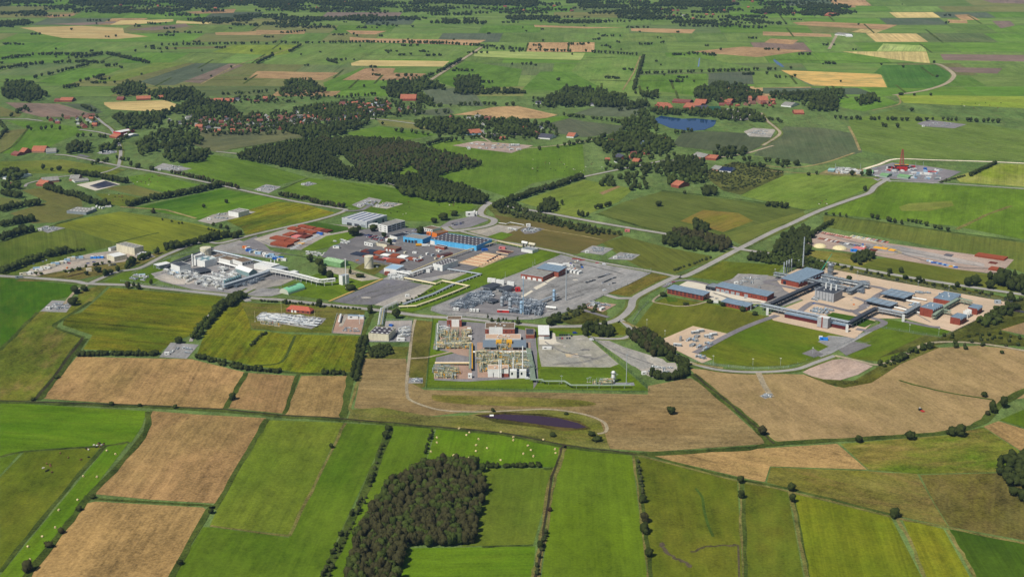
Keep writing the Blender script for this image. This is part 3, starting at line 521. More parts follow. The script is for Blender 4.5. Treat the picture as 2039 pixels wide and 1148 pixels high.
def np_mesh(name, v, f, m, mi=None):
    me = bpy.data.meshes.new(name); me.vertices.add(len(v)); me.vertices.foreach_set('co', v.astype(np.float32).ravel())
    me.loops.add(f.size); me.loops.foreach_set('vertex_index', f.astype(np.int32).ravel())
    me.polygons.add(len(f)); me.polygons.foreach_set('loop_start', np.arange(0, f.size, 3, dtype=np.int32)); me.polygons.foreach_set('loop_total', np.full(len(f), 3, dtype=np.int32))
    for q in (m if isinstance(m, list) else [m]): me.materials.append(q)
    if mi is not None: me.polygons.foreach_set('material_index', mi.astype(np.int32))
    me.update(calc_edges=True); return me
rg = np.random.default_rng(11)
NEAR = {'round': [crown_geo(rg, 9, 2, 420) for _ in range(5)], 'tall': [crown_geo(rg, 7, 2, 300, 'tall') for _ in range(3)],
        'cone': [crown_geo(rg, 6, 1, 200, 'cone') for _ in range(2)], 'bush': [crown_geo(rg, 6, 1, 160) for _ in range(4)]}
FARG = {'round': [crown_geo(rg, 4, 1, 40) for _ in range(5)], 'tall': [crown_geo(rg, 3, 1, 20, 'tall') for _ in range(3)],
        'cone': [crown_geo(rg, 3, 1, 10, 'cone') for _ in range(2)], 'bush': [crown_geo(rg, 2, 1, 14) for _ in range(4)]}
trunk_mb = MB(); trunk_mb.cyl((0, 0, 0), (.0, .01, .3), .035, BARK, 7, .022); trunk_mb.cyl((0, .01, .3), (.12, .03, .55), .02, BARK, 5, .008); trunk_mb.cyl((0, .01, .3), (-.1, -.06, .58), .02, BARK, 5, .008)
TRUNK = trunk_mb.mesh('trunk')
CMESH = {}
def crown_mesh(shape, i, lf):
    k = (shape, i, lf)
    if k not in CMESH: v, f = NEAR[shape][i]; CMESH[k] = np_mesh('crown', v, f, LF[lf])
    return CMESH[k]
TREES = []      # every tree asked for: position, width, height, shape, leaf, family, label, group
rt = random.Random(21)
def tree(x, y, w_=9, h=11, shape='round', lf='d', fam='tree', label=None, group=None, world=None):
    p = world or P(x, y)
    if p.y < 900: pass
    TREES.append((p.x, p.y, w_, h, shape, lf, fam, label, group, y))
def inpoly(x, y, pl):
    c = False; n = len(pl)
    for i in range(n):
        (x1, y1), (x2, y2) = pl[i], pl[i-1]
        if (y1 > y) != (y2 > y) and x < (x2-x1)*(y-y1)/(y2-y1+1e-9)+x1: c = not c
    return c
def wood(poly, sp=8, w_=(7, 10), h=(10, 14), lf='d', shape='round', fam='tree', label=None, group=None, dens=1., clump=0.):
    w3 = [P(*p) for p in poly]; pl = [(q.x, q.y) for q in w3]
    x0, x1 = min(q[0] for q in pl), max(q[0] for q in pl); y0, y1 = min(q[1] for q in pl), max(q[1] for q in pl)
    y = y0; k = 0
    while y < y1:
        x = x0 + (k % 2) * sp / 2; k += 1
        while x < x1:
            px, py = x + rt.uniform(-.42, .42)*sp, y + rt.uniform(-.42, .42)*sp
            ok = rt.random() < dens
            if clump: ok = ok and mnoise.noise(Vector((px*.018, py*.018, len(poly)))) > clump - .5
            if ok and inpoly(px, py, pl):
                n = mnoise.noise(Vector((px*.012, py*.012, 3.3)))
                l = lf if len(lf) == 1 else (rt.choice(lf) if len(lf) > 2 else lf[0] if n + rt.uniform(-.15, .15) < 0 else lf[1])
                tree(0, 0, rt.uniform(*w_), rt.uniform(*h), shape, l, fam, label, group, world=Vector((px, py, 0)))
            x += sp
        y += sp * .87
def belt(pts, wd=8, sp=7, w_=(7, 10), h=(9, 13), lf='d', shape='round', fam='tree', label=None, group=None, dens=1.):
    w3 = [P(*p) for p in pts]
    for a, b in zip(w3, w3[1:]):
        L = (b - a).length; n = max(1, int(L / sp)); d = (b - a).normalized(); s = Vector((-d.y, d.x, 0))
        rows = max(1, int(round(wd / sp)))
        for i in range(n):
            for r_ in range(rows):
                if rt.random() > dens: continue
                o = (r_ + .5) / rows - .5
                p = a + d * (i + rt.uniform(.2, .8)) * sp + s * (o * wd + rt.uniform(-.2, .2) * sp)
                l = lf if len(lf) == 1 else rt.choice(lf)
                tree(0, 0, rt.uniform(*w_), rt.uniform(*h), shape, l, fam, label, group, world=Vector((p.x, p.y, 0)))
def singles(lst, fam='tree', lf='d', group=None):
    for t in lst: tree(t[0], t[1], t[2], t[3], t[5] if len(t) > 5 else 'round', t[6] if len(t) > 6 else lf, fam, t[4], group)

# ---- the brown wood in the foreground
wood([(850,928),(905,922),(962,930),(966,985),(950,1040),(944,1082),(868,1090),(806,1088),(795,1130),(788,1175),(690,1175),(700,1090),(740,1020),(770,975),(815,945)], sp=6.1, w_=(6.6,10.4), h=(9.5,12.8), lf='bbm', fam='woodland',
     label='brownish round crown packed inside the foreground wood below the reed pond', group='crowns of the foreground wood')
for seg, wd, lf_, lb in [
 (([(648,1150),(668,1105),(700,1035),(730,985)]), 8, 'ds', 'dark shrub in the ragged hedge left of the foreground wood'),
 (([(735,975),(750,925),(765,880),(777,850)]), 3, 'ds', 'small bush on the ditch running up from the foreground wood'),
 (([(846,905),(852,888),(858,870),(864,856)]), 5, 'd', 'bush in the short hedge left of the bale meadow'),
 (([(1090,1060),(1076,1100),(1068,1150)]), 2.5, 's', 'low bush in the wet lane right of the foreground wood'),
 (([(1270,915),(1283,1000)]), 1.5, 's', 'low bush on the pale bank right of the centre meadow')]:
    belt(seg, wd, 4.2, (3.4,5.4), (3,5.5), lf_, 'bush', 'shrub', lb, lb.replace('bush', 'bushes').replace('shrub', 'shrubs'), .55)
belt([(968,929),(1000,930),(1042,929),(1080,929)], 6, 3.6, (4.5,6.5), (3.6,5), 'd', 'bush', 'shrub', 'dark hedge bush below the bale meadow', 'hedge bushes below the bale meadow')
belt([(154,709),(220,706),(315,707)], 10, 4.5, (5.5,8), (4.5,7), 'd', 'bush', 'shrub', 'dark hedge shrub between the yellow maize and the brown stubble', 'hedge shrubs above the left stubble')
belt([(394,712),(430,722),(490,736),(560,742)], 9, 4.2, (5,7.5), (4.5,7), 'd', 'bush', 'shrub', 'dark hedge shrub along the foot of the striped maize', 'hedge shrubs under the striped maize', .85)
belt([(640,743),(695,746)], 8, 4.2, (5,7), (4,6), 'd', 'bush', 'shrub', 'dark hedge shrub at the right foot of the striped maize', 'hedge shrubs at the maize corner')
belt([(725,672),(718,700),(712,725),(704,760)], 9, 4.4, (5.5,8.5), (5,8), 'd', 'bush', 'shrub', 'dark shrub on the ditch right of the striped maize', 'shrubs of the maize ditch', .9)
belt([(446,606),(420,636),(400,660),(386,678)], 11, 5, (6,9), (6,9), 'dm', 'bush', 'shrub', 'bush beside the narrow lane between two yellow fields', 'bushes of the narrow lane', .9)
belt([(453,612),(470,597),(484,592)], 14, 5.5, (7,10), (8,11), 'd', 'round', 'tree', 'dark tree at the head of the narrow lane', 'trees at the head of the narrow lane')
belt([(500,690),(516,672),(532,663)], 5, 4, (4,6), (3,5), 'd', 'bush', 'shrub', 'bush on the short ditch inside the striped maize', 'bushes inside the striped maize')
wood([(733,692),(775,690),(785,705),(760,713),(735,712)], 4.5, (5,7.5), (4,6), 'd', 'bush', 'shrub', 'dark bush in the thicket below the white shed', 'thicket bushes below the white shed')
belt([(1266,665),(1290,685),(1325,712)], 26, 6.5, (7.5,10), (9,12), 'bd', 'round', 'tree', 'olive tree in the copse between the two right tracks', 'copse trees between the two right tracks')
belt([(1295,748),(1320,757),(1360,752),(1360,725),(1330,714)], 9, 5.5, (7,10), (7,10), 'd', 'round', 'tree', 'dark tree around the small concrete pad by the copse', 'trees round the small pad')
wood([(1160,655),(1205,650),(1240,668),(1210,676),(1165,668)], 7, (7,10), (8,12), 'd', 'round', 'tree', 'dark tree in the clump north of the parked cars', 'clump north of the parked cars', .6)
wood([(1085,640),(1110,627),(1155,610),(1190,612),(1180,625),(1120,640)], 6, (5,8), (4,7), 's', 'bush', 'shrub', 'green bush on the verge under the grey process yard', 'verge bushes under the grey process yard', .45)
belt([(965,640),(1040,646)], 5, 6, (5,7.5), (6,10), 'd', 'cone', 'tree', 'pointed green tree by the road above the brick plant', 'pointed trees above the brick plant', .8)
belt([(518,600),(560,603),(620,608),(650,613)], 5, 4, (4,6), (3,5), 'd', 'bush', 'shrub', 'hedge bush along the road below the round green hangar', 'hedge bushes below the green hangar')
belt([(655,612),(720,617)], 4, 4.4, (3.6,5.4), (3,4), 'dm', 'bush', 'shrub', 'hedge bush along the grey lot', 'hedge bushes along the grey lot')
belt([(790,608),(830,592),(868,576)], 3, 4.4, (3,5), (2,4), 'd', 'bush', 'shrub', 'low bush between the grey lot and the pipe lawn', 'low bushes by the pipe lawn', .7)
# left side
belt([(0,546),(40,530),(90,513),(140,502)], 15, 6, (8,11), (8,11), 'dm', 'round', 'tree', 'dark tree in the belt behind the lorry yard', 'tree belt behind the lorry yard')
belt([(142,503),(175,498)], 6, 5, (5,8), (5,7), 'm', 'bush', 'shrub', 'bush behind the cream halls', 'bushes behind the cream halls')
belt([(60,548),(110,545),(150,540),(185,530),(225,522)], 5, 5, (5,8), (4,6.5), 'd', 'bush', 'shrub', 'bush along the front of the lorry yard', 'bushes in front of the lorry yard', .7)
belt([(205,552),(250,536),(270,522),(330,500),(400,484)], 9, 6.5, (7,10), (8,12), 'dm', 'round', 'tree', 'tree beside the road left of the white gas plant', 'trees beside the plant road', .75)
belt([(330,498),(400,484),(450,472),(480,476)], 12, 7, (8,11), (9,13), 'd', 'round', 'tree', 'dark tree behind the white storage tank', 'trees behind the white storage tank', .9)
for b_ in [([(0,452),(30,446),(72,440)],14),([(0,480),(30,468),(72,460)],16),([(0,422),(40,412),(90,408)],14),([(5,388),(45,396)],14),([(252,412),(300,400),(380,386),(440,372)],11),([(90,376),(130,388),(165,396)],11),([(140,345),(200,355),(255,366)],10),([(165,398),(185,408),(225,412)],10)]:
    belt(b_[0], b_[1], 6.5, (8,11), (9,13), 'd', label='dark tree in the left hedgerow belts', group='trees of the left hedgerows')
belt([(336,346),(370,352),(430,366),(480,378)], 8, 6.5, (6,9), (8,11), 'bd', label='brownish tree beside the straight left road', group='trees beside the straight left road', dens=.9)
belt([(556,390),(600,398),(640,408),(690,415)], 10, 6.5, (6,9), (7,11), 'bd', label='tree between the road and the cow pasture', group='trees beside the cow pasture', dens=.9)
belt([(300,434),(470,470)], 3, 8, (4,6), (3,6), 'd', 'bush', 'shrub', 'low bush beside the lane to the white box shed', 'bushes along the shed lane', .4)
# ---- the mid wood
wood([(470,318),(500,303),(560,292),(625,282),(700,300),(660,318),(700,345),(770,358),(850,352),(930,380),(965,400),(955,410),(860,392),(780,372),(680,358),(600,340)], 8, (8,11), (12,16), 'd', 'tall', label='tall dark tree in the big mid wood', group='mid wood')
wood([(625,284),(700,279),(790,283),(835,292),(850,305),(760,320),(690,318)], 8, (8,11), (10,14), 'bd', label='brownish tree in the mid wood', group='mid wood')
wood([(690,318),(790,292),(850,300),(905,312),(958,328),(955,334),(868,352),(825,340),(820,330),(790,345),(720,350)], 8.4, (7,11), (8,13), 'ddbm', label='brownish tree in the mid wood', group='mid wood')
belt([(812,300),(850,292),(885,280)], 10, 7, (8,10), (9,12), 'd', label='dark tree in the mid hedgerows')
wood([(785,372),(860,372),(930,378),(975,398),(960,408),(870,405),(800,392)], 8, (8,11), (10,13), 'dm', label='tree by the main road below the mid wood')
belt([(985,416),(1010,405),(1065,385),(1110,372),(1160,354)], 12, 7.5, (8,12), (9,12), 'd', label='dark tree along the straight avenue')
wood([(1165,345),(1200,340),(1250,350),(1270,370),(1255,386),(1220,380),(1170,362)], 11, (8,13), (8,14), 'dm', dens=.5, clump=.45)
wood([(1200,330),(1260,315),(1310,320),(1330,345),(1320,375),(1240,398),(1235,402),(1260,372),(1210,345)], 11, (8,13), (8,14), 'dm', dens=.6, clump=.5)
wood([(1325,318),(1395,318),(1412,345),(1408,366),(1330,368),(1325,345)], 10, (8,13), (9,14), 'dm', dens=.72)
belt([(1150,430),(1180,435)], 10, 7, (8,11), (9,12), 'd'); belt([(1185,418),(1222,408)], 9, 7, (7,10), (8,11), 'd')
wood([(1070,425),(1110,424),(1108,405),(1085,402)], 8, (9,12), (10,13), 'd')
wood([(985,412),(1030,405),(1060,425),(1150,448),(1240,468),(1180,468),(1060,440),(990,426)], 6, (5,8), (4,8), 'sd', 'bush', 'shrub', 'green scrub bush beside the main road', dens=.8)
wood([(1320,480),(1350,462),(1400,470),(1450,482),(1460,495),(1430,505),(1380,500),(1320,490)], 8, (8,12), (9,13), 'bd'); wood([(1378,462),(1385,446),(1410,455),(1408,466)], 9, (9,12), (10,13), 'd')
belt([(1340,540),(1380,526),(1420,512)], 5, 6, (4,7), (3,5), 's', 'bush', 'shrub')
wood([(1540,508),(1560,470),(1600,458),(1620,470),(1612,500),(1600,515)], 8, (8,12), (9,13), 'd'); wood([(1490,510),(1560,505),(1640,525),(1640,545),(1560,530),(1490,520)], 6, (6,9), (5,9), 'dm', 'bush', 'shrub', 'dark bush in the scrub behind the right gas plant', dens=.9)
belt([(1618,470),(1640,455),(1660,442)], 8, 7, (6,10), (7,10), 'd')
wood([(1690,520),(1712,505),(1735,505),(1742,514),(1715,530)], 6, (7,9), (7,10), 'd'); wood([(1640,529),(1760,553),(1900,580),(2016,600),(2045,610),(2045,597),(1900,572),(1760,547),(1640,522)], 7, (4,7), (3,6), 'sd', 'bush', 'shrub', 'scrub bush along the back fence of the right gas plant', dens=.5)
wood([(1960,560),(2039,590),(2039,560),(2000,545)], 8, (9,13), (10,15), 'd', dens=.7); wood([(1940,645),(1960,628),(2020,605),(2030,615),(1990,645),(1960,655)], 7, (7,10), (6,9), 'dm', dens=.9)
wood([(1875,668),(1960,662),(2039,672),(2039,690),(1900,690)], 8, (4,7), (3,6), 'sd', 'bush', 'shrub', 'bush in the rough ground right of the bend', dens=.3)
belt([(1752,730),(1780,722),(1810,706),(1830,698),(1860,690)], 10, 5, (5,8), (4,8), 'dm', 'bush', 'shrub', 'bush along the curving right track', 'bushes along the right track', .75)
belt([(1890,692),(1960,700),(2030,706)], 9, 12, (5,8), (4,7), 'd', 'bush', 'shrub', 'bush in the dry hollow on the far right', 'bushes of the dry hollow', .7)
belt([(1640,427),(1700,434)], 3, 10, (5,8), (5,8), 'd'); belt([(1735,434),(1760,440),(1800,448)], 9, 8, (7,11), (7,10), 'd'); belt([(1805,440),(1850,452),(1895,462)], 7, 7, (6,10), (6,9), 'dm', dens=.8)
belt([(1525,410),(1575,416)], 16, 7, (7,9), (8,11), 'd'); belt([(1930,352),(1955,340),(1985,326)], 6, 6, (7,9), (7,9), 'd'); belt([(1870,365),(1925,350)], 6, 7, (5,8), (4,6), 's', 'bush', 'shrub')
wood([(1400,342),(1470,322),(1560,342),(1545,352),(1475,382),(1440,375)], 7, (4,6), (2.5,4), 's', 'bush', 'shrub', dens=.55)
wood([(1395,390),(1425,392),(1425,378),(1400,376)], 8, (9,12), (10,13), 'd')
# ---- villages and their woods
vb = [([(330,300),(420,304),(408,325),(345,326),(325,318)],'d'),([(270,288),(330,262),(405,275),(400,290),(330,300),(280,312)],'d'),([(222,235),(300,228),(340,225),(320,250),(240,252)],'d'),
 ([(340,225),(390,195),(460,215),(480,235),(400,238)],'d'),([(560,250),(640,258),(735,238),(738,250),(690,265),(640,285),(560,262)],'d'),([(595,222),(640,210),(690,218),(735,225),(730,237),(640,240)],'dm'),
 ([(220,185),(260,165),(290,172),(288,188),(245,195)],'d'),([(0,195),(12,165),(60,165),(100,195),(60,206)],'d'),([(290,185),(380,178),(410,195),(345,205),(300,195)],'d'),([(555,192),(570,165),(620,163),(650,186)],'d'),
 ([(770,195),(772,165),(845,160),(890,175),(842,182),(800,198)],'d'),([(902,178),(905,158),(955,155),(960,176)],'d'),([(830,210),(835,190),(862,205),(866,213)],'d'),([(905,190),(935,190),(1040,188),(1040,182),(905,180)],'d'),
 ([(1110,190),(1130,175),(1180,180),(1245,195),(1250,215),(1190,215),(1120,205)],'d'),([(1245,210),(1290,205),(1295,215),(1255,220)],'d'),([(1270,188),(1310,185),(1310,200),(1285,198)],'d'),
 ([(1382,200),(1385,178),(1430,170),(1480,172),(1520,190),(1500,205),(1430,205)],'d'),([(1530,190),(1620,185),(1680,182),(1678,200),(1620,205),(1545,200)],'d'),([(1640,190),(1670,200),(1668,225),(1610,222),(1610,205)],'d'),
 ([(1700,200),(1740,190),(1750,205),(1715,212)],'d'),([(1225,310),(1238,245),(1280,220),(1300,232),(1310,262),(1290,280)],'dm'),([(1290,222),(1400,222),(1500,225),(1530,245),(1440,242),(1380,232),(1310,230)],'dm'),
 ([(820,252),(850,240),(900,240),(960,262),(920,272),(870,268)],'dm'),([(960,250),(1010,240),(1070,250),(1065,275),(1020,272),(1000,265)],'d'),([(1170,285),(1230,270),(1320,275),(1345,290),(1330,310),(1230,305)],'dm'),
 ([(1080,200),(1110,190),(1190,205),(1160,215),(1090,215)],'d'),([(130,300),(150,285),(180,290),(185,305),(140,308)],'d'),([(0,350),(40,338),(60,345),(40,360),(0,362)],'d'),([(0,372),(30,360),(48,375),(20,385)],'d'),
 ([(190,300),(235,290),(240,300),(200,305)],'d'),([(1420,300),(1480,300),(1490,310),(1420,315)],'d')]
for pl, l_ in vb: wood(pl, 10, (8,14), (8,16), l_ + 'm', dens=.5 if pl[0] == (1225,310) else .76)
wood([(335,248),(420,232),(560,225),(620,212),(700,202),(770,200),(850,214),(830,232),(740,240),(640,262),(560,262),(500,268),(400,275),(340,262)], 11.5, (6,11), (6,12), 'ddm', dens=.6)
for b_ in [([(200,300),(240,285),(265,262)],9),([(0,246),(12,262),(0,280)],12),([(60,262),(100,258),(150,262)],10),([(130,275),(180,272),(215,276)],12),([(250,258),(330,256)],16),([(470,270),(560,268),(640,262)],9),([(780,262),(850,270),(880,276)],11),([(860,214),(960,210),(1030,212)],8),([(1120,232),(1170,236),(1245,248)],7),([(1230,222),(1290,214)],9),([(1440,232),(1530,238),(1560,246)],10),([(1560,205),(1610,212),(1650,206)],12),([(880,285),(950,276),(1010,276)],9),([(1340,268),(1380,262)],9),([(180,330),(230,318),(262,322)],8),([(700,226),(800,230),(900,226)],9),([(600,192),(680,196),(760,190)],12),([(440,190),(520,186),(560,182)],10),([(1070,300),(1140,290),(1180,282)],6)]:
    belt(b_[0], b_[1], 9, (7,12), (7,13), 'ddm', dens=.75)
wood([(860,236),(960,232),(1110,255),(1110,275),(1000,282),(880,262)], 12, (6,11), (6,11), 'ddm', dens=.55)
wood([(410,200),(560,192),(640,190),(640,205),(420,210)], 14, (6,11), (6,11), 'd', dens=.45); wood([(1060,198),(1215,196),(1215,214),(1070,216)], 14, (6,11), (6,11), 'd', dens=.45); wood([(1190,290),(1330,270),(1345,310),(1240,335)], 14, (7,12), (7,12), 'dm', dens=.4)
for b_ in [([(0,140),(60,130),(150,125),(210,128)],16),([(0,120),(80,110),(160,112)],22),([(150,118),(210,108),(300,128)],16),([(60,160),(120,145),(180,130)],13),([(160,165),(215,150)],14),([(125,178),(160,172)],18),([(200,135),(240,132)],10),([(280,97),(310,94)],10),([(320,92),(520,88)],8),([(540,87),(620,88),(750,86)],9),([(730,86),(900,89),(1020,98)],12),
 ([(960,98),(1060,102),(1145,105)],8),([(1150,104),(1275,112)],9),([(1262,182),(1270,150),(1282,112)],14),([(1275,148),(1360,146)],7),([(1365,146),(1550,140)],8),([(512,128),(545,112)],10),([(575,106),(600,92)],8),([(840,160),(880,142),(920,120)],9),([(650,122),(672,128)],12),([(1015,130),(1065,130)],12),([(800,85),(960,92)],7),
 ([(1660,238),(1760,240)],8),([(1760,240),(1850,242)],10),([(1730,252),(1800,256)],5),([(1850,240),(2000,246)],10),([(1420,315),(1600,330)],7),([(1480,332),(1540,335),(1600,330)],11),([(20,235),(50,218),(60,225)],9),([(160,212),(190,226)],7)]:
    belt(b_[0], b_[1], 10, (8,12), (9,13), 'd', dens=.8)
# hedgerow veil and far woods
rz = random.Random(8)
def far_blob(x, y, wx, wy, sp=13): wood([(x-wx, y), (x-wx*.5, y-wy), (x+wx*.6, y-wy*.9), (x+wx, y), (x+wx*.4, y+wy), (x-wx*.6, y+wy)], sp, (11,16), (10,15), 'd', dens=.85)
def strip(x, y, L, T, sk, dens=.7):
    belt([(x, y), (x + L*.5, y + sk*.5 + rz.uniform(-.6,.6)), (x + L, y + sk)], T, 14, (10,17), (8,14), 'd', dens=dens)
for k in range(270):
    x = rz.uniform(-60, 1640); y = rz.choice([rz.uniform(-6, 24), rz.uniform(-6, 30), rz.uniform(0, 50)]) if rz.random() < .9 else rz.uniform(30, 60)
    if x + 0 > 1500 and y > 30: continue
    if y > 34 and not (400 < x < 1500): continue
    strip(x, y, rz.uniform(25, 110), rz.choice([20, 35, 60, 110]), rz.uniform(-2.5, 3.5), rz.uniform(.5, .85))
for q in [(620,40,90,3),(740,41,50,3),(1060,38,60,3.5),(1150,46,60,2),(1300,38,60,3),(10,50,30,5),(45,48,22,4),(440,42,70,3),(200,10,60,3),(700,10,80,4),(1000,8,80,4),(1400,10,80,4),(1640,16,60,4),(560,8,50,3),(1540,26,50,3)]: far_blob(*q, 14)
for q in range(30): far_blob(rz.uniform(-100,1700), rz.uniform(-38,-6), rz.uniform(30,80), rz.uniform(1.5,3), 20)
wood([(1980,945),(1992,922),(2045,905),(2060,1010),(2038,1012),(2008,975)], 7, (8,12), (8,12), 'bd', label='brown green tree of the clump at the right edge of the rough meadow', group='clump at the lower right edge', dens=.85)
for q in range(240):
    x, y = rz.uniform(0, 2039), rz.uniform(4, 112) if rz.random() < .75 else rz.uniform(100, 200)
    if x > 1650 and rz.random() < .7: continue
    for k in range(rz.choice([1, 1, 2, 5, 9])): tree(x + k*rz.uniform(2, 6), y + rz.uniform(-.5, .5), rz.uniform(7, 12), rz.uniform(6, 11), 'round', 'd')
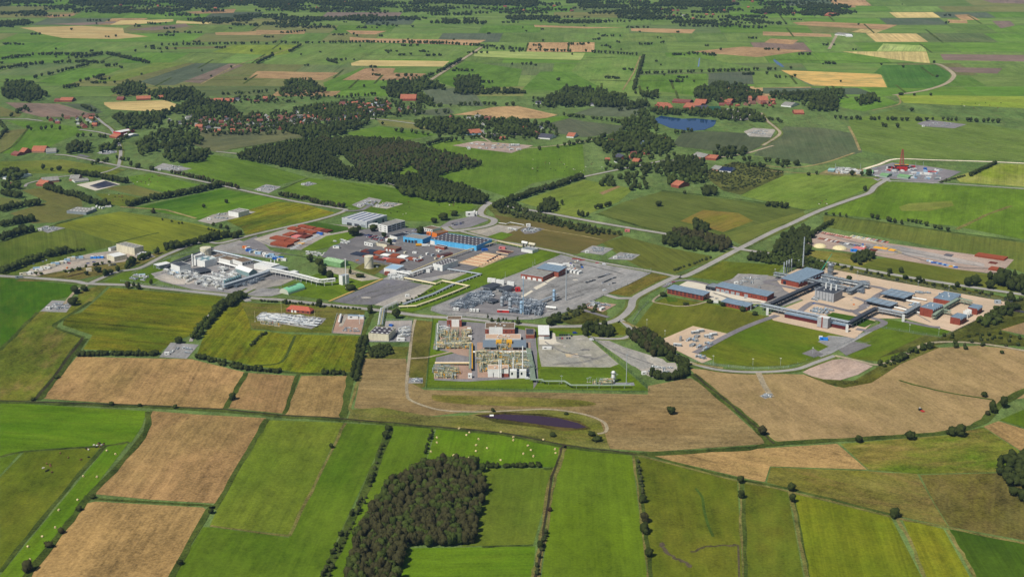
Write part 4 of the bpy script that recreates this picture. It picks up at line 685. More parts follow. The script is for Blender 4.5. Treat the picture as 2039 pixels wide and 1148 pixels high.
# ---- single trees anyone would point at
singles([(1336,825,9.5,8,'lone round tree in the middle of the brown stubble field'),(1518,866,10,10,'brown leaved tree where two ditches meet at the stubble corner','round','b'),(1710,881,8,7.5,'small round tree on the ditch above the rough meadow'),
 (1811,875,11,9,'middle sized dark tree on the ditch below the tractor field'),(1895,867,11,9.5,'left half of the wide dark tree pair by the ditch bend'),(1911,868,12,12,'largest dark tree on the ditch bend at lower right'),
 (1960,790,8,6,'bush like tree at the corner of the far right stubble'),(1976,822,9,13,'tall tree by the ditch at the right edge'),(1998,812,9,14,'tallest tree of the pair at the right edge ditch'),(1966,826,6,5,'small tree under the tall right edge pair','round','b'),
 (1475,962,7,8,'upper tree on the bank between two right meadows'),(1477,992,7,8,'lower tree on the bank between two right meadows'),(1575,978,8,8.5,'tree at the top of the ditch beside the yellow green meadow'),(1578,1000,6,8,'slim tree just below the ditch head'),
 (1781,1030,10,9,'round tree heading the row between the two yellow green meadows'),(1280,1000,8,7,'upper small tree on the bank of the centre meadow'),(1285,1040,9,10,'tall tree on the bank beside the muddy tracks','tall','b'),(1283,1062,9,10,'broad dark tree on the bank beside the muddy tracks'),(1291,1108,8,8,'lowest tree on the bank beside the muddy tracks'),
 (1075,1092,6,7,'dark tree in the wet lane right of the wood'),(1095,1017,5,4,'copper coloured bush in the wet lane','bush','r'),(1188,878,12,6,'wide green bush beside the end of the pond track','bush'),(1178,868,9,5,'smaller bush beside the end of the pond track','bush'),(1100,869,8,5,'bush on the marsh above the bale meadow','bush'),
 (463,796,8,8,'round bush on the bank between two stubble fields'),(222,806,6,4,'left bush on the long ditch under the stubble','bush'),(278,809,6,4,'middle bush on the long ditch under the stubble','bush'),(349,813,5.5,5,'right bush on the long ditch under the stubble','bush'),(112,753,7,4,'bush on the bank left of the stubble','bush'),(66,797,6,4,'bush where the left bank meets the long ditch','bush'),
 (55,1138,9,10,'brown tree at the lower left corner of the stubble','round','b'),(98,1090,8,6,'brown bush on the lower left bank','bush','b'),(122,1062,7,6,'brownish bush halfway up the lower left bank','bush','b'),(157,1016,7,5,'bush at the upper end of the lower left bank','bush'),(185,992,6,4,'bush at the gap between the two lower stubble fields','bush'),
 (421,1022,6,5,'bush at the corner of the lower stubble','bush'),(358,1124,6,5,'bush on the ditch right of the lower stubble','bush'),(660,892,5,5,'small thin tree on the pale bank between meadows'),(772,858,7,6,'tree at the head of the hedge below the pond path'),(768,872,8,7,'second tree at the head of the hedge below the pond path'),
 (406,414,7,7,'left lone tree in the bright meadow'),(451,405,7,8,'right lone tree in the bright meadow'),(1311,411,11,9,'lone round tree inside the big maize field'),(1119,408,6,9,'small lone tree in the striped meadow'),(1363,386,7,6,'small tree at the corner below the orange roofed barn'),
 (144,608,14,11,'dark tree at the gravel corner left of the yellow maize'),(150,585,12,11,'large dark tree at the top of the left lane'),(168,580,10,8,'rounded tree next to the left road junction'),(151,601,8,7,'lone tree by the left wellhead gate'),
 (357,683,11,8,'round dark tree at the gate of the paved well pad'),(255,575,8,10,'left brown tree on the road verge below the lorry yard','round','b'),(276,576,9,10,'conical tree on the road verge below the gas plant','cone'),(266,570,6,7,'small tree behind the verge pair','cone'),
 (301,568,6,11,'slim tree by the corner of the gas plant fence','tall'),(637,612,9,11,'round tree on the road above the red roofed station'),(737,624,8,11,'tree at the corner of the grey lot'),(790,634,12,13,'large tree by the pipe bridge crossing'),(698,578,16,9,'broad dark bush on the lawn beside the grey lot','bush'),
 (570,606,6,7,'small tree on the hedge below the green hangar'),(210,548,8,7,'round bush at the road fork','bush'),(172,548,7,7,'bush on the bank inside the fork','bush'),(195,542,12,9,'wide bush before the road fork','bush'),
 (618,522,10,13,'tall tree left of the green hall','tall'),(636,530,14,12,'round tree below the green hall'),(641,548,14,14,'dark tree left of the striped mast'),(656,556,12,12,'dark tree next to the white tower'),(697,546,6,12,'pointed conifer beside the white tower','cone'),(716,552,14,6,'low bush mound beside the white tower','bush'),
 (743,461,14,12,'tree between the grey hall and the car park'),(706,470,20,13,'large dark tree at the left of the car park'),(765,473,8,8,'small tree by the white office'),(838,466,14,12,'tree before the orange workshop'),(864,444,11,8,'round tree beside the visitor road'),(882,438,18,11,'dark wide tree on the pasture edge'),(905,430,12,9,'tree at the end of the pasture edge'),(776,488,8,10,'small tree beside the low white offices'),(716,458,8,7,'small tree by the hall forecourt'),
 (1690,560,9,8,'round tree on the road behind the steel tower'),(1692,522,0.1,.1,'x'),(1772,545,8,8,'left tree on the far side of the back road'),(1794,543,8,8,'right tree on the far side of the back road'),(1802,556,7,6,'small tree on the near side of the back road'),(1830,562,9,9,'tree behind the air coolers'),(1906,572,8,8,'small tree left of the big pair behind the red halls'),
 (1926,570,13,12,'left of the two big trees behind the red halls'),(1942,570,16,16,'bigger of the two trees behind the red halls'),(1970,575,14,12,'tree right of the big pair behind the red halls'),(1992,570,17,20,'tallest tree on the back road at right'),(2010,576,10,15,'slim tree beside the tallest right tree','tall'),
 (2012,600,12,12,'dark tree where the back road leaves the picture'),(1610,350,8,7,'bush by the old well site'),(1626,348,6,8,'slim tree by the old well site'),(1696,350,11,10,'left tree before the drill site'),(1716,350,8,9,'middle tree before the drill site'),(1731,350,13,12,'right tree before the drill site'),(1722,380,8,9,'tree on the bend of the long road'),
 (1548,328,10,10,'left tree of the row under the maize'),(1566,328,10,10,'middle tree of the row under the maize'),(1585,330,14,10,'right tree of the row under the maize'),(1815,222,12,9,'lone tree above the far tree row'),(1860,126,9,8,'tree at the top of the far curved track'),(1866,154,9,7,'lone tree inside the far curved track'),(1794,190,14,8,'broad tree at the start of the far curved track'),
 (1820,191,8,7,'small round tree on the far curved track'),(1853,191,8,7,'tree right of the far curved track start'),(1575,138,9,9,'tree beside the far blue pond'),(1674,164,6,6,'tree inside the golden field'),(1755,130,8,7,'tree in the far dark meadow'),(1090,248,14,9,'lone tree above the far green maize'),
 (86,338,8,11,'left round tree above the long farm'),(103,341,7,7,'small tree above the long farm'),(118,340,11,10,'right tree above the long farm'),(261,332,8,13,'slim tall tree beside the well site','tall'),(275,335,11,10,'round tree beside the well site'),(302,340,12,9,'spreading tree beside the well site'),
 (56,256,9,8,'lone tree at the corner of three far fields'),(725,174,7,8,'lone tree on the green above the big farm'),(762,249,7,8,'lone tree at the middle of the olive field'),(915,262,12,12,'round tree by the orange barn'),(305,425,10,10,'tree at the bend of the shed lane','cone','b'),(425,450,6,6,'left tree at the lane corner'),(440,455,6,8,'middle tree at the lane corner'),(452,457,7,7,'third tree at the lane corner'),(478,468,9,9,'right tree at the road junction'),
 (1413,603,9,5,'bush in front of the small brick hall','bush'),(1438,610,9,7,'round bush in front of the small brick hall','bush'),(1478,620,10,7,'bush at the corner of the small brick hall','bush'),(1503,628,8,6,'bush before the pipe bridge foot','bush'),(1320,590,12,6,'bush at the left end of the garden','bush'),(1365,607,9,4,'bush below the garden path','bush'),
 (1108,643,12,10,'left of the two round bushes under the process yard'),(1095,648,12,10,'lower round bush under the process yard'),(1190,655,8,12,'pointed tree by the road under the process yard','cone'),(982,820,5,5,'small bush by the pond hide','bush'),(1127,825,6,3,'low bush on the pond track','bush')], fam='single')
# ================================================================ BUILDERS
def C_(n, c, **k): return mat(n, c, **k)
WH = C_('white_paint', (234,234,228), rough=.5, var=.04); BW = C_('bright_white', (238,238,234), rough=.4, var=.02); BGY = C_('blue_grey_shaded_steel', (120,134,148), rough=.45); DGY = C_('mid_grey_shaded_steel', (96,106,118), rough=.5); CR = C_('cream_wall', (222,214,186), rough=.7, var=.07)  # blue and mid grey steel: shadow tones of the pipework put into the colour
GY = C_('grey_cladding', (140,148,152), rough=.5, var=.06); DG = C_('dark_grey', (72,76,84), var=.12); LG = C_('light_grey_steel', (172,180,186), rough=.4, metal=.0, var=.08)
BR_ = C_('red_brick', (150,82,64), rough=.85, var=.12, scale=.9); RC = C_('red_cladding', (144,70,52), rough=.7, var=.06)
RF = C_('grey_roof', (152,150,142), rough=.8, var=.1, scale=.3); DR = C_('dark_roof', (84,78,84), rough=.8, var=.15, scale=.3); BLR = C_('blue_grey_roof', (132,152,168), rough=.45, var=.06)
BL = C_('bright_blue', (92,182,232), rough=.6, var=.05); BLD = C_('mid_blue', (40,96,180), rough=.5); OR_ = C_('orange_wall', (226,124,44)); BRO = C_('brown_roof', (126,106,84), var=.14)
TEAL = C_('teal_steel', (112,144,150), rough=.5); GRN = C_('green_cladding', (128,172,116), rough=.55); MINT = C_('mint_roof', (136,206,164), rough=.5); DGN = C_('dark_green_paint', (40,84,62))
YE = C_('yellow_paint', (226,168,40)); YC = C_('cream_pipe', (206,192,150)); GP = C_('sage_pipe', (140,156,134)); RED = C_('red_paint', (190,50,46), rough=.5); RU = C_('rust', (144,72,44), rough=.9, var=.3, scale=1.2)
RU2 = C_('dark_rust', (104,48,34), rough=.9, var=.3, scale=1.2); NV = C_('navy_pipe', (40,48,66)); PK = C_('pink_coating', (206,120,116)); GLASS = C_('window_glass', (34,42,54), rough=.12, var=.1, spec=.6); CON = C_('concrete', (190,184,170), rough=.9, var=.1, scale=.4)
TILE = C_('orange_tile', (182,112,84), rough=.85, var=.14, scale=.7); TILE2 = C_('red_tile', (138,84,74), rough=.85, var=.14, scale=.7); SLATE = C_('slate_roof', (82,82,92), rough=.75, var=.14, scale=.7); PV = C_('solar_panel', (44,52,84), rough=.25, var=.08); PNK = C_('brick_pale', (182,132,112), var=.12, scale=.9)
LB = C_('light_blue_steel', (160,190,214), rough=.4, var=.06); CRT = C_('cream_tarp', (226,214,170)); BLK = C_('tyre_black', (26,26,28)); STEEL = C_('bare_steel', (178,184,190), rough=.3, metal=.6, var=.06)
DOOR = C_('roller_door', (150,156,160)); TILE3 = C_('tile_brown', (120,84,70), rough=.85, var=.14, scale=.7)

def clad(m, per=1.2, amp=.1):
    """give a wall or roof material panel seams, rain streaks and faded patches"""
    n = m.node_tree.nodes; L = m.node_tree.links; p = n['Principled BSDF']; src = p.inputs['Base Color'].links[0].from_socket
    tc = n.new('ShaderNodeTexCoord'); w = n.new('ShaderNodeTexWave'); w.wave_type = 'BANDS'; w.bands_direction = 'X'; w.inputs['Scale'].default_value = .314/per; w.inputs['Distortion'].default_value = 0
    L.new(tc.outputs['Object'], w.inputs['Vector']); mr = n.new('ShaderNodeMapRange'); mr.inputs[1].default_value = .85; mr.inputs[2].default_value = 1; mr.inputs[3].default_value = 1; mr.inputs[4].default_value = 1-amp; L.new(w.outputs['Fac'], mr.inputs[0])
    t = n.new('ShaderNodeTexNoise'); t.inputs['Scale'].default_value = .35; t.inputs['Detail'].default_value = 5; mp = n.new('ShaderNodeMapping'); mp.inputs['Scale'].default_value = (1, 1, .25); L.new(tc.outputs['Object'], mp.inputs[0]); L.new(mp.outputs[0], t.inputs['Vector'])
    m2 = n.new('ShaderNodeMapRange'); m2.inputs[1].default_value = .35; m2.inputs[2].default_value = .7; m2.inputs[3].default_value = 1.05; m2.inputs[4].default_value = 1-amp*1.6; L.new(t.outputs[0], m2.inputs[0])
    mm = n.new('ShaderNodeMath'); mm.operation = 'MULTIPLY'; L.new(mr.outputs[0], mm.inputs[0]); L.new(m2.outputs[0], mm.inputs[1]); s = n.new('ShaderNodeVectorMath'); s.operation = 'SCALE'; L.new(src, s.inputs[0]); L.new(mm.outputs[0], s.inputs[3]); L.new(s.outputs[0], p.inputs['Base Color'])
for m_, pr_, am_ in ((WH,3,.05),(CR,4,.12),(GY,3,.12),(BR_,6,.1),(RC,3,.14),(RF,5,.16),(DR,6,.2),(BLR,2.4,.14),(BL,6,.1),(BRO,5,.16),(GRN,3,.12),(DG,4,.16),(LG,4,.08),(TILE,3,.16),(TILE2,3,.16),(SLATE,3,.14),(CON,5,.14)): clad(m_, pr_, am_)
def frame(A, B, Cc):
    a, b, c = P(*A), P(*B), P(*Cc); ux = (b - a); L = ux.length; ux.normalize(); uy = Vector((-ux.y, ux.x, 0)); D = (c - b).dot(uy)
    return a, math.atan2(ux.y, ux.x), L, max(3.0, abs(D))
def wins(e, L, D, H, face, n, rows, m=GLASS, hh=1.3, fill=.62, z0=1.0):
    """window bands set 6 cm proud of a wall; face f r l b"""
    for r in range(rows):
        zc = z0 + (H - z0 - .5) * (r + .5) / rows
        for i in range(n):
            T = L if face in 'fb' else D; a, b = T*(i + .5 - fill/2)/n, T*(i + .5 + fill/2)/n; q = .06; mb = MB()
            if face == 'f': mb.box(a, -q, zc-hh/2, b, .02, zc+hh/2, m)
            else: mb.box(L-.02, a, zc-hh/2, L+q, b, zc+hh/2, m)
            mb.build('window', e)
def bld(name, label, A, B, Cc, hpx, wall=WH, roof=RF, style='flat', cat='building', group=None, sky=None, skm=WH, win=None, door=None, rpx=None, band=None, vents=0, low=None, H=None, pv=None, saw=0, loc=None):
    if loc: a, rz, L, D = loc
    else: a, rz, L, D = frame(A, B, Cc)
    H = H or hm(A[1] if A else 700, hpx); e = thing(name, label, cat, (a.x, a.y, 0), rz, group)
    w = MB(); z0 = -.3
    if style == 'flat':
        if low: w.box(0, 0, z0, L, D, H*low[0], low[1]); w.box(.03, .03, H*low[0], L-.03, D-.03, H, wall)
        else: w.box(0, 0, z0, L, D, H, wall)
        w.build('wall', e); r = MB(); q = .35
        r.box(.4, .4, H-.02, L-.4, D-.4, H+.08, roof)
        for bx in ((-.05,-.05,L+.05,.35),(-.05,D-.35,L+.05,D+.05),(-.05,.35,.35,D-.35),(L-.35,.35,L+.05,D-.35)): r.box(bx[0], bx[1], H-.1, bx[2], bx[3], H+q, band or wall)
        rf = r.build('roof', e); top = lambda x, y: H + .1
    elif style in ('gable', 'gable_y', 'hip'):
        R_ = hm(A[1], rpx) if (rpx and A) else (D if style != 'gable_y' else L) * .28; w.box(0, 0, z0, L, D, H, wall); o = .5
        if style == 'gable_y':
            w.add([(0,0,H),(L,0,H),(L/2,0,H+R_)], [(0,1,2)], wall); w.add([(0,D,H),(L,D,H),(L/2,D,H+R_)], [(1,0,2)], wall); w.build('wall', e); r = MB()
            r.add([(-o,-o,H-.2),(L/2,-o,H+R_+.1),(L/2,D+o,H+R_+.1),(-o,D+o,H-.2),(L+o,-o,H-.2),(L+o,D+o,H-.2)], [(0,1,2,3),(1,4,5,2)], roof); top = lambda x, y: H + R_*(1-abs(x-L/2)/(L/2)) + .14
        else:
            i = D*.5 if style == 'hip' else 0
            if not i: w.add([(0,0,H),(0,D,H),(0,D/2,H+R_)], [(1,0,2)], wall); w.add([(L,0,H),(L,D,H),(L,D/2,H+R_)], [(0,1,2)], wall)
            w.build('wall', e); r = MB()
            r.add([(-o,-o,H-.2),(L+o,-o,H-.2),(L+o-i,D/2,H+R_+.1),(-o+i,D/2,H+R_+.1),(-o,D+o,H-.2),(L+o,D+o,H-.2)], [(0,1,2,3),(3,2,5,4)] + ([(0,3,4),(1,5,2)] if i else []), roof); top = lambda x, y: H + R_*(1-abs(y-D/2)/(D/2)) + .14
        rf = r.build('roof', e)
    elif style == 'mono':   # slopes up to the back
        R_ = hm(A[1], rpx or 3) if A else 2; w.add([(0,0,z0),(L,0,z0),(L,D,z0),(0,D,z0),(0,0,H),(L,0,H),(L,D,H+R_),(0,D,H+R_)], [(0,1,5,4),(1,2,6,5),(2,3,7,6),(3,0,4,7)], wall); w.build('wall', e)
        r = MB(); r.add([(-.6,-.8,H+.0),(L+.6,-.8,H+.0),(L+.6,D+.6,H+R_+.25),(-.6,D+.6,H+R_+.25),(-.6,-.8,H+.3),(L+.6,-.8,H+.3),(L+.6,D+.6,H+R_+.55),(-.6,D+.6,H+R_+.55)], [(0,3,2,1),(4,5,6,7),(0,1,5,4),(1,2,6,5),(2,3,7,6),(3,0,4,7)], roof); rf = r.build('roof', e); top = lambda x, y: H + R_*y/D + .6
    elif style in ('arch', 'arch_y'):
        n = 10; W = L if style == 'arch_y' else D; T = D if style == 'arch_y' else L; w.box(0, 0, z0, L, D, H*.25, wall)
        pr = [(W/2 - W/2*math.cos(math.pi*i/n), H*.25 + H*.75*math.sin(math.pi*i/n)) for i in range(n+1)]; r = MB(); f = (lambda t, q: (q[0], t, q[1])) if style == 'arch_y' else (lambda t, q: (t, q[0], q[1]))
        vs = [f(-.2, q) for q in pr] + [f(T+.2, q) for q in pr]; r.add(vs, [(i, i+1, n+2+i, n+1+i) for i in range(n)], roof)
        for t in (0, T): w.add([f(t, q) for q in pr], [tuple(range(n+1))], wall)
        w.build('wall', e); rf = r.build('roof', e)
        def top(x, y):
            u = (x if style == 'arch_y' else y) / W; return H*.25 + H*.75*math.sqrt(max(0, 1-(2*u-1)**2)) + .1
    if saw:   # a jagged roof edge down one side: fins of cladding standing over the right wall
        s = MB()
        for i in range(saw):
            y0, y1 = D*i/saw, D*(i+1)/saw; s.add([(L-.1,y0,H-1.2),(L+1.3,y0,H-1.6),(L+1.3,y0+.3,H-1.6),(L-.1,y1,H-1.2),(L-.1,y0,H+.5),(L+1.3,y0,H-.3),(L+1.3,y0+.3,H-.3),(L-.1,y1,H+.5)], [(0,1,5,4),(1,2,6,5),(2,3,7,6),(4,5,6,7)], roof)
        s.build('roof_fins', e)
    if sky:
        nx, ny, fx, fy = sky
        for i in range(nx):
            for j in range(ny):
                k = MB(); x, y = L*(i+.5)/nx, D*(j+.5)/ny; dx, dy = L/nx*fx/2, D/ny*fy/2
                k.add([(x-dx,y-dy,top(x,y-dy)+.12),(x+dx,y-dy,top(x,y-dy)+.12),(x+dx,y+dy,top(x,y+dy)+.12),(x-dx,y+dy,top(x,y+dy)+.12),(x-dx,y-dy,top(x,y-dy)-.1),(x+dx,y-dy,top(x,y-dy)-.1),(x+dx,y+dy,top(x,y+dy)-.1),(x-dx,y+dy,top(x,y+dy)-.1)], [(0,1,2,3),(0,4,5,1),(1,5,6,2),(2,6,7,3),(3,7,4,0)], skm)
                k.build('skylight' if skm is not PV else 'solar_panel', e)
    if win:
        for q in win: wins(e, L, D, H, *q)
    if door:
        for f, u, w_, h_, m_ in door:
            k = MB()
            if f == 'f': k.box(L*u-w_/2, -.1, 0, L*u+w_/2, .02, h_, m_)
            else: k.box(L-.02, D*u-w_/2, 0, L+.1, D*u+w_/2, h_, m_)
            k.build('door', e)
    for i in range(vents):
        k = MB(); x, y = L*(.35+.4*((i*37) % 10)/10), D*(.3+.5*((i*53) % 10)/10); z = top(x, y); k.cyl((x,y,z-.3),(x,y,z+.9),.7,LG,8); k.cyl((x,y,z+.9),(x,y,z+1.2),.9,WH,8); k.build('roof_vent', e)
    e['_dim'] = (L, D, H); return e
def bx(name, label, x, y, L, W, H, m, an=0., cat='container', group=None, top=None, base=.15, detail=True):
    """a cabin or container with corner posts, door and plinth"""
    b = MB(); b.box(-L/2, -W/2, base, L/2, W/2, base+H, m, top or m)
    o = b.build(name, None, label, cat, group, loc=P(x, y), rz=an)
    if detail:
        d = MB(); d.box(L/2-.02, -W*.3, base+.1, L/2+.07, W*.3, base+H*.9, DOOR); d.box(-L*.3, -W/2-.06, base+H*.45, -L*.05, -W/2+.02, base+H*.8, GLASS); d.build('door', o)
        f = MB(); f.box(-L/2, -W/2, 0, L/2, W/2, base, DG); f.build('base', o)
    return o
def stack(label, x, y, hpx, rpx, m=LG, cat='chimney', name='chimney', base=0, group=None, rings=3, taper=.75, skirt=None, rm=None):
    H = hm(y, hpx); r = rpx / ppm(y); e = thing(name, label, cat, P(x, y), 0, group)
    b = MB(); b.cyl((0,0,-.2),(0,0,H),r,m,12,r*taper); b.build('shaft', e)
    k = MB(); k.cyl((0,0,0),(0,0,max(.8,H*.06)),r*1.6,CON if not skirt else skirt,10); k.build('base', e)
    for i in range(rings):
        z = H*(i+1)/(rings+1); k = MB(); k.cyl((0,0,z),(0,0,z+.25),r*1.35,rm or DG,12); k.build('ring', e)
    return e
def mast(label, x, y, hpx, r=.28, m=LG, name='mast', cat='mast', group=None, head=True):
    H = hm(y, hpx); e = thing(name, label, cat, P(x, y), 0, group); b = MB(); b.cyl((0,0,0),(0,0,H),r*1.4,m,8,r); b.build('pole', e)
    k = MB(); k.box(-.8,-.8,0,.8,.8,.5,CON); k.build('base', e)
    if head: k = MB(); k.box(-1.4,-.25,H,1.4,.25,H+.3,m); k.cyl((0,0,H),(0,0,H+1.5),.08,m,5); k.build('head', e)
    return e
def column(label, x, y, hpx, rpx, m=LB, name='vessel', cat='tank', group=None, plat=2, cage=False):
    H = hm(y, hpx); r = rpx / ppm(y); e = thing(name, label, cat, P(x, y), 0, group)
    b = MB(); b.cyl((0,0,H*.1),(0,0,H*.93),r,m,16); b.dome((0,0,H*.93),r,H*.07+.3,m,16); b.build('body', e)
    k = MB(); k.cyl((0,0,-.1),(0,0,H*.1),r*.82,GY,12); k.build('skirt', e)
    for i in range(plat):
        z = H*(.45+.4*i/max(1,plat-1)); k = MB(); k.cyl((0,0,z),(0,0,z+.15),r*1.5,GY,12)
        for j in range(8): a = j*math.pi/4; k.cyl((r*1.45*math.cos(a),r*1.45*math.sin(a),z),(r*1.45*math.cos(a),r*1.45*math.sin(a),z+1.1),.05,GY,4)
        k.build('platform', e)
    k = MB()
    for i in range(int(H/1.2)): k.box(r+.1,-.35,i*1.2+.3,r+.3,.35,i*1.2+.4,DG)
    k.cyl((r+.25,-.35,0),(r+.25,-.35,H*.9),.06,DG,4); k.cyl((r+.25,.35,0),(r+.25,.35,H*.9),.06,DG,4); k.build('ladder', e)
    if cage:
        k = MB()
        for i in range(6): k.cyl((0,0,H*(i+1)/7),(0,0,H*(i+1)/7+.2),r*1.15,GY,16)
        for j in range(10): a = j*math.pi/5; k.cyl((r*1.12*math.cos(a),r*1.12*math.sin(a),0),(r*1.12*math.cos(a),r*1.12*math.sin(a),H*.95),.12,GY,4)
        k.build('cage', e)
    return e
def htank(label, A, B, rpx, m=WH, z=1.2, name='horizontal_tank', group=None, cat='tank'):
    a, b = P(*A), P(*B); d = b - a; L = d.length; r = rpx / ppm(A[1]); e = thing(name, label, cat, a, math.atan2(d.y, d.x), group)
    k = MB(); k.cyl((0,0,z+r),(L,0,z+r),r,m,14); k.dome((L,0,z+r),r,r*.5,m,14,3,(1,0,0)); k.dome((0,0,z+r),r,r*.5,m,14,3,(-1,0,0)); k.build('body', e)
    for t in (.2, .8): k = MB(); k.box(L*t-.3,-r*.8,0,L*t+.3,r*.8,z+r*.4,CON); k.build('saddle', e)
    return e
def pipeline(label, pts, hpx=4, r=.5, m=WH, n=1, gap=1.3, sup=9, sm=GY, name='pipeline', cat='pipeline', group=None, deck=False, walk=None, legw=None, z=None):
    """an overground run: pipes side by side on trestles"""
    w3 = [P(*p) for p in pts]; o = w3[0].copy(); Z = z or hm(pts[0][1], hpx); e = thing(name, label, cat, o, 0, group); W = (n-1)*gap/2
    seg = []; off = []
    for i, p in enumerate(w3):
        d = (w3[min(i+1,len(w3)-1)] - w3[max(i-1,0)]).normalized(); off.append(Vector((-d.y, d.x, 0)))
    for j in range(n):
        k = MB(); u = -W + j*gap; q = [w3[i] - o + off[i]*u + Vector((0,0,Z)) for i in range(len(w3))]
        k.pipe(q, r, m if not isinstance(m, (list, tuple)) else m[j % len(m)], 8)
        for c in q[1:-1]: k.cyl(c - Vector((0,0,r)), c + Vector((0,0,r)), r*1.05, m if not isinstance(m, (list, tuple)) else m[j % len(m)], 8)
        k.build('pipe', e)
    lw = legw or (W + 1.0)
    cnt = 0
    for a, b in zip(w3, w3[1:]):
        L = (b-a).length; d = (b-a).normalized(); s = Vector((-d.y, d.x, 0)); k = max(1, int(L/sup))
        for i in range(k):
            if cnt >= 95: break
            cnt += 1; c = a + d*(i+.5)*L/k - o; t = MB()
            t.cyl(c + s*lw, c + s*lw + Vector((0,0,Z-r)), .22, sm, 5)
            if n > 1 or deck: t.cyl(c - s*lw, c - s*lw + Vector((0,0,Z-r)), .22, sm, 5)
            t.cyl(c - s*(lw if (n > 1 or deck) else .6) + Vector((0,0,Z-r-.1)), c + s*lw + Vector((0,0,Z-r-.1)), .2, sm, 5); t.build('trestle', e)
    if deck:
        for h_, mm in ((Z - r - .25, sm), (Z + 2.6, walk or sm)):
            t = MB()
            for a, b in zip(w3, w3[1:]):
                d = (b-a).normalized(); s = Vector((-d.y, d.x, 0)); A_, B_ = a-o, b-o
                for sgn in (-1, 1): t.cyl(A_ + s*lw*sgn + Vector((0,0,h_)), B_ + s*lw*sgn + Vector((0,0,h_)), .22, mm, 4)
                L = (b-a).length
                for i in range(int(L/5)+1):
                    c = A_ + d*min(L, i*5); t.cyl(c - s*lw + Vector((0,0,h_)), c + s*lw + Vector((0,0,h_)), .14, mm, 4)
                    if h_ > Z: t.cyl(c + s*lw*(-1)**i + Vector((0,0,Z-r)), c + d*min(5, L-i*5 if L-i*5 > 0 else 0) + s*lw*(-1)**i + Vector((0,0,h_)), .12, mm, 4); t.cyl(c + s*lw + Vector((0,0,Z-r)), c + s*lw + Vector((0,0,h_)), .12, mm, 4); t.cyl(c - s*lw + Vector((0,0,Z-r)), c - s*lw + Vector((0,0,h_)), .12, mm, 4)
            t.build('truss', e)
        t = MB()
        for a, b in zip(w3, w3[1:]):
            d = (b-a).normalized(); s = Vector((-d.y, d.x, 0)); A_, B_ = a-o, b-o; zz = Vector((0,0,Z+2.7))
            t.add([A_-s*lw*.75+zz, B_-s*lw*.75+zz, B_+s*lw*.75+zz, A_+s*lw*.75+zz, A_-s*lw*.75+zz*.97, B_-s*lw*.75+zz*.97, B_+s*lw*.75+zz*.97, A_+s*lw*.75+zz*.97], [(0,1,2,3),(7,6,5,4),(0,4,5,1),(2,6,7,3)], walk or sm)
        t.build('walkway', e)
    return e
def canopy(label, A, B, Cc, hpx, roof=DG, name='canopy', cat='canopy', fans=0, fins=0, leg=GY, group=None, under=None):
    a, rz, L, D = frame(A, B, Cc); H = hm(A[1], hpx); e = thing(name, label, cat, (a.x, a.y, 0), rz, group)
    k = MB(); k.box(0,0,H-.9,L,D,H,leg,roof); k.build('deck', e); nx, ny = max(2, int(L/9)), max(2, int(D/9))
    for i in range(nx+1):
        for j in range(ny+1): k = MB(); k.cyl((L*i/nx*.98+.2, D*j/ny*.98+.2, 0), (L*i/nx*.98+.2, D*j/ny*.98+.2, H-.9), .22, leg, 5); k.build('leg', e)
    if fans:
        for i in range(fans):
            k = MB(); x = L*(i+.5)/fans; k.cyl((x, D*.25, H-2.4), (x, D*.25, H-.9), L/fans*.38, DG, 12, L/fans*.44); k.build('fan', e); k = MB(); k.cyl((x, D*.75, H-2.4), (x, D*.75, H-.9), L/fans*.38, DG, 12, L/fans*.44); k.build('fan', e)
    if fins:
        for r_ in range(2):
            for i in range(fins): k = MB(); x = L*(i+.5)/fins; k.cyl((x, D*(.98-.5*r_), H), (x, D*(.98-.5*r_), H+1.6), .16, LG, 4); k.build('relief_pipe', e)
        for i in range(1, 4): k = MB(); k.box(L*i/4-.25, 0, H, L*i/4+.25, D, H+.35, GY); k.build('beam', e)
        for i in range(1, 3): k = MB(); k.box(0, D*i/3-.2, H, L, D*i/3+.2, H+.3, LG); k.build('beam', e)
    if under: k = MB(); k.box(L*.1, D*.15, 0, L*.9, D*.9, H*.7, under); k.build('equipment', e)
    return e
def tank(label, x, y, hpx, rpx, m=CR, name='storage_tank', roofm=None):
    H = hm(y, hpx); r = rpx / ppm(y); p = P(x, y); e = thing(name, label, 'tank', p)
    k = MB(); k.cyl((0,0,-.1),(0,0,H),r,m,32); k.build('shell', e); k = MB(); k.dome((0,0,H),r*1.0,r*.14,roofm or m,32,3); k.cyl((0,0,H-.1),(0,0,H+.25),r*1.03,WH,32,cap=False); k.build('roof', e)
    k = MB()
    for i in range(14):
        t = 3.6 + i*.13; k.box(*(Vector((r*1.02*math.cos(t)-.5, r*1.02*math.sin(t)-.5, H*i/14)))[:], *(Vector((r*1.02*math.cos(t)+.5, r*1.02*math.sin(t)+.5, H*i/14+.25)))[:], GY)
    k.build('stair', e); k = MB(); k.cyl((0,0,-.1),(0,0,.5),r*1.12,CON,32); k.build('foundation', e); return e
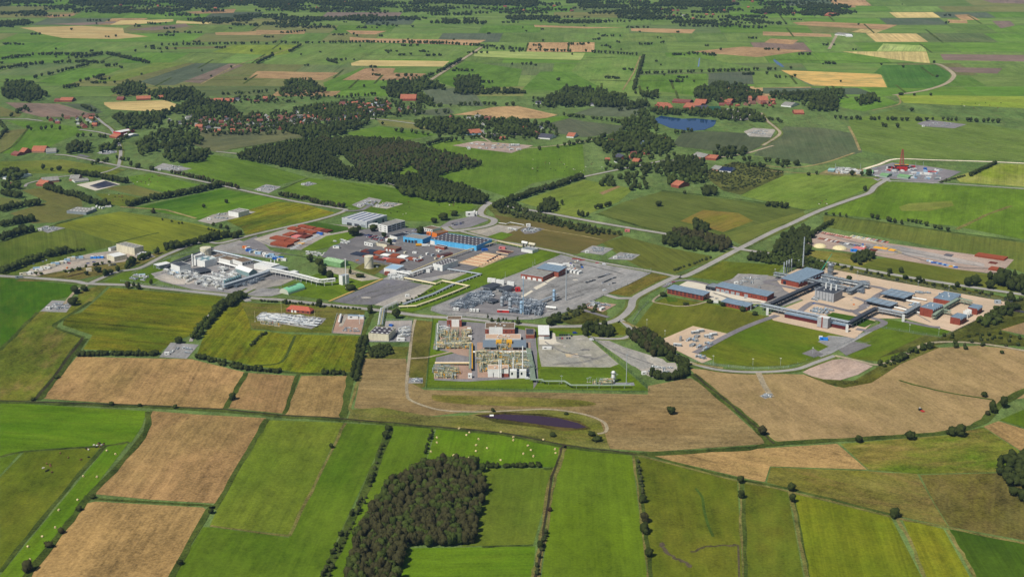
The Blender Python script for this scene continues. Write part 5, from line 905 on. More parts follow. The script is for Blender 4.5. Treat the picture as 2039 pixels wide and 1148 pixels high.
def pstack(label, A, B, Cc, hpx, m=RU, group=None, name='pipe_stack'):
    """pipes piled in one bundle on bearers, seen end on from the right"""
    a, rz, L, D = frame(A, B, Cc); H = max(.8, hm(A[1], hpx)); r = max(.3, D/36); nl = max(1, int(H/(2*r*.9))); k = MB()
    n = int(D/(2*r))
    for j in range(nl):
        for i in range(n - j):
            y = r + i*2*r + j*r; k.cyl((0+((i*7+j*3) % 5)*.12, y, .3+r+j*1.75*r), (L-((i*5+j) % 4)*.2, y, .3+r+j*1.75*r), r*.98, m, 6)
    e = k.build(name, None, label, 'pipe stack', group, loc=(a.x, a.y, 0), rz=rz)
    for t in (.08, .5, .92): k = MB(); k.box(L*t-.2, 0, 0, L*t+.2, D, .3, CON); k.build('bearer', e)
    return e
def skid_proto(seed, L, W, H, ms, vess=2, name='process_skid'):
    q = random.Random(seed); e = thing(name, 'x', 'process unit', (0, 0, -50)); k = MB()
    for x in (0, L/2, L):
        for y in (0, W): k.cyl((x-L/2, y-W/2, 0), (x-L/2, y-W/2, H), .16, ms[0], 4)
    for z in (H*.5, H):
        for y in (0, W): k.cyl((-L/2, y-W/2, z), (L/2, y-W/2, z), .14, ms[0], 4)
        for x in (0, L/2, L): k.cyl((x-L/2, -W/2, z), (x-L/2, W/2, z), .14, ms[0], 4)
    k.build('frame', e); k = MB(); k.box(-L/2-.5, -W/2-.5, 0, L/2+.5, W/2+.5, .25, CON); k.build('slab', e)
    for i in range(7):
        k = MB(); m = q.choice(ms[1:]); r = q.uniform(.18, .42); y = q.uniform(-W/2, W/2); z = q.uniform(.6, H*1.05); x0, x1 = -L/2 - q.uniform(0, 1.5), L/2 + q.uniform(-3, 1.5); pt = [(x0, y, .4), (x0, y, z), (q.uniform(-2, 2), y, z), (q.uniform(-1, 1), y + q.uniform(-W/2, W/2)*.6, z), (x1, y, z*q.uniform(.3, 1)), (x1, y, .3)]
        k.pipe(pt, r, m, 6); k.build('pipe', e)
    for i in range(vess):
        k = MB(); m = q.choice(ms[1:]); x, y = q.uniform(-L*.35, L*.35), q.uniform(-W*.3, W*.3)
        if q.random() < .5: r = q.uniform(.6, 1.1); h = q.uniform(.6, 1.2)*H; k.cyl((x, y, .4), (x, y, h), r, m, 10); k.dome((x, y, h), r, r*.6, m, 10)
        else: r = q.uniform(.5, .9); z = q.uniform(1.2, H*.7); k.cyl((x-2.4, y, z), (x+2.4, y, z), r, m, 10)
        k.build('vessel', e)
    for i in range(3):
        k = MB(); x, y = q.uniform(-L/2, L/2), q.uniform(-W/2, W/2); k.box(x-.4, y-.4, .2, x+.4, y+.4, q.uniform(1, 2), q.choice(ms[1:])); k.cyl((x, y, .8), (x, y, 2.5), .15, DG, 5); k.cyl((x-.5, y, 2.4), (x+.5, y, 2.4), .35, q.choice(ms[1:]), 8); k.build('valve', e)
    return e
SK = {'grey': [skid_proto(i, 9, 6, 4.2, [DGY, LG, BGY, STEEL, BGY, LG, DGY, BGY], name='process_skid') for i in (1, 2, 3, 4)], 'white': [skid_proto(i, 8, 5, 3.4, [LG, WH, WH, WH, CR, LG], name='white_skid') for i in (5, 6, 7)],
      'cream': [skid_proto(i, 8, 5, 5.2, [GP, YC, LG, YE, GY, RU, YC, CON, GP], name='cream_skid') for i in (8, 9, 10)], 'blue': [skid_proto(i, 8, 4, 3, [GY, LB, LG, WH, BLR], name='blue_skid') for i in (11, 12)], 'low': [skid_proto(i, 7, 3, 1.8, [GY, WH, LG, GY, BGY, WH], 1, 'wellhead') for i in (13, 14, 15)]}  # one generic pipework unit in colour and size variants; low ones serve as wellheads
used = set(); rs = random.Random(77)
def skids(kind, q, nu, nv, label, group, an=None, dens=1., sc_=(.8, 1.2)):
    """fill a ground quad (near left, near right, far right, far left) with units"""
    a, b, c, d = [P(*p) for p in q]; an = math.atan2((b-a).y, (b-a).x) if an is None else an
    for i in range(nu):
        for j in range(nv):
            if rs.random() > dens: continue
            u, v = (i+.5+rs.uniform(-.2, .2))/nu, (j+.5+rs.uniform(-.2, .2))/nv; p = a.lerp(b, u).lerp(d.lerp(c, u), v); pr = rs.choice(SK[kind]); s = rs.uniform(*sc_)
            loc, rz = (p.x, p.y, 0), an + rs.choice([0, 0, math.pi/2, math.pi])
            if pr.name not in used: used.add(pr.name); pr.location = loc; pr.rotation_euler = (0, 0, rz); pr['label'] = label; pr['group'] = group; pr.scale = (s, s, s)
            else: dup(pr, loc, rz, label, group, s)
def fence(label, pts, h=2.6, m=GY, step=12, name='fence'):
    w3 = [P(*p) for p in pts]; o = w3[0].copy(); k = MB(); ps = k; n = 0
    for a, b in zip(w3, w3[1:]):
        L = (b-a).length; d = (b-a).normalized()
        for z in (.5, h*.5, h): k.cyl(a-o+Vector((0,0,z)), b-o+Vector((0,0,z)), .07, m, 3)
        for i in range(int(L/step)+1): c = a+d*i*step-o; ps.cyl(c, c+Vector((0,0,h+.3)), .12, m, 4); n += 1
    return k.build(name, None, label, 'fence', None, loc=o)
# ---- vehicles
def car_proto(c, name='parked_car', van=False):
    m = C_('car_' + '_'.join(map(str, c)), c, rough=.3, var=.02, spec=.6); b = MB(); L, W = (5.2, 2.0) if van else (4.4, 1.8); h = 1.0
    b.box(-L/2, -W/2, .35, L/2, W/2, h, m)
    if van: b.add([(-L/2,-W/2,h),(L/2-1.0,-W/2,h),(L/2-1.0,W/2,h),(-L/2,W/2,h),(-L/2,-W*.47,2.3),(L/2-1.5,-W*.47,2.3),(L/2-1.5,W*.47,2.3),(-L/2,W*.47,2.3)], [(0,1,5,4),(1,2,6,5),(2,3,7,6),(3,0,4,7),(4,5,6,7)], m)
    o = b.build(name, None, 'x', 'van' if van else 'car'); g = MB()
    if van: g.add([(L/2-1.02,-W*.44,h+.1),(L/2-1.02,W*.44,h+.1),(L/2-1.4,W*.42,2.1),(L/2-1.4,-W*.42,2.1)], [(0,1,2,3)], GLASS)
    else:
        g.add([(-1.7,-.85,h),(1.1,-.85,h),(1.1,.85,h),(-1.7,.85,h),(-1.2,-.7,1.45),(.4,-.7,1.45),(.4,.7,1.45),(-1.2,.7,1.45)], [(0,1,5,4),(1,2,6,5),(2,3,7,6),(3,0,4,7)], GLASS); g.add([(-1.2,-.7,1.46),(.4,-.7,1.46),(.4,.7,1.46),(-1.2,.7,1.46)], [(0,1,2,3)], m)
    g.build('cabin', o)
    for x in (-L*.3, L*.3):
        for y in (-W/2, W/2-.2): k = MB(); k.cyl((x, y, .33), (x, y+.2, .33), .33, BLK, 10); k.build('wheel', o)
    o.location = (0, 0, -50); return o
CARC = {'black': (24,26,34), 'white': (216,218,220), 'red': (190,30,34), 'grey': (120,124,130), 'silver': (176,180,184), 'blue': (36,60,140)}
CARS = {k: car_proto(v) for k, v in CARC.items()}; VANS = {k: car_proto(CARC[k], 'parked_van', True) for k in ('white', 'blue')}
def car(c, x, y, an, label, group=None, van=False):
    pr = (VANS if van else CARS)[c]
    if pr.name not in used: used.add(pr.name); o = pr; o.location = P(x, y); o.rotation_euler = (0, 0, an); o['label'] = label
    else: o = dup(pr, P(x, y), an, label)
    if group: o['group'] = group
    return o
def truck(label, x, y, an, m, cab=None, L=11, name='lorry'):
    e = thing(name, label, 'lorry', P(x, y), an); k = MB(); k.box(-L/2,-1.25,1.2,L/2-2.8,1.25,3.8,m); k.build('load_box', e); k = MB(); k.box(L/2-2.3,-1.2,.6,L/2,1.2,3.0,cab or WH); k.box(L/2-.02,-1.0,1.8,L/2+.05,1.0,2.7,GLASS); k.build('cab', e)
    k = MB(); k.box(-L/2,-.5,.7,L/2-2.3,.5,1.2,DG); k.build('chassis', e)
    for x_ in (-L*.35, -L*.2, L*.38): k = MB(); k.cyl((x_,-1.2,.5),(x_,1.2,.5),.5,BLK,10); k.build('axle', e)
    return e
def lamp(x, y, hpx, label, group, name='lamp_post'):
    H = hm(y, hpx); e = thing(name, label, 'lamp', P(x, y), 0, group); k = MB(); k.cyl((0,0,0),(0,0,H),.16,LG,5,.1); k.build('pole', e); k = MB(); k.box(-.9,-.3,H,.9,.3,H+.35,WH); k.build('lamp_head', e); return e
# ---- houses
def house_proto(L, D, H, wall, roof, chim=True):
    e = thing('house', 'x', 'house', (0, 0, -60)); w = MB(); w.box(-L/2,-D/2,-.2,L/2,D/2,H,wall); R_ = D*.42
    for s in (-1, 1): w.add([(s*L/2,-D/2,H),(s*L/2,D/2,H),(s*L/2,0,H+R_)], [(0,1,2) if s > 0 else (1,0,2)], wall)
    w.build('wall', e); r = MB(); o = .5; r.add([(-L/2-o,-D/2-o,H-.3),(L/2+o,-D/2-o,H-.3),(L/2+o,0,H+R_+.1),(-L/2-o,0,H+R_+.1),(-L/2-o,D/2+o,H-.3),(L/2+o,D/2+o,H-.3)], [(0,1,2,3),(3,2,5,4)], roof); ro = r.build('roof', e)
    k = MB(); k.box(L*.2,-.4,H+R_*.6,L*.2+.8,.4,H+R_+1,BR_); k.build('chimney', ro)
    k = MB()
    for i in (-.3, 0, .3): k.box(L*i-.6,-D/2-.05,.9,L*i+.6,-D/2+.02,2.2,GLASS)
    k.build('window', e); k = MB(); k.box(L/2-.02,-.6,0,L/2+.06,.6,2.1,WH); k.build('door', e); return e
HP = {}
for nm, wl, rf_ in (('orange', BR_, TILE), ('red', BR_, TILE2), ('slate', WH, SLATE), ('brown', PNK, TILE3), ('pale', WH, RF)): HP[nm] = [house_proto(L, D, H, wl, rf_) for L, D, H in ((13, 9, 3.2), (16, 11, 3.4), (11, 8, 4.4))]
def house(kind, x, y, an, label, group, s=1.):
    pr = rs.choice(HP[kind]); p = P(x, y)
    if pr.name not in used: used.add(pr.name); pr.location = p; pr.rotation_euler = (0, 0, an); pr.scale = (s, s, s); o = pr; o['label'] = label; o['group'] = group
    else: o = dup(pr, p, an, label, group, s)
    return o
# ================================================================ VILLAGES AND FARMS
def village(poly, n, cols, name, group):
    k = 0; t = 0; xs = [p[0] for p in poly]; ys = [p[1] for p in poly]; got = []
    while k < n and t < n*60:
        t += 1; x, y = rs.uniform(min(xs), max(xs)), rs.uniform(min(ys), max(ys))
        if not inpoly(x, y, poly): continue
        p = P(x, y)
        if any((p-q).length < 18 for q in got): continue
        got.append(p); c = rs.choice(cols); house(c, x, y, rs.choice([.25, .25+math.pi/2, -.1, .5, 2.0]), {'orange': 'orange roofed', 'red': 'dark red roofed', 'slate': 'slate roofed white', 'brown': 'brown roofed', 'pale': 'pale roofed white'}[c] + ' house among the trees of ' + name, group, rs.uniform(.62, .95)); k += 1
        for _ in range(rs.choice([1, 1, 2, 3])): tree(x + rs.uniform(-12, 12), y + rs.choice([-3, 2.5]) + rs.uniform(-1, 2.4), rs.uniform(5, 10), rs.uniform(4, 9), 'round', rs.choice('ddm'))
OO = ['orange', 'orange', 'red', 'slate', 'brown', 'brown', 'red', 'pale']
village([(385,248),(425,238),(500,230),(560,232),(620,218),(700,205),(760,205),(765,225),(700,240),(620,246),(560,258),(500,263),(440,268),(405,262)], 120, OO + ['slate', 'pale', 'red'], 'the long village', 'houses of the long village')
village([(560,240),(700,215),(760,225),(700,245),(600,258)], 24, OO, 'the long village', 'houses of the long village')
village([(335,240),(400,232),(420,245),(345,252)], 9, OO, 'the long village west end', 'houses of the long village')
village([(410,198),(555,195),(560,205),(415,205)], 9, OO, 'the lane north of the village', 'houses of the northern lane')
village([(675,200),(760,198),(800,215),(850,220),(835,225),(690,225)], 22, OO + ['slate'], 'the long village east end', 'houses of the long village')
village([(1060,205),(1205,200),(1215,212),(1070,213)], 15, OO + ['slate'], 'the hamlet above the dark field', 'houses of the middle hamlet')
village([(1420,200),(1540,196),(1560,212),(1440,212)], 14, ['orange', 'red', 'orange', 'brown', 'slate'], 'the church hamlet', 'houses of the church hamlet')
village([(150,236),(190,230),(200,252),(155,255)], 13, OO, 'the crossroads hamlet', 'houses of the crossroads hamlet')
village([(85,240),(140,235),(140,250),(90,253)], 4, OO, 'the crossroads hamlet', 'houses of the crossroads hamlet')
village([(865,230),(1000,235),(1110,262),(1100,276),(1000,278),(880,256)], 15, OO + ['slate'], 'the lane above the gravel site', 'houses above the gravel site')
village([(1180,280),(1330,262),(1345,300),(1230,325),(1190,320)], 13, ['orange', 'slate', 'red', 'orange'], 'the wooded farm lane', 'houses of the wooded lane')
village([(120,0),(1560,0),(1560,24),(120,26)], 46, ['orange', 'red', 'orange'], 'the far wooded country', 'far off red roofed houses')
village([(1250,30),(1700,24),(1480,40),(1250,42)], 16, ['orange', 'red', 'pale'], 'the far wooded country', 'far off red roofed houses')
def farm(label, A, B, C3, hpx, wall=BR_, roof=TILE, rpx=None, style='gable', name='barn', **k): return bld(name, label, A, B, C3, hpx, wall, roof, style, 'barn', rpx=rpx, **k)
farm('long orange roofed barn beside the far wheat field', (119,203),(143,203),(143,199), 3, rpx=4); farm('small brick barn left of the long orange barn', (108,203),(118,203),(118,200), 3, roof=TILE2, rpx=2.5)
farm('wide orange barn above the golden stubble', (272,200),(300,199),(301,196), 3, rpx=4); farm('small orange barn right of the wide one', (318,198),(331,197),(331,194), 3, rpx=3.5); farm('brick farmhouse left of the wide orange barn', (232,200),(245,200),(246,197), 3, roof=TILE2, rpx=3)
farm('orange long barn by the olive field, left of two', (424,204),(442,204),(443,200), 3, rpx=3.5); farm('orange long barn by the olive field, right of two', (447,204),(464,204),(464,200), 3, rpx=3.5)
farm('large orange roofed barn at the village end with red walls', (797,201),(828,201),(829,195), 4, rpx=6); farm('bright white house in the village end', (738,211),(751,212),(753,208), 3, WH, LG, 3)
farm('broad orange farm roof left of the pond', (1305,216),(1326,217),(1329,210), 4, rpx=5); farm('orange farm roof above the pond', (1318,219),(1341,218),(1343,211), 4, rpx=5); farm('orange farm roof right above the pond', (1360,217),(1390,219),(1392,211), 4, rpx=5)
farm('second orange farm roof right above the pond', (1382,208),(1404,209),(1406,203), 3, rpx=5); farm('brown farm roof behind the orange farms', (1338,205),(1372,207),(1374,202), 3, roof=TILE2, rpx=3); farm('grey slate barn right of the orange farms', (1390,220),(1415,218),(1418,213), 3, PNK, SLATE, 4)
farm('dark green hall beside the sandy yard', (1412,222),(1436,222),(1440,216), 3, GRN, DGN, 4); farm('tall orange roofed church with brick walls', (1511,207),(1530,207),(1532,202), 7, PNK, TILE, 6, name='church'); farm('slim brick church tower beside the church', (1492,205),(1497,205),(1499,202), 9, PNK, TILE, 3, name='church_tower')
farm('orange roof with open front at the edge of the far tree row', (1582,228),(1601,228),(1603,224), 3, rpx=4); farm('pale grey barn by the church hamlet', (1555,212),(1575,214),(1580,208), 3, WH, RF, 4); farm('orange gable left of the church', (1440,207),(1453,208),(1456,202), 4, rpx=4)
farm('blue fronted barn with orange roof above the gravel site', (932,270),(960,268),(963,262), 4, LB, TILE, 5); farm('red showroom with a white flat roof', (226,267),(240,269),(256,262), 5, RED, WH, style='flat', name='shop_hall'); farm('orange barn roof in front of the red showroom', (218,274),(232,276),(236,270), 3, rpx=4)
farm('pale shed beside the red showroom', (243,272),(256,274),(262,268), 3, LG, WH, 2); farm('orange barn at the corner of three meadows', (1336,372),(1351,375),(1368,369), 5, BR_, TILE, 6); farm('slate roofed barn with solar panels by the farm lane', (1222,314),(1233,318),(1243,313), 3, BR_, SLATE, 5, sky=(3,1,.8,.6), skm=PV)
farm('grey barn of the lane farm', (1378,313),(1400,318),(1408,312), 4, PNK, RF, 5); farm('red roofed barn of the lane farm', (1404,318),(1425,320),(1432,314), 4, BR_, TILE, 4); farm('blue grey roofed barn at the top farm', (1270,290),(1284,292),(1290,287), 4, BR_, BLR, 4)
farm('solar roofed shed by the scrubland', (1432,342),(1455,344),(1462,337), 3, WH, PV, 4); farm('grey gabled barn by the scrubland', (1416,338),(1430,341),(1436,336), 3, PNK, RF, 5); farm('orange farmhouse roof by the farm lane', (1258,324),(1270,325),(1273,320), 3, rpx=4)
for q in [((1071,300-24),(1095,278),(1098,272),'slate'),((1128,274),(1142,275),(1146,270),'orange')]: farm(('long slate' if q[3] == 'slate' else 'small orange') + ' roofed house beside the maize field', q[0], q[1], q[2], 3, WH, SLATE if q[3] == 'slate' else TILE, 5)
farm('orange farm roof at the left edge, leftmost of three', (22,309),(34,311),(38,306), 3, BR_, TILE2, 4); farm('steep orange roof at the left edge farm', (38,306),(48,307),(54,302), 4, BR_, TILE, 6); farm('broad orange roof at the left edge farm', (62,304),(88,304),(91,297), 3, PNK, TILE, 7)
farm('grey shed at the left edge farm', (92,306),(112,305),(116,298), 3, LG, RF, 4); farm('blue roofed shed behind the left farm trees', (4,356),(18,359),(60,350), 4, WH, BLR, 3); farm('long brown barn of the yard farm', (86,365),(118,362),(122,356), 4, PNK, RF, 5); farm('orange roofed barn of the yard farm', (72,370),(90,372),(96,366), 4, BR_, TILE, 6)
farm('grey barn beside the silage clamp', (138,360),(156,360),(160,354), 4, PNK, RF, 5); farm('long low white shed beside the silage clamp', (149,364),(177,361),(181,356), 3, WH, RF, 2); farm('orange roofs in the wood by the village', (144,300),(160,298),(163,293), 3, BR_, TILE, 4)
farm('dark brick house under the left farm trees', (8,372),(22,372),(26,367), 3, BR_, TILE2, 4); farm('long low grey shed in the stubble', (133,425),(172,428),(194,420), 5, GY, RF, None, 'flat', 'stable', sky=(6,2,.4,.2))
F('AD',[(155,318),(180,312),(160,307),(148,312)],layer=4,name='farmyard'); F('AD',[(178,370),(210,360),(236,368),(195,376)],layer=4,name='silage_clamp',c1=(52,56,72),c2=(60,62,76)); F('CC',[(152,368),(205,358),(240,367),(190,380)],layer=3,name='farmyard')
F('GW',[(1400,222),(1440,215),(1480,222),(1530,236),(1470,240)],layer=4,name='farmyard'); F('AD',[(1448,227),(1480,224),(1500,229),(1470,232)],layer=5,name='silage_clamp',c1=(60,56,62)); F('CC',[(1470,232),(1498,228),(1502,231),(1475,234)],layer=5,name='farmyard')
farm('white sheds beside the far white farm', (1686,74),(1698,74),(1700,71), 2, WH, WH, 2); farm('grey farm roof far away at the lane end', (1662,70),(1684,72),(1688,69), 2, WH, RF, 2); farm('red roofed farm far out by the wood', (1640,32),(1656,33),(1658,29), 2, BR_, TILE, 3)
# ---- animals and bales
def cow_proto(c):
    m = C_('hide_' + '_'.join(map(str, c)), c, var=.3, scale=2); bm = bmesh.new()
    o = bpy.data.objects.new('cow', bpy.data.meshes.new('cow')); col.objects.link(o); bm.free()
    vs = [(0,0,1.1),(.7,0,1.12),(-.75,0,1.15),(1.05,0,1.35),(1.45,0,1.2),(.62,.24,.75),(.62,.25,0),(.62,-.24,.75),(.62,-.25,0),(-.7,.25,.8),(-.72,.26,0),(-.7,-.25,.8),(-.72,-.26,0),(-.98,0,1.1),(-1.05,0,.5)]
    es = [(0,1),(0,2),(1,3),(3,4),(1,5),(5,6),(1,7),(7,8),(2,9),(9,10),(2,11),(11,12),(2,13),(13,14)]; rd = [.42,.38,.38,.2,.15,.13,.08,.13,.08,.15,.08,.15,.08,.05,.04]
    me = o.data; me.from_pydata(vs, es, []); me.materials.append(m); s = o.modifiers.new('s', 'SKIN')
    for i, r in enumerate(rd): me.skin_vertices[0].data[i].radius = (r, r)
    me.skin_vertices[0].data[0].use_root = True
    dg = bpy.context.evaluated_depsgraph_get(); nm = bpy.data.meshes.new_from_object(o.evaluated_get(dg)); o.modifiers.clear(); o.data = nm
    if not nm.materials: nm.materials.append(m)
    o.location = (0, 0, -50); o['category'] = 'cow'; return o
COWS = {'black': cow_proto((36,32,32)), 'white': cow_proto((220,214,200)), 'brown': cow_proto((130,92,64))}
def herd(spots, label, group, s=1.0):
    for i, (x, y) in enumerate(spots):
        c = rs.choice(['black', 'white', 'brown', 'brown', 'black']); pr = COWS[c]; l = c + ' cow ' + label
        if pr.name not in used: used.add(pr.name); o = pr; o.location = P(x, y); o.rotation_euler = (0, 0, rs.uniform(0, 6)); tag(o, l, 'cow', group)
        else: o = dup(pr, P(x, y), rs.uniform(0, 6), l, group)
        o.scale = (s, s, s)
herd([(193,888),(196,885),(200,884),(203,887),(200,890),(205,886),(207,884),(187,887),(192,891),(198,883),(175,895),(172,894),(176,896),(120,903),(136,912),(177,911),(161,916)], 'near the gap in the lower left ditch', 'cattle near the lower left ditch')
herd([(93,924),(101,929),(86,933),(92,939),(96,937),(104,941),(100,926)], 'in the olive meadow at lower left', 'cattle of the olive meadow')
herd([(rs.uniform(740,925), rs.uniform(402,432)) for _ in range(30)], 'in the bright pasture behind the office', 'cattle of the bright pasture')
herd([(rs.uniform(265,320), rs.uniform(350,372)) for _ in range(16)], 'in the left pasture', 'cattle of the left pasture'); herd([(rs.uniform(1620,1650), rs.uniform(398,408)) for _ in range(8)], 'in the meadow beside the long road', 'cattle beside the long road')
herd([(rs.uniform(1030,1210), rs.uniform(318,345)) for _ in range(26)], 'in the wide meadow below the gravel site', 'cattle of the wide meadow'); herd([(rs.uniform(1905,2000), rs.uniform(205,216)) for _ in range(10)], 'far off on the right meadow', 'cattle of the far right meadow', 1.3)
herd([(rs.uniform(800,920), rs.uniform(395,410)) for _ in range(4)], 'close to the main road trees', 'cattle close to the main road'); herd([(rs.uniform(215,250), rs.uniform(385,400)) for _ in range(8)], 'near the grey stable', 'cattle near the grey stable')
bal = C_('straw', (222,200,150), rough=.95, var=.15, scale=3); b = MB(); b.cyl((-.75,0,.8),(.75,0,.8),.8,bal,16); b.cyl((-.76,0,.8),(-.74,0,.8),.5,C_('straw_dark',(190,164,112)),12); b.cyl((.74,0,.8),(.76,0,.8),.5,MATS['straw_dark'],12)
bale0 = b.build('hay_bale', None, 'x', 'hay bale'); n0 = 0
def bale(x, y, label, group):
    global n0; n0 += 1
    if n0 == 1: o = bale0; o.location = P(x, y); o.rotation_euler = (0, 0, rs.uniform(0, 3)); tag(o, label, None, group)
    else: o = dup(bale0, P(x, y), rs.uniform(0, 3), label, group)
    o.scale = (1.0,) * 3
for x, y in [(914,854),(935,862),(929,867),(953,875),(870,872),(870,882),(858,900),(903,907),(934,912),(948,887),(948,899),(970,893),(1042,904),(997,861),(997,917),(1022,871),(1022,877),(1051,888),(1057,897),(1062,909),(1105,895),(1106,903),(1082,876)]: bale(x, y, 'round straw bale in the bright bale meadow above the wood', 'bales in the bright meadow')
for x, y in [(213,898),(230,905),(166,949),(193,950),(155,996),(117,1016),(110,1051),(84,1069),(56,1089),(60,1115)]: bale(x, y, 'round straw bale on the narrow green strip at lower left', 'bales on the narrow strip')
# tractor working the stubble
e = thing('tractor', 'small grey green tractor pulling an implement across the stubble', 'tractor', P(1832,817), .3); k = MB(); k.box(-1,-.7,.8,2,.7,1.9,DGN); k.build('body', e); k = MB(); k.box(-1.2,-.8,1.9,.3,.8,3,GLASS,WH); k.build('cab', e)
for x, y, r in ((-.6,-1.1,.95),(-.6,.7,.95),(1.6,-.9,.6),(1.6,.6,.6)): k = MB(); k.cyl((x,y,r),(x,y+.4,r),r,BLK,12); k.build('wheel', e)
e = thing('cultivator', 'red cultivator hitched behind the small tractor', 'farm machine', P(1837,819), .3); k = MB(); k.box(-1.5,-2,.5,1.5,2,.9,RED); k.build('frame', e)
for i in range(5): k = MB(); k.cyl((-1,-1.8+i*.9,0),(-1,-1.8+i*.9,.5),.12,DG,5); k.build('tine', e)
# ================================================================ WORKS
S4, S5, S7 = 4, 5, 7
# ---- grey process yard with the brick hall (centre)
F('GV',[(860,611),(1035,541),(1118,506),(1160,514),(1230,527),(1298,543),(1250,567),(1202,588),(1153,613),(1112,626),(1060,636),(1000,637),(930,633),(880,626),(857,618)],layer=S4,name='gravel_yard')
F('AS',[(893,614),(905,598),(958,582),(1000,590),(1085,605),(1090,622),(1040,632),(960,624)],layer=S5,name='paved_area')
F('G1',[(795,617),(868,565),(905,555),(960,530),(1080,498),(1116,507),(1038,541),(860,608),(820,622)],layer=S4,name='lawn')
F('CC',[(1020,600),(1058,578),(1062,580),(1026,603)],layer=S5,name='path'); F('CC',[(1062,573),(1084,562),(1090,565),(1068,577)],layer=S5,name='path'); F('CC',[(1085,560),(1130,535),(1133,537),(1090,563)],layer=S5,name='path')
bld('brick_hall', 'flat roofed red brick hall with white doors on the grey yard', (1037,554),(1081,561),(1114,549), 9.5, BR_, RF, 'flat', door=[('f',u,5,3.4,WH) for u in (.12,.38,.62,.86)], win=[('r',9,1,GLASS,1.6,.6)], band=LG)
bld('office_wing', 'blue roofed wing behind the flat brick hall', (1069,545),(1112,552),(1125,544), 11, BR_, BLR, 'mono', rpx=2, win=[('r',3,1,GLASS,1.6,.6)]); bld('white_hall', 'low white roofed shed behind the blue roofed wing', (1084,534),(1113,539),(1124,532), 6, WH, WH, 'gable', rpx=2)
for i, (x, y) in enumerate([(1133,541),(1140,542),(1147,543),(1154,545)]): bx('cabin', ('%s white site cabin in the row behind the brick hall' % ['first','second','third','last'][i]), x, y, 9, 3, 3.4, WH, ang((1130,541),(1158,546)) + 1.57)
bx('cabin', 'white cabin beside the blue roofed wing', 1127, 530, 8, 4, 4, WH, .2); bx('cabin', 'second small white cabin near the yard fence', 1137, 531, 5, 3, 3, WH, .2); bx('site_container', 'red cube container beside the process pipework', 1031, 580, 6, 5, 5, RED, .2); bx('site_container', 'long red and white container below the process pipework', 1002, 622, 14, 3, 3.2, RED, -.15, top=WH)
for i, x in enumerate((905, 911, 938, 944, 951)): bx('cabin', ['left most','second','third','fourth','right most'][i] + ' small white cabin along the front of the grey yard', x, 617.5 + (x-905)*.06, 3, 4, 3, WH, -.1)
for i, (x, y) in enumerate([(975,562),(983,563),(992,565),(1000,566.5),(1014,569),(1020,570)]): bx('cabinet', 'white cabinet number %s of the row behind the grey canopies' % ['one','two','three','four','five','six'][i], x, y, 5, 4, 5.5, WH, -.2, detail=False)
canopy('grey flat canopy at the back of the process yard, left one', (957,578),(975,582),(998,573), 8, DG, under=GY); canopy('grey flat canopy at the back of the process yard, right one', (988,582),(1004,586),(1025,578), 8, DG, under=GY); canopy('dark flat canopy in front of the tangled pipework', (968,604),(980,607),(994,602), 6, DG, under=DG)
column('left of the two domed light grey vessels in the process yard', 999.7, 610, 19, 3.3, LG); column('right of the two domed light grey vessels in the process yard', 1015.6, 618, 25, 3.3, LG); column('slim pale blue column standing right of the pipework', 1103, 600, 24, 2.8, LB)
stack('tall thin pale blue flare stack rising from the process pipework', 1041.8, 626, 77, .9, LB, 'stack', 'flare_stack', taper=.8); column('thick base column of the tall flare stack', 1038, 625, 26, 3, LB); mast('tall lattice grey mast standing alone on the gravel yard', 1127, 598, 62, .55, LG)
stack('short grey pole stack at the right of the pipework', 1075, 624, 22, .7, LG, 'stack', 'vent_stack'); htank('white lying tank at the right front of the process yard', (1088,615),(1107,617), 2.6)
skids('grey', [(895,612),(935,616),(990,590),(958,580)], 5, 6, 'tangle of grey pipework on a steel frame in the left part of the process yard', 'grey pipework units in the process yard', dens=.95, sc_=(.8,1.25)); skids('grey', [(1012,624),(1078,629),(1082,604),(1030,596)], 6, 4, 'tangle of grey pipework around the flare stack', 'grey pipework units round the flare stack', dens=.95, sc_=(.9,1.4)); skids('grey', [(1000,600),(1040,606),(1030,588),(1005,584)], 3, 2, 'grey pipework unit between the vessels and canopies', 'units between vessels and canopies')
for i in range(9): pipeline('grey pipe run number %s of the bundle leaving the process yard at left' % ['one','two','three','four','five','six','seven','eight','nine'][i], [(892+i*4.2,608+i*.8),(930+i*3.4,592+i*.9)], 3, .45, LG if i % 2 else GY, sup=10)
pipeline('grey covered pipe bridge at the right of the process yard', [(1060,612),(1090,600),(1110,592)], 7, .6, LG, 3, sm=GY)
for x, y, h in ((1006,553,13),(1065,525,10),(1061,530,10),(1296,542,9),(1220,574,7)): mast('thin lamp mast on the edge of the grey yard', x, y, h, .12, LG, 'lamp_mast', 'lamp', 'lamp masts of the grey yard', head=False)
cl = [('black',1168,562.5),('black',1170,563),('black',1175,561),('black',1178,560.5),('black',1181,559),('black',1184,558.6),('black',1193,553),('black',1196,552.4),('black',1199,551.6),('black',1202,550.4),('silver',1205,548.4),('white',1207,547.6),('white',1209,546.6),('silver',1213,545.8),('white',1200,564.4),('grey',1201,563),('black',1205,561.6),('black',1207,561),('black',1210,559.4),('black',1213,558),('black',1216,556.6),('silver',1220,555),('black',1222,554),('black',1225,553.4),('black',1221,564.6),('grey',1224,564),('white',1213,566.5)]
for c, x, y in cl: car(c, x, y, .95, c + ' car parked on the open gravel yard', 'cars on the gravel yard')
car('white', 1204, 579, .5, 'white van by the yard gate', van=True); car('white', 1136, 550, 0, 'white pickup beside the brick hall'); 
for x, y in ((1142,515.5),(1147,516),(1153,516.6),(1157,518.5),(1161,518)): car('red', x, y, .1, 'red van parked along the far edge of the gravel yard', 'red vans at the far edge')
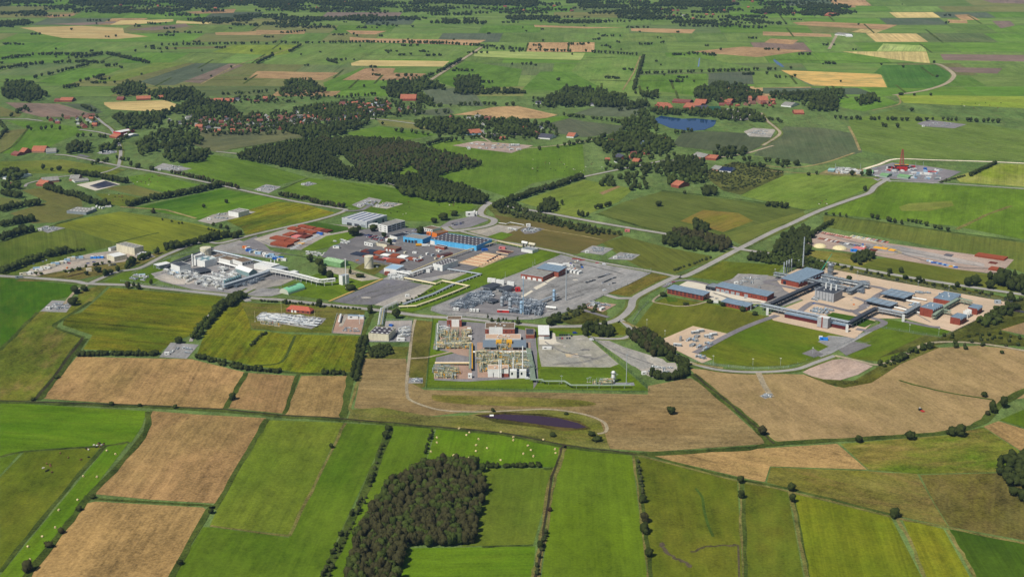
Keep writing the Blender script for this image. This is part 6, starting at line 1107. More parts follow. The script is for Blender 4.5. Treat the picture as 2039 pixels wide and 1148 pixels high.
car('red', 1189, 524, .1, 'red truck near the far gate of the gravel yard'); car('white', 1203, 527, .1, 'white van near the far gate', van=True)
fence('dark fence round the gravel yard of the process plant', [(862,620),(905,630),(985,639),(1060,638),(1112,628),(1153,614),(1202,589),(1250,568),(1298,543),(1230,527),(1160,514),(1119,506),(1038,540),(862,609)], 3, DGN, 14)
# ---- paved corner with the brown pad under the yard
F('BK',[(1160,610),(1180,600),(1228,606),(1200,621)],layer=S4,name='well_pad'); skids('low', [(1168,611),(1198,617),(1218,606),(1182,601)], 4, 2, 'small wellhead pipework on the brown pad below the grey yard', 'wellheads on the brown pad'); bx('cabin', 'white cabin with blue band on the brown pad', 1199, 617, 8, 3, 3, WH, .9); ribbon('road', [(1160,617),(1190,626),(1212,632)], 6, RD2, 7); ribbon('road',[(1205,587),(1230,594),(1260,594)],8,RD1,7)
# ---- brick plant by the pond
F('G1',[(862,632),(1045,641),(1090,656),(1165,665),(1292,778),(848,772),(853,720)],layer=S4,name='lawn'); F('AS',[(873,638),(935,641),(960,643),(1062,660),(1070,700),(1068,752),(960,758),(930,760),(865,757),(868,712),(905,703),(862,695)],layer=S5,name='paved_area')
F('BK',[(869,648),(938,650),(938,711),(912,706),(869,690)],layer=6,name='paved_area'); F('BK',[(866,722),(939,724),(940,755),(864,754)],layer=6,name='paved_area'); F('BK',[(950,682),(1056,682),(1060,750),(951,752)],layer=6,name='paved_area')
F('GV',[(1070,672),(1165,667),(1232,725),(1213,732),(1078,730),(1072,700)],layer=S5,name='gravel_yard',c1=(138,136,128),c2=(148,144,130),c3=(170,160,132)); F('GW',[(1172,668),(1205,675),(1240,690),(1320,715),(1330,724),(1280,735),(1258,728)],layer=S4,name='gravel_yard',c1=(140,138,132))
F('G1',[(1075,735),(1230,731),(1248,750),(1254,758),(1078,757)],layer=6,name='lawn'); F('AS',[(1045,653),(1066,656),(1072,760),(1062,775),(1064,700)],layer=6,name='road'); F('CC',[(1073,676),(1096,676),(1098,662),(1105,664),(1108,680),(1122,686),(1074,686)],layer=6,name='path')
F('SD',[(1125,705),(1150,704),(1152,712),(1128,711)],layer=6,name='sand_patch',c1=(190,176,130))
bld('brick_block', 'tall red brick block with white centre panel at upper left of the plant', (890,651),(919,651),(919,644), 15, BR_, BRO, 'flat', door=[('f',.58,8.5,9,WH)], win=[('f',3,2,GLASS,1,.25)], band=WH)
bld('brick_block', 'wide red brick block with white panel and open roof deck', (966,666),(1025,666),(1025,654), 12, BR_, BRO, 'flat', door=[('f',.36,15,9,WH)], win=[('f',5,1,GLASS,1.4,.2)], band=WH, vents=5)
bld('brick_hall', 'long low brick hall with tan roof and white fascia in the brick plant', (966,682),(1037,682),(1036,673), 8, WH, C_('tan_roof',(200,168,140)), 'flat', low=(.3, BR_), vents=6)
bld('brick_hall', 'brick and white hall behind the two twin white stacks', (971,751),(1012.5,751),(1012.5,742), 16, WH, C_('tan_roof',(200,168,140)), 'flat', low=(.5, BR_), door=[('f',.15,6,5,WH),('f',.45,8,5,WH)], vents=2)
bld('brick_hall', 'small brick block with grey roof left of the white vaulted hall', (1047,674),(1064,674),(1064,662), 8, BR_, DG, 'flat', band=C_('tan_roof',(200,168,140))); bld('vaulted_hall', 'brick hall with bright white vaulted roof beside the car park', (1073,676),(1093,676),(1093,661), 10, BR_, WH, 'mono', rpx=3, door=[('f',.25,6,4,WH),('f',.8,6,4,GY)])
canopy('left grey blue cooler canopy between the yellow filters', (961,698),(989,698),(989,684), 8, C_('cooler_grey',(120,134,146)), 'cooler_canopy', fans=3); canopy('right grey blue cooler canopy between the yellow filters', (1018,698),(1048,698),(1048,684), 8, MATS['cooler_grey'], 'cooler_canopy', fans=3)
bx('filter_house', 'left yellow filter house between the coolers', 993, 690, 6, 8, 7, YE, 0, 'filter house'); bx('filter_house', 'right yellow filter house between the coolers', 1014, 690, 6, 8, 7, YE, 0, 'filter house')
for x, y, h, l in ((994,752.5,37,'left of the twin white stacks'),(997.8,752.5,37,'right of the twin white stacks'),(1022,745,34,'shorter single white stack'),(1040.8,745,57,'tallest single white stack')): stack(l + ' in the brick plant', x, y, h, 1.25, BW, rings=2, rm=BW, taper=1)
for x, y, l in ((1022,751,'left'),(1041,751,'right')): bx('furnace', l + ' white furnace block at the foot of the stacks', x, y, 7, 6, 8, WH, 0, 'furnace')
skids('cream', [(870,697),(934,698),(932,662),(873,660)], 6, 5, 'cream and green pipework unit in the upper left part of the brick plant', 'pipework in the upper left of the brick plant', dens=.85); skids('cream', [(868,755),(908,755),(910,735),(870,733)], 4, 3, 'cream and green pipework unit in the lower left corner of the brick plant', 'pipework in the lower left of the brick plant')
skids('cream', [(952,742),(1060,742),(1052,706),(952,706)], 9, 5, 'green and yellow pipework unit in the core of the brick plant', 'pipework in the core of the brick plant', dens=1, sc_=(.9,1.3)); skids('grey', [(1012,752),(1060,752),(1058,735),(1014,735)], 4, 2, 'grey machinery unit around the white stacks', 'machinery round the white stacks'); skids('white', [(876,662),(892,663),(890,652),(878,651)], 2, 2, 'white vessel unit beside the tall brick block', 'vessels beside the tall brick block')
skids('cream', [(997,700),(1012,700),(1010,680),(998,680)], 2, 2, 'yellow green pipework between the filter houses', 'pipework between the filter houses')
pipeline('upper cream pipe rack of the brick plant', [(871,687),(937,687),(939,700)], 5, .7, YC, 3, sm=GP); pipeline('middle cream pipe rack of the brick plant', [(866,727),(938,727)], 5, .7, [YC,YE,WH], 3, sm=GP); pipeline('white pipe bridge crossing the plant road', [(937,706),(1052,706)], 6, .6, WH, 3, sm=GP)
pipeline('long green pipe rack down the right side of the brick plant', [(1052,700),(1058,730),(1062,762)], 7, .6, GP, 4, sm=GP); pipeline('left green pipe rack of the brick plant', [(869,700),(872,648)], 5, .5, [GP,WH], 3, sm=GP); pipeline('white front pipe rack at the lower left of the brick plant', [(868,750),(908,750)], 4, .7, WH, 2, sm=GP)
pipeline('brown green pipe rack between the two paved blocks', [(938,690),(938,740)], 7, .6, [GP,BLR,YE], 3, sm=GP)
pipeline('long green pipe bridge running right across the lawn', [(1057,762),(1080,762),(1082,765),(1124,765),(1137,773),(1180,773),(1256,773)], 7, .45, GP, 3, gap=.9, sup=10, sm=GP)
column('ringed white column at the right end of the lawn', 1221, 761, 23, 3.7, WH); mast('tall thin grey mast beside the ringed column', 1247, 765, 60, .3, LG); F('AS',[(1205,762),(1262,762),(1264,768),(1232,768),(1205,767)],layer=S7,name='paved_area',c1=(150,166,178)); skids('cream', [(1180,768),(1212,768),(1212,762),(1180,762)], 3, 1, 'small valve unit at the foot of the ringed column', 'valve units by the ringed column')
for x, y, h in ((1118,762,14),(1170,761,8),(1175,761,10),(1228,757,12)): mast('slim lamp post on the lawn below the gravel yard', x, y, h, .12, LG, 'lamp_mast', 'lamp', 'lamp posts of the lower lawn')
for i, x in enumerate((1115,1119.4,1123.8,1128.2,1132.6,1138)): car('black' if i != 4 else 'grey', x, 667.5 + (i > 4)*1.5, 1.57, 'dark car in the upper row of the small car park', 'cars in the upper row by the vaulted hall')
for c, x in (('grey',1115),('red',1119.5),('black',1129),('black',1134)): car(c, x, 674, 1.57, c + ' car in the lower row of the small car park', 'cars in the lower row by the vaulted hall')
bx('site_container', 'white container on the gravel below the vaulted hall', 1089, 695, 10, 3, 2.8, WH, 0); car('blue', 1145, 664, .2, 'blue van by the trees above the car park', van=True); car('white', 1178, 677, 0, 'white van at the slanted green fence', van=True); car('white', 1050, 754, 0, 'white van at the foot of the furnaces', van=True)
for x, y in ((934,660),(936,676),(936,752)): bx('cabin', 'white box cabin on the edge of the plant road', x, y, 4, 4, 4.4, WH, 0, 'cabin', 'white box cabins by the plant road')
fence('dark green fence slanting across the gravel to the field corner', [(1168,664),(1232,722),(1262,748),(1295,779)], 3.4, DGN, 9); fence('green fence round the lower side of the brick plant', [(862,634),(853,720),(849,772),(1000,776),(1160,778),(1295,780)], 2.4, DGN, 12)
# ---- station with red hipped roof, gravel pad, white shed
bld('red_roof_house', 'long brick building with a red hipped roof in the pipe station', (570,620.6),(618,625.5),(626,621), 6, BR_, C_('bright_red_tile',(178,90,68)), 'hip', rpx=6, door=[('f',.25,2.5,3,WH),('f',.38,2.5,3,WH)], win=[('f',5,1,GLASS,1.2,.4)])
F('GV',[(509,632),(520,622),(560,624),(650,634),(640,645),(620,655),(530,640)],layer=S4,name='gravel_yard'); skids('white', [(515,640),(620,652),(640,634),(524,624)], 13, 3, 'white and grey header pipework of the red roofed station', 'pipe headers of the red roofed station', dens=.9, sc_=(.7,1)); skids('cream', [(518,648),(555,652),(560,645),(524,641)], 4, 1, 'cream pipe loop in front of the station headers', 'cream pipe loops of the station', sc_=(.6,.8))
for k_, (a, b) in enumerate((((513,636),(632,651)),((517,632),(636,646)),((522,628),(640,641)))): pipeline(['front','middle','rear'][k_] + ' long grey header pipe of the red roofed station', [a, b], 3, .55, [LG,WH], 3, sup=8, sm=YC)
bx('cabin', 'tiny red brick hut in front of the station headers', 541, 645.5, 4, 3, 3, BR_, -.1, detail=False)
for x, y, h in ((508,640,22),(561,633,34),(584,634,23),(615,640,12),(627,642,23)): mast('tall thin pale mast in the red roofed station', x, y, h, .14, YC, 'lightning_mast', 'mast', 'thin masts of the red roofed station', head=False)
F('BK',[(673,627),(726,631),(718,666),(662,663)],layer=S4,name='well_pad'); htank('long white and blue tank car on the brown pad', (675.5,644),(679,630), 2.2, WH); bx('cabin', 'blue roofed cabin with white doors on the brown pad', 703.5, 634, 12, 6, 4, WH, -.05, top=BLR); bx('cabin', 'small light blue roofed cabin on the brown pad', 718, 634, 8, 5, 3.4, WH, -.05, top=LB); mast('slim white mast on the brown pad', 716, 645, 18, .2, WH)
skids('low', [(680,663),(714,663),(712,652),(682,651)], 3, 2, 'red and white wellhead on the brown pad', 'wellheads of the brown pad', sc_=(.6,.8)); fence('fence round the brown well pad', [(671,626),(727,631),(719,667),(661,663),(671,626)], 2, LG, 8); F('GW',[(686,626),(694,626),(682,650),(674,650)],layer=S5,name='path',c1=(170,158,140))
F('AS',[(768,639),(821,638),(816,680),(735,680),(738,662),(762,660)],layer=S4,name='paved_area',c1=(166,158,150)); bld('white_shed', 'white shed with dark roof and skylights at the end of the pipe bridge', (734,676.5),(774,679.5),(775,664.5), 13.5, CR, DR, 'flat', sky=(4,3,.4,.25)); skids('white', [(795,676),(815,672),(812,652),(796,653)], 2, 3, 'white pipework unit beside the white shed', 'units beside the white shed'); bx('site_container', 'blue skip beside the white shed', 779, 649, 5, 3, 2, BLD, -.6)
bx('cabin', 'white stepped cabin at the corner of the shed yard', 798, 678, 9, 4, 3, WH, 0); fence('fence round the white shed yard', [(768,638),(821,638),(816,681),(735,681)], 2, LG, 9)
pipeline('wide pipe bridge crossing the road towards the white shed', [(793,606),(762,620),(757,652)], 6, .5, [WH,LG,YC,LG], 4, gap=1.5, sup=10, sm=LG)
# ---- grey lot and pipe lawn
F('AD',[(662,600),(766,556),(800,558),(842,566),(770,600),(740,607),(700,606)],layer=S4,name='asphalt_lot',c1=(118,116,122)); F('GW',[(745,607),(842,566),(868,569),(872,575),(812,600),(765,610)],layer=S4,name='gravel_yard'); ribbon('field_edge',[(655,600),(762,555)],3,mat('sand_edge',(200,164,96)),6)
bx('cabin', 'small white and black cabin on the sandy strip beside the grey lot', 811, 591, 5, 3, 3, WH, .3); F('G1',[(630,545),(760,552),(660,598),(560,585),(600,560)],layer=3,name='lawn')
pipeline('upper white pipe kinking round the pipe lawn', [(800,555),(868,568),(881,562),(933,572),(905,584),(860,601),(828,612),(794,613.5)], 3.4, .75, CRT, 2, gap=1.6, sup=11, sm=CR); pipeline('grey pipe track zigzagging over the pipe lawn', [(892,538),(957,548),(907,566),(862,588),(803,608)], 3, .5, LG, 4, gap=1, sup=7, sm=WH)
bld('green_hangar', 'long round topped mint green hangar beside the road', (556.6,583),(574.4,587),(607.4,576), 11, C_('pale_arch',(196,200,180)), MINT, 'arch_y', sky=(1,1,.14,.5), skm=DG); F('GV',[(488,584),(520,574),(555,574),(568,583),(540,590),(500,590)],layer=S4,name='gravel_yard')
bld('green_hall', 'green vaulted hall with white roof lights below the pipe yard', (645,526),(678,533),(693.6,528), 9, GRN, C_('green_roof',(150,186,136)), 'gable', rpx=3, sky=(4,1,.35,.35)); tank('tall white storage tank with domed roof on the grass', 735, 533, 23, 9, CR)
bld('white_tower', 'slim white and grey tower block with the striped mast in front', (675.3,566),(682.4,568),(694,564), 18, WH, LG, 'flat', band=WH); mast('very tall white and rust mast standing before the slim tower', 689.4, 573.5, 58, .5, WH); pipeline('white pipe bridge from the white gas plant to the slim tower', [(536,546),(588,557),(638,570),(668,567)], 9, .5, WH, 3, gap=1.4, sup=9, sm=WH, deck=True, walk=WH)
bld('white_unit', 'white and blue block beside the pipe manifold', (764.7,543),(789.4,546),(809,538), 9, WH, LB, 'flat'); skids('white', [(768,558),(800,558),(826,545),(790,540)], 5, 3, 'white pipe manifold unit at the head of the grey lot', 'white manifold at the grey lot'); bx('cabin', 'small red brick cabin beside the white manifold', 771, 547, 6, 5, 4, BR_, -.2); bx('cabin', 'low white cabin right of the manifold', 850, 542, 9, 4, 4, WH, -.2)
F('GV',[(760,556),(800,538),(870,535),(905,545),(860,560),(800,560)],layer=3,name='gravel_yard'); F('GW',[(868,552),(905,537),(945,548),(905,560)],layer=S4,name='gravel_yard'); pipeline('white pipe frame over the manifold', [(790,548),(815,553),(860,537)], 8, .6, WH, 3, sm=WH)
bld('white_shed', 'white shed with dark skylit roof beside the pipe bridge', (862,536.5),(881,540.5),(906,529), 12, WH, DR, 'flat', sky=(3,6,.4,.35), door=[('f',.6,4,4,GY)], win=[('r',1,1,GY,.5,.2)])
pipeline('white pipe bridge climbing past the blue hall', [(820,546),(862,528),(934,502),(981,489),(991,485),(1040,496)], 6, .55, YC, 2, gap=1.2, sup=13, sm=LG)
# ---- workshop quarter
F('AD',[(640,512),(670,478),(715,458),(760,452),(830,455),(870,465),(990,485),(1070,500),(1000,515),(930,540),(880,548),(820,558),(760,545),(700,520)],layer=S4,name='asphalt_yard'); F('GW',[(505,476),(590,449),(635,444),(720,452),(700,465),(655,470),(600,498),(540,492)],layer=S4,name='pipe_yard',c1=(150,140,132)); F('GD',[(600,448),(622,441),(692,452),(695,458),(660,465)],layer=S5,name='lawn'); F('G1',[(600,497),(650,470),(705,460),(720,466),(690,480),(655,492),(620,500)],layer=S5,name='lawn')
F('GW',[(695,535),(760,555),(720,560),(650,540),(640,530)],layer=S4,name='gravel_yard',c1=(170,158,124)); F('RG',[(705,535),(730,520),(775,528),(745,548)],layer=S5,name='lawn'); F('AS',[(470,487),(510,470),(540,500),(660,520),(640,516),(560,505),(500,495)],layer=3,name='paved_area')
bld('grey_hall', 'large light grey hall with bands of roof lights', (681,446),(730.7,454),(775.5,441.5), 12, C_('pale_blue_cladding',(180,186,190)), C_('hall_roof',(118,126,146)), 'flat', sky=(5,1,.3,.9), door=[('f',.3,9,4,DG),('f',.6,9,4,DG),('f',.85,8,4,GY),('r',.45,4,6,DG),('r',.8,4,6,DG)], band=WH)
bld('office', 'white three storey office with dark window bands', (753.4,460.5),(771.7,464),(803.6,453), 14, WH, RF, 'flat', cat='office', win=[('r',4,3,GLASS,2.0,.85),('f',2,3,GLASS,.9,.4)]); bx('cabin', 'low white entrance pavilion of the grey hall', 743, 452, 14, 8, 5, WH, .1)
bld('blue_hall', 'long bright blue hall with a dark roof full of skylights', (857.6,487),(948.8,500.5),(980,487.5), 10.5, BL, DR, 'flat', sky=(12,4,.28,.22), band=BL, door=[('f',.04,7,6,WH)], low=(.12,CON)); bld('blue_hall', 'smaller bright blue hall with a plain grey roof', (803,481.5),(841.4,487),(860,480), 10, BL, RF, 'flat', band=BL, door=[('f',.15,4,4,GLASS),('f',.32,4,4,GLASS),('f',.48,4,4,GLASS),('f',.65,5,5,DG)])
bld('orange_building', 'orange workshop with a brown roof behind the blue hall', (860,471),(870,474),(887.6,468), 8.5, OR_, BRO, 'flat', band=OR_); bld('low_office', 'low white building with brown roof beside the orange workshop', (842,459),(861,463),(875,458), 5.5, WH, BRO, 'flat', win=[('f',5,1,GLASS,1.4,.6)]); bx('cabin', 'small orange annex left of the orange workshop', 854, 470, 6, 5, 6, OR_, 0)
bld('low_office', 'low white office block with red door south of the car park', (725.3,488),(742,491.5),(751,488), 6.5, WH, RF, 'flat', win=[('f',3,1,GLASS,1.4,.5)]); bld('low_office', 'low cream office block next to the red doored one', (748,489),(770,493),(775,490.5), 6, CR, DR, 'flat'); bld('low_office', 'low white office in front of the small blue hall', (767.4,480),(780,482.5),(785,480), 5, WH, CR, 'flat'); bld('low_office', 'black roofed low office beside the car park', (776,473),(791,477),(812,469), 4.5, WH, C_('black_roof',(44,46,56)), 'flat')
bld('brick_row', 'long brick workshop with white doors above the pipe stacks', (765.8,499),(788,502.5),(799,498), 6, BR_, BRO, 'flat', door=[('f',.2,3,3,WH),('f',.5,3,3,WH),('f',.8,3,3,WH)]); bld('brick_row', 'small brick block with white roof band in front of the blue hall', (866,494.5),(884.5,498),(889,495.5), 6, BR_, C_('dark_red',(90,50,44)), 'flat', band=WH); bld('brick_row', 'dark flat roofed brick block beside the pipe bridge', (870,512),(876,514),(893.5,506), 5, BR_, DR, 'flat')
F('AS',[(870,455),(895,440),(952,428),(970,430),(975,438),(930,455),(900,462)],layer=S4,name='car_park'); F('GW',[(925,463),(972,445),(1010,450),(1048,450),(1010,465),(985,475),(950,470)],layer=S4,name='gravel_yard',c1=(160,150,134)); F('G1',[(968,472),(998,462),(1022,467),(1002,477),(985,477)],layer=S5,name='lawn'); F('AS',[(1035,458),(1050,450),(1085,456),(1062,465),(1045,466)],layer=S4,name='well_pad')
skids('low', [(1040,464),(1058,465),(1078,456),(1052,452)], 3, 2, 'wellhead pipework on the pad right of the visitor road', 'wellheads right of the visitor road'); bx('cabin','white cabin at the well pad right of the visitor road',1052,451,6,4,4,WH,.2); skids('white', [(1012,459),(1028,462),(1030,457),(1016,455)], 2, 1, 'white tank unit on the sandy yard', 'white tank units on the sandy yard'); pipeline('low white pipe along the far side of the sandy yard', [(993,445),(1008,447),(1016,444),(1044,449)], 1.5, .5, WH)
bx('cabin', 'white guard house block with round tanks at the top of the yard', 936, 430, 12, 8, 6, WH, .2); column('left white silo beside the guard house', 945, 428, 9, 2, WH, plat=0); column('right white silo beside the guard house', 949, 429, 8, 2, WH, plat=0); htank('left white lying tank on the white block at the end of the bridge', (1040,493),(1050,495), 2.8, WH, z=6); htank('right white lying tank on the white block at the end of the bridge', (1054,496),(1065,498), 2.8, CR, z=6); bld('white_block', 'white block carrying two lying tanks', (1038,501),(1060,505),(1070,500.5), 6, WH, GY, 'flat')
for i in range(46):
    r_ = i // 12; x, y = 712 + (i % 12)*5 + r_*9, 464.5 + (i % 12)*.9 + r_*3.6 ; 
    if rs.random() < .85: c = rs.choice(['black','black','grey','silver','white','red','blue']); car(c, x + 2, y, .9, c + ' car in the big car park by the white office', 'cars in the big car park')
for i in range(13): c = rs.choice(['black','silver','white','blue']); car(c, 788 + i*3.2, 470 - i*1.0 + rs.uniform(0,1.5), .4, c + ' car parked in front of the small blue hall', 'cars before the small blue hall')
for i in range(12): c = rs.choice(['white','silver','blue','black']); car(c, 902 + (i % 6)*4, 446 + (i // 6)*3 - (i % 6)*.5, .7, c + ' car in the upper car park by the visitor road', 'cars by the visitor road')
for i in range(11): car('white', 582 + i*5.2, 497 - i*3.0 + (i > 6)*2, .3, 'white van in the slanting row beside the rusty pipe stacks', 'white vans in a slanting row', van=True)
truck('yellow tank lorry parked before the blue hall', 836, 490, .1, YE); truck('white lorry parked before the blue hall', 848, 491, .1, WH)
for i in range(16): bx('site_container', 'small white or cream container among the workshop yards', 798 + rs.uniform(0,95), 498 + rs.uniform(0,22), rs.uniform(3,6), 2.5, 2.6, rs.choice([WH,WH,CR,LG]), rs.choice([-.2,.9]), group='small containers of the workshop yards')
bx('site_container','blue container at the right end of the left pipe yard', 637.5, 467.5, 9, 4, 3.4, BLD, -.3); bx('cabin','white cabin on the green edge of the workshop yard', 670, 494, 9, 4, 3.6, WH, -.2, top=TEAL)
skids('white', [(662,482),(690,488),(700,482),(670,476)], 4, 2, 'white valve station on the upper workshop yard', 'valve station on the upper yard', dens=.8, sc_=(.5,.7)); skids('white', [(606,508),(640,512),(650,504),(612,500)], 6, 2, 'heap of pale machine parts on the grass bank', 'pale machine parts on the bank', sc_=(.4,.6))
PS = [((536,476),(566,481),(577,475.5),4,RU),((566.5,482),(585,484.5),(594,479),4,RU),((537,488),(571,493.5),(583,487.5),5,RU),((562,469.5),(577,471.5),(590,465),4,RU),((592,452.5),(607,455),(614,451.5),4,RU),((607,455.5),(622,458),(629,454.5),4,RU),((623,458.5),(638,461.5),(646,457.5),4,RU),((639,462),(652,464.5),(659,460),4,RU2),((571,457),(588,460),(598,456),3.5,RU),((589,461),(604,464),(613,460),3.5,RU),((606,464),(622,467.5),(632,463.5),3.5,RU),((579,472.5),(592,475),(602,471),3,PK),((596,474),(608,476),(618,470),4,RU2),((588,466.5),(603,469),(611,466),3,RU2),((592,486),(600,487.5),(605,484.5),2,YE)]
for i, (a, b, c, h, m) in enumerate(PS): pstack(('rusty' if m in (RU, RU2) else 'pink coated' if m is PK else 'yellow') + ' pipe stack in the left pipe yard, ' + ['front row left','front row right','nearest big stack','second row','back row first','back row second','back row third','back row last','middle row first','middle row second','middle row third','small one','tall dark one','low dark one','narrow one'][i], a, b, c, h, m)
PS2 = [((717,502),(735,504.5),(748,500),2.5,RU2),((727,502.5),(742,505),(752,500.5),3.5,NV),((743,505),(757,507.5),(767,502.5),4,RU),((697,507),(718,510.5),(729,505.5),3,NV),((720,509),(738,511.5),(746,507),2.5,NV),((757,508.5),(772,511),(778,507.5),2,WH),((774,512),(789,513.5),(799,508.5),3.5,RU),((790,513),(806,515),(814,510.5),2,WH),((806,517),(821,519.5),(830,515),2.5,RU),((822,520),(835,522),(841,517.5),2,RU2),((768.5,522),(796.5,526),(808,520.5),4.5,RU),((721,511.5),(745,516),(756,512),2,RU),((759,516),(771,518),(777,515),2,PK),((740,516.5),(764,520),(770,517),2,RU2)]
for i, (a, b, c, h, m) in enumerate(PS2): pstack({RU:'rusty orange',RU2:'dark rust',NV:'navy black',WH:'white',PK:'pink red'}[m] + ' pipe stack in the central yard above the white tank, ' + ['far left','behind the navy one','beside the brick row','left front','second left','narrow white','right middle','right white','right end','last right','largest','low front','short front','thin front'][i], a, b, c, h, m)
F('SD',[(912,523),(965,502),(1012,510),(960,533)],layer=S5,name='paved_area',c1=(168,146,112),c2=(150,130,100))
for i in range(9):
    t = i/8; a, b = P(917+44*t, 524-19*t), P(954+50*t, 530-17.5*t); k = MB(); L = (b-a).length; k.box(0,-1.1,0,L,1.1,1.4,C_('cream_beam',(226,196,160)), C_('rose_beam',(206,140,110)) if i % 2 else MATS.get('cream_beam')); o = k.build('storage_bay', None, 'long low cream storage bay wall beside the blue hall', 'bay wall', 'storage bay walls', loc=a, rz=math.atan2((b-a).y,(b-a).x))
for i, (x, y) in enumerate([(975,520),(981,517),(986,514),(993,510)]): htank(['nearest','second','third','farthest'][i] + ' navy pipe bundle at the end of the storage bays', (x-5,y+1.5),(x+4,y-2.2), 1.3, NV, z=.3, name='pipe_bundle', cat='pipe bundle')
bld('sunken_basin', 'open brown basin with cream walls beside the pipe bridge', (988,503),(1012,507),(1022,502.5), 2, C_('cream_beam',(226,196,160)), C_('dark_red',(90,50,44)), 'flat', cat='basin'); bx('site_container', 'brown topped container behind the open basin', 1000, 496, 9, 4, 3.4, PK, -.2); bx('site_container', 'blue machinery crate beside the blue hall', 965, 499, 8, 4, 3, BLD, .3)
# ---- white gas plant at left
F('AS',[(300,545),(340,535),(395,505),(440,500),(500,520),(595,545),(580,556),(530,556),(470,582),(440,588),(390,578),(320,560)],layer=S4,name='paved_area',c1=(150,146,142)); F('GW',[(305,553),(328,545),(395,560),(378,566),(345,566)],layer=S5,name='gravel_yard',c1=(176,166,154)); F('GV',[(470,582),(545,545),(600,550),(560,568),(520,575),(480,588)],layer=3,name='gravel_yard',c1=(158,150,136))
F('GV',[(395,503),(470,476),(520,492),(560,505),(540,515),(470,505),(430,500)],layer=3,name='gravel_yard',c1=(140,134,126)); F('G1',[(585,560),(660,575),(690,588),(600,580),(540,590),(520,585)],layer=3,name='lawn')
bld('white_block', 'white open topped block at the left of the gas plant', (341,540),(358.6,546),(377,540), 15, WH, DG, 'flat', band=WH, low=(.25,LB)); bld('white_block', 'big white hall with stack beside it in the gas plant', (386.8,528),(408.4,533.5),(431.7,527), 13, WH, TEAL, 'flat', band=WH, sky=(2,2,.5,.5)); canopy('dark canopy in front of the big white hall', (382,541),(397,547.5),(417,541), 6, DG, under=DG)
bld('white_block', 'low white building with brown roof, left of two', (436,520.5),(458.3,526),(473.5,521), 7, WH, BRO, 'flat', band=WH); bld('white_block', 'low white building with brown roof, right of two', (463.7,524.5),(482.6,530.5),(501,524.5), 8, WH, BRO, 'flat', band=WH, win=[('r',4,1,GLASS,1.6,.7)]); bld('white_block', 'flat white long hall with two short stacks', (506,535),(539.3,541),(553,534), 9, WH, WH, 'flat', sky=(6,1,.1,.3), skm=LG)
canopy('open steel frame hall at the end of the white long hall', (540.4,542),(555,546),(570,540), 9, LG, under=GY, leg=WH); bld('gabled_hall', 'gabled white hall with a green grey end wall', (469,542.5),(496,551.5),(512.3,548), 9, C_('sage_wall',(130,156,156)), WH, 'gable', rpx=5); bld('white_block', 'small white roofed building at the right end of the gas plant', (570,547),(579.3,550),(591.7,545), 5.5, LG, WH, 'flat')
tank('large white round tank at the back of the gas plant', 410, 508, 15, 11, CR); bld('white_block', 'white rounded building left of the large tank', (383,515.5),(389,517.5),(402,511), 8, WH, WH, 'flat'); bld('white_block', 'small white building right of the large tank', (421,515),(428,518),(443,512), 6, WH, BRO, 'flat')
for x, y, h, r_, l in ((384.2,531,25,1.7,'tall white stack left of the big white hall'),(402,514,12,1.8,'short white stack in front of the large tank'),(540,525.5,9,1,'left short white stack of the long hall'),(547,526.5,9,1,'right short white stack of the long hall')): stack(l, x, y, h, r_, WH, rings=1, rm=WH, taper=1)
for i in range(8): t = i/7; column(['first','second','third','fourth','fifth','sixth','seventh','eighth'][i] + ' grey green absorber from the left in the slanting row', 448 + 31*t, 573 - 12*t, 16 - 1.5*t, 2.2, TEAL, 'absorber', 'tank', plat=1)
pipeline('grey conveyor bridge from the left block up to the large tank', [(330,540),(350,528),(424,501)], 5, .5, GY, 3, sm=LG, deck=True, walk=DG); pipeline('pale pipe bridge along the back of the gas plant', [(425,502),(470,512),(560,534),(572,539)], 4, .45, [WH,LB,LG], 3, sm=LG); pipeline('white pipe bridge through the middle of the gas plant', [(436,527),(513,547),(536,546)], 6, .5, WH, 3, sm=WH)
pipeline('slanting pale blue pipe bridge before the gabled hall', [(445,577),(500,560),(530,550),(537,546)], 6, .5, [LG,LB,WH], 4, sm=LG, deck=True); canopy('white machine shelter at the left edge of the gas plant', (306,533.5),(316,537),(334,529), 8, WH, under=LG, leg=LG)
skids('white', [(318,545),(440,582),(470,565),(350,533)], 12, 4, 'white and grey pipework unit in the core of the white gas plant', 'pipework in the core of the white gas plant', dens=.72); skids('white', [(420,560),(450,566),(480,548),(440,530)], 5, 4, 'white pump unit between the absorbers and the big hall', 'pump units of the white gas plant', dens=.9); skids('grey', [(450,580),(500,566),(530,556),(495,552)], 5, 2, 'grey pipework unit beside the absorber row', 'units beside the absorber row', dens=.8)
skids('low', [(258,558),(285,562),(298,550),(270,546)], 4, 2, 'small pipe unit on the lawn left of the gas plant', 'pipe units on the left lawn', dens=.9); bx('cabin', 'white blue cabin on the lawn left of the gas plant', 283, 551, 8, 4, 3.5, WH, .3, top=LB)
for x, y, h in ((406,512,17),(345,575,9),(450,592,9),(560,575,12),(600,560,10)): mast('thin mast in the white gas plant', x, y, h, .14, LG, 'lamp_mast', 'lamp', 'masts of the white gas plant', head=False)
for i in range(18): rs_c = rs.choice([WH,WH,BLD,OR_,LG,CR,LB]); bx('site_container', 'container or tarpaulined crate behind the white gas plant', 488 + i*4.6 + rs.uniform(-2,2), 497 + i*1.35 + rs.uniform(-3,2), rs.uniform(5,9), 3, rs.uniform(2.4,3.4), rs_c, rs.choice([-.3,.8]), group='containers behind the white gas plant')
fence('pale fence round the white gas plant', [(240,560),(330,572),(440,590),(480,592),(600,562),(560,532),(440,500),(395,500),(340,512),(262,545)], 2.2, LG, 16)
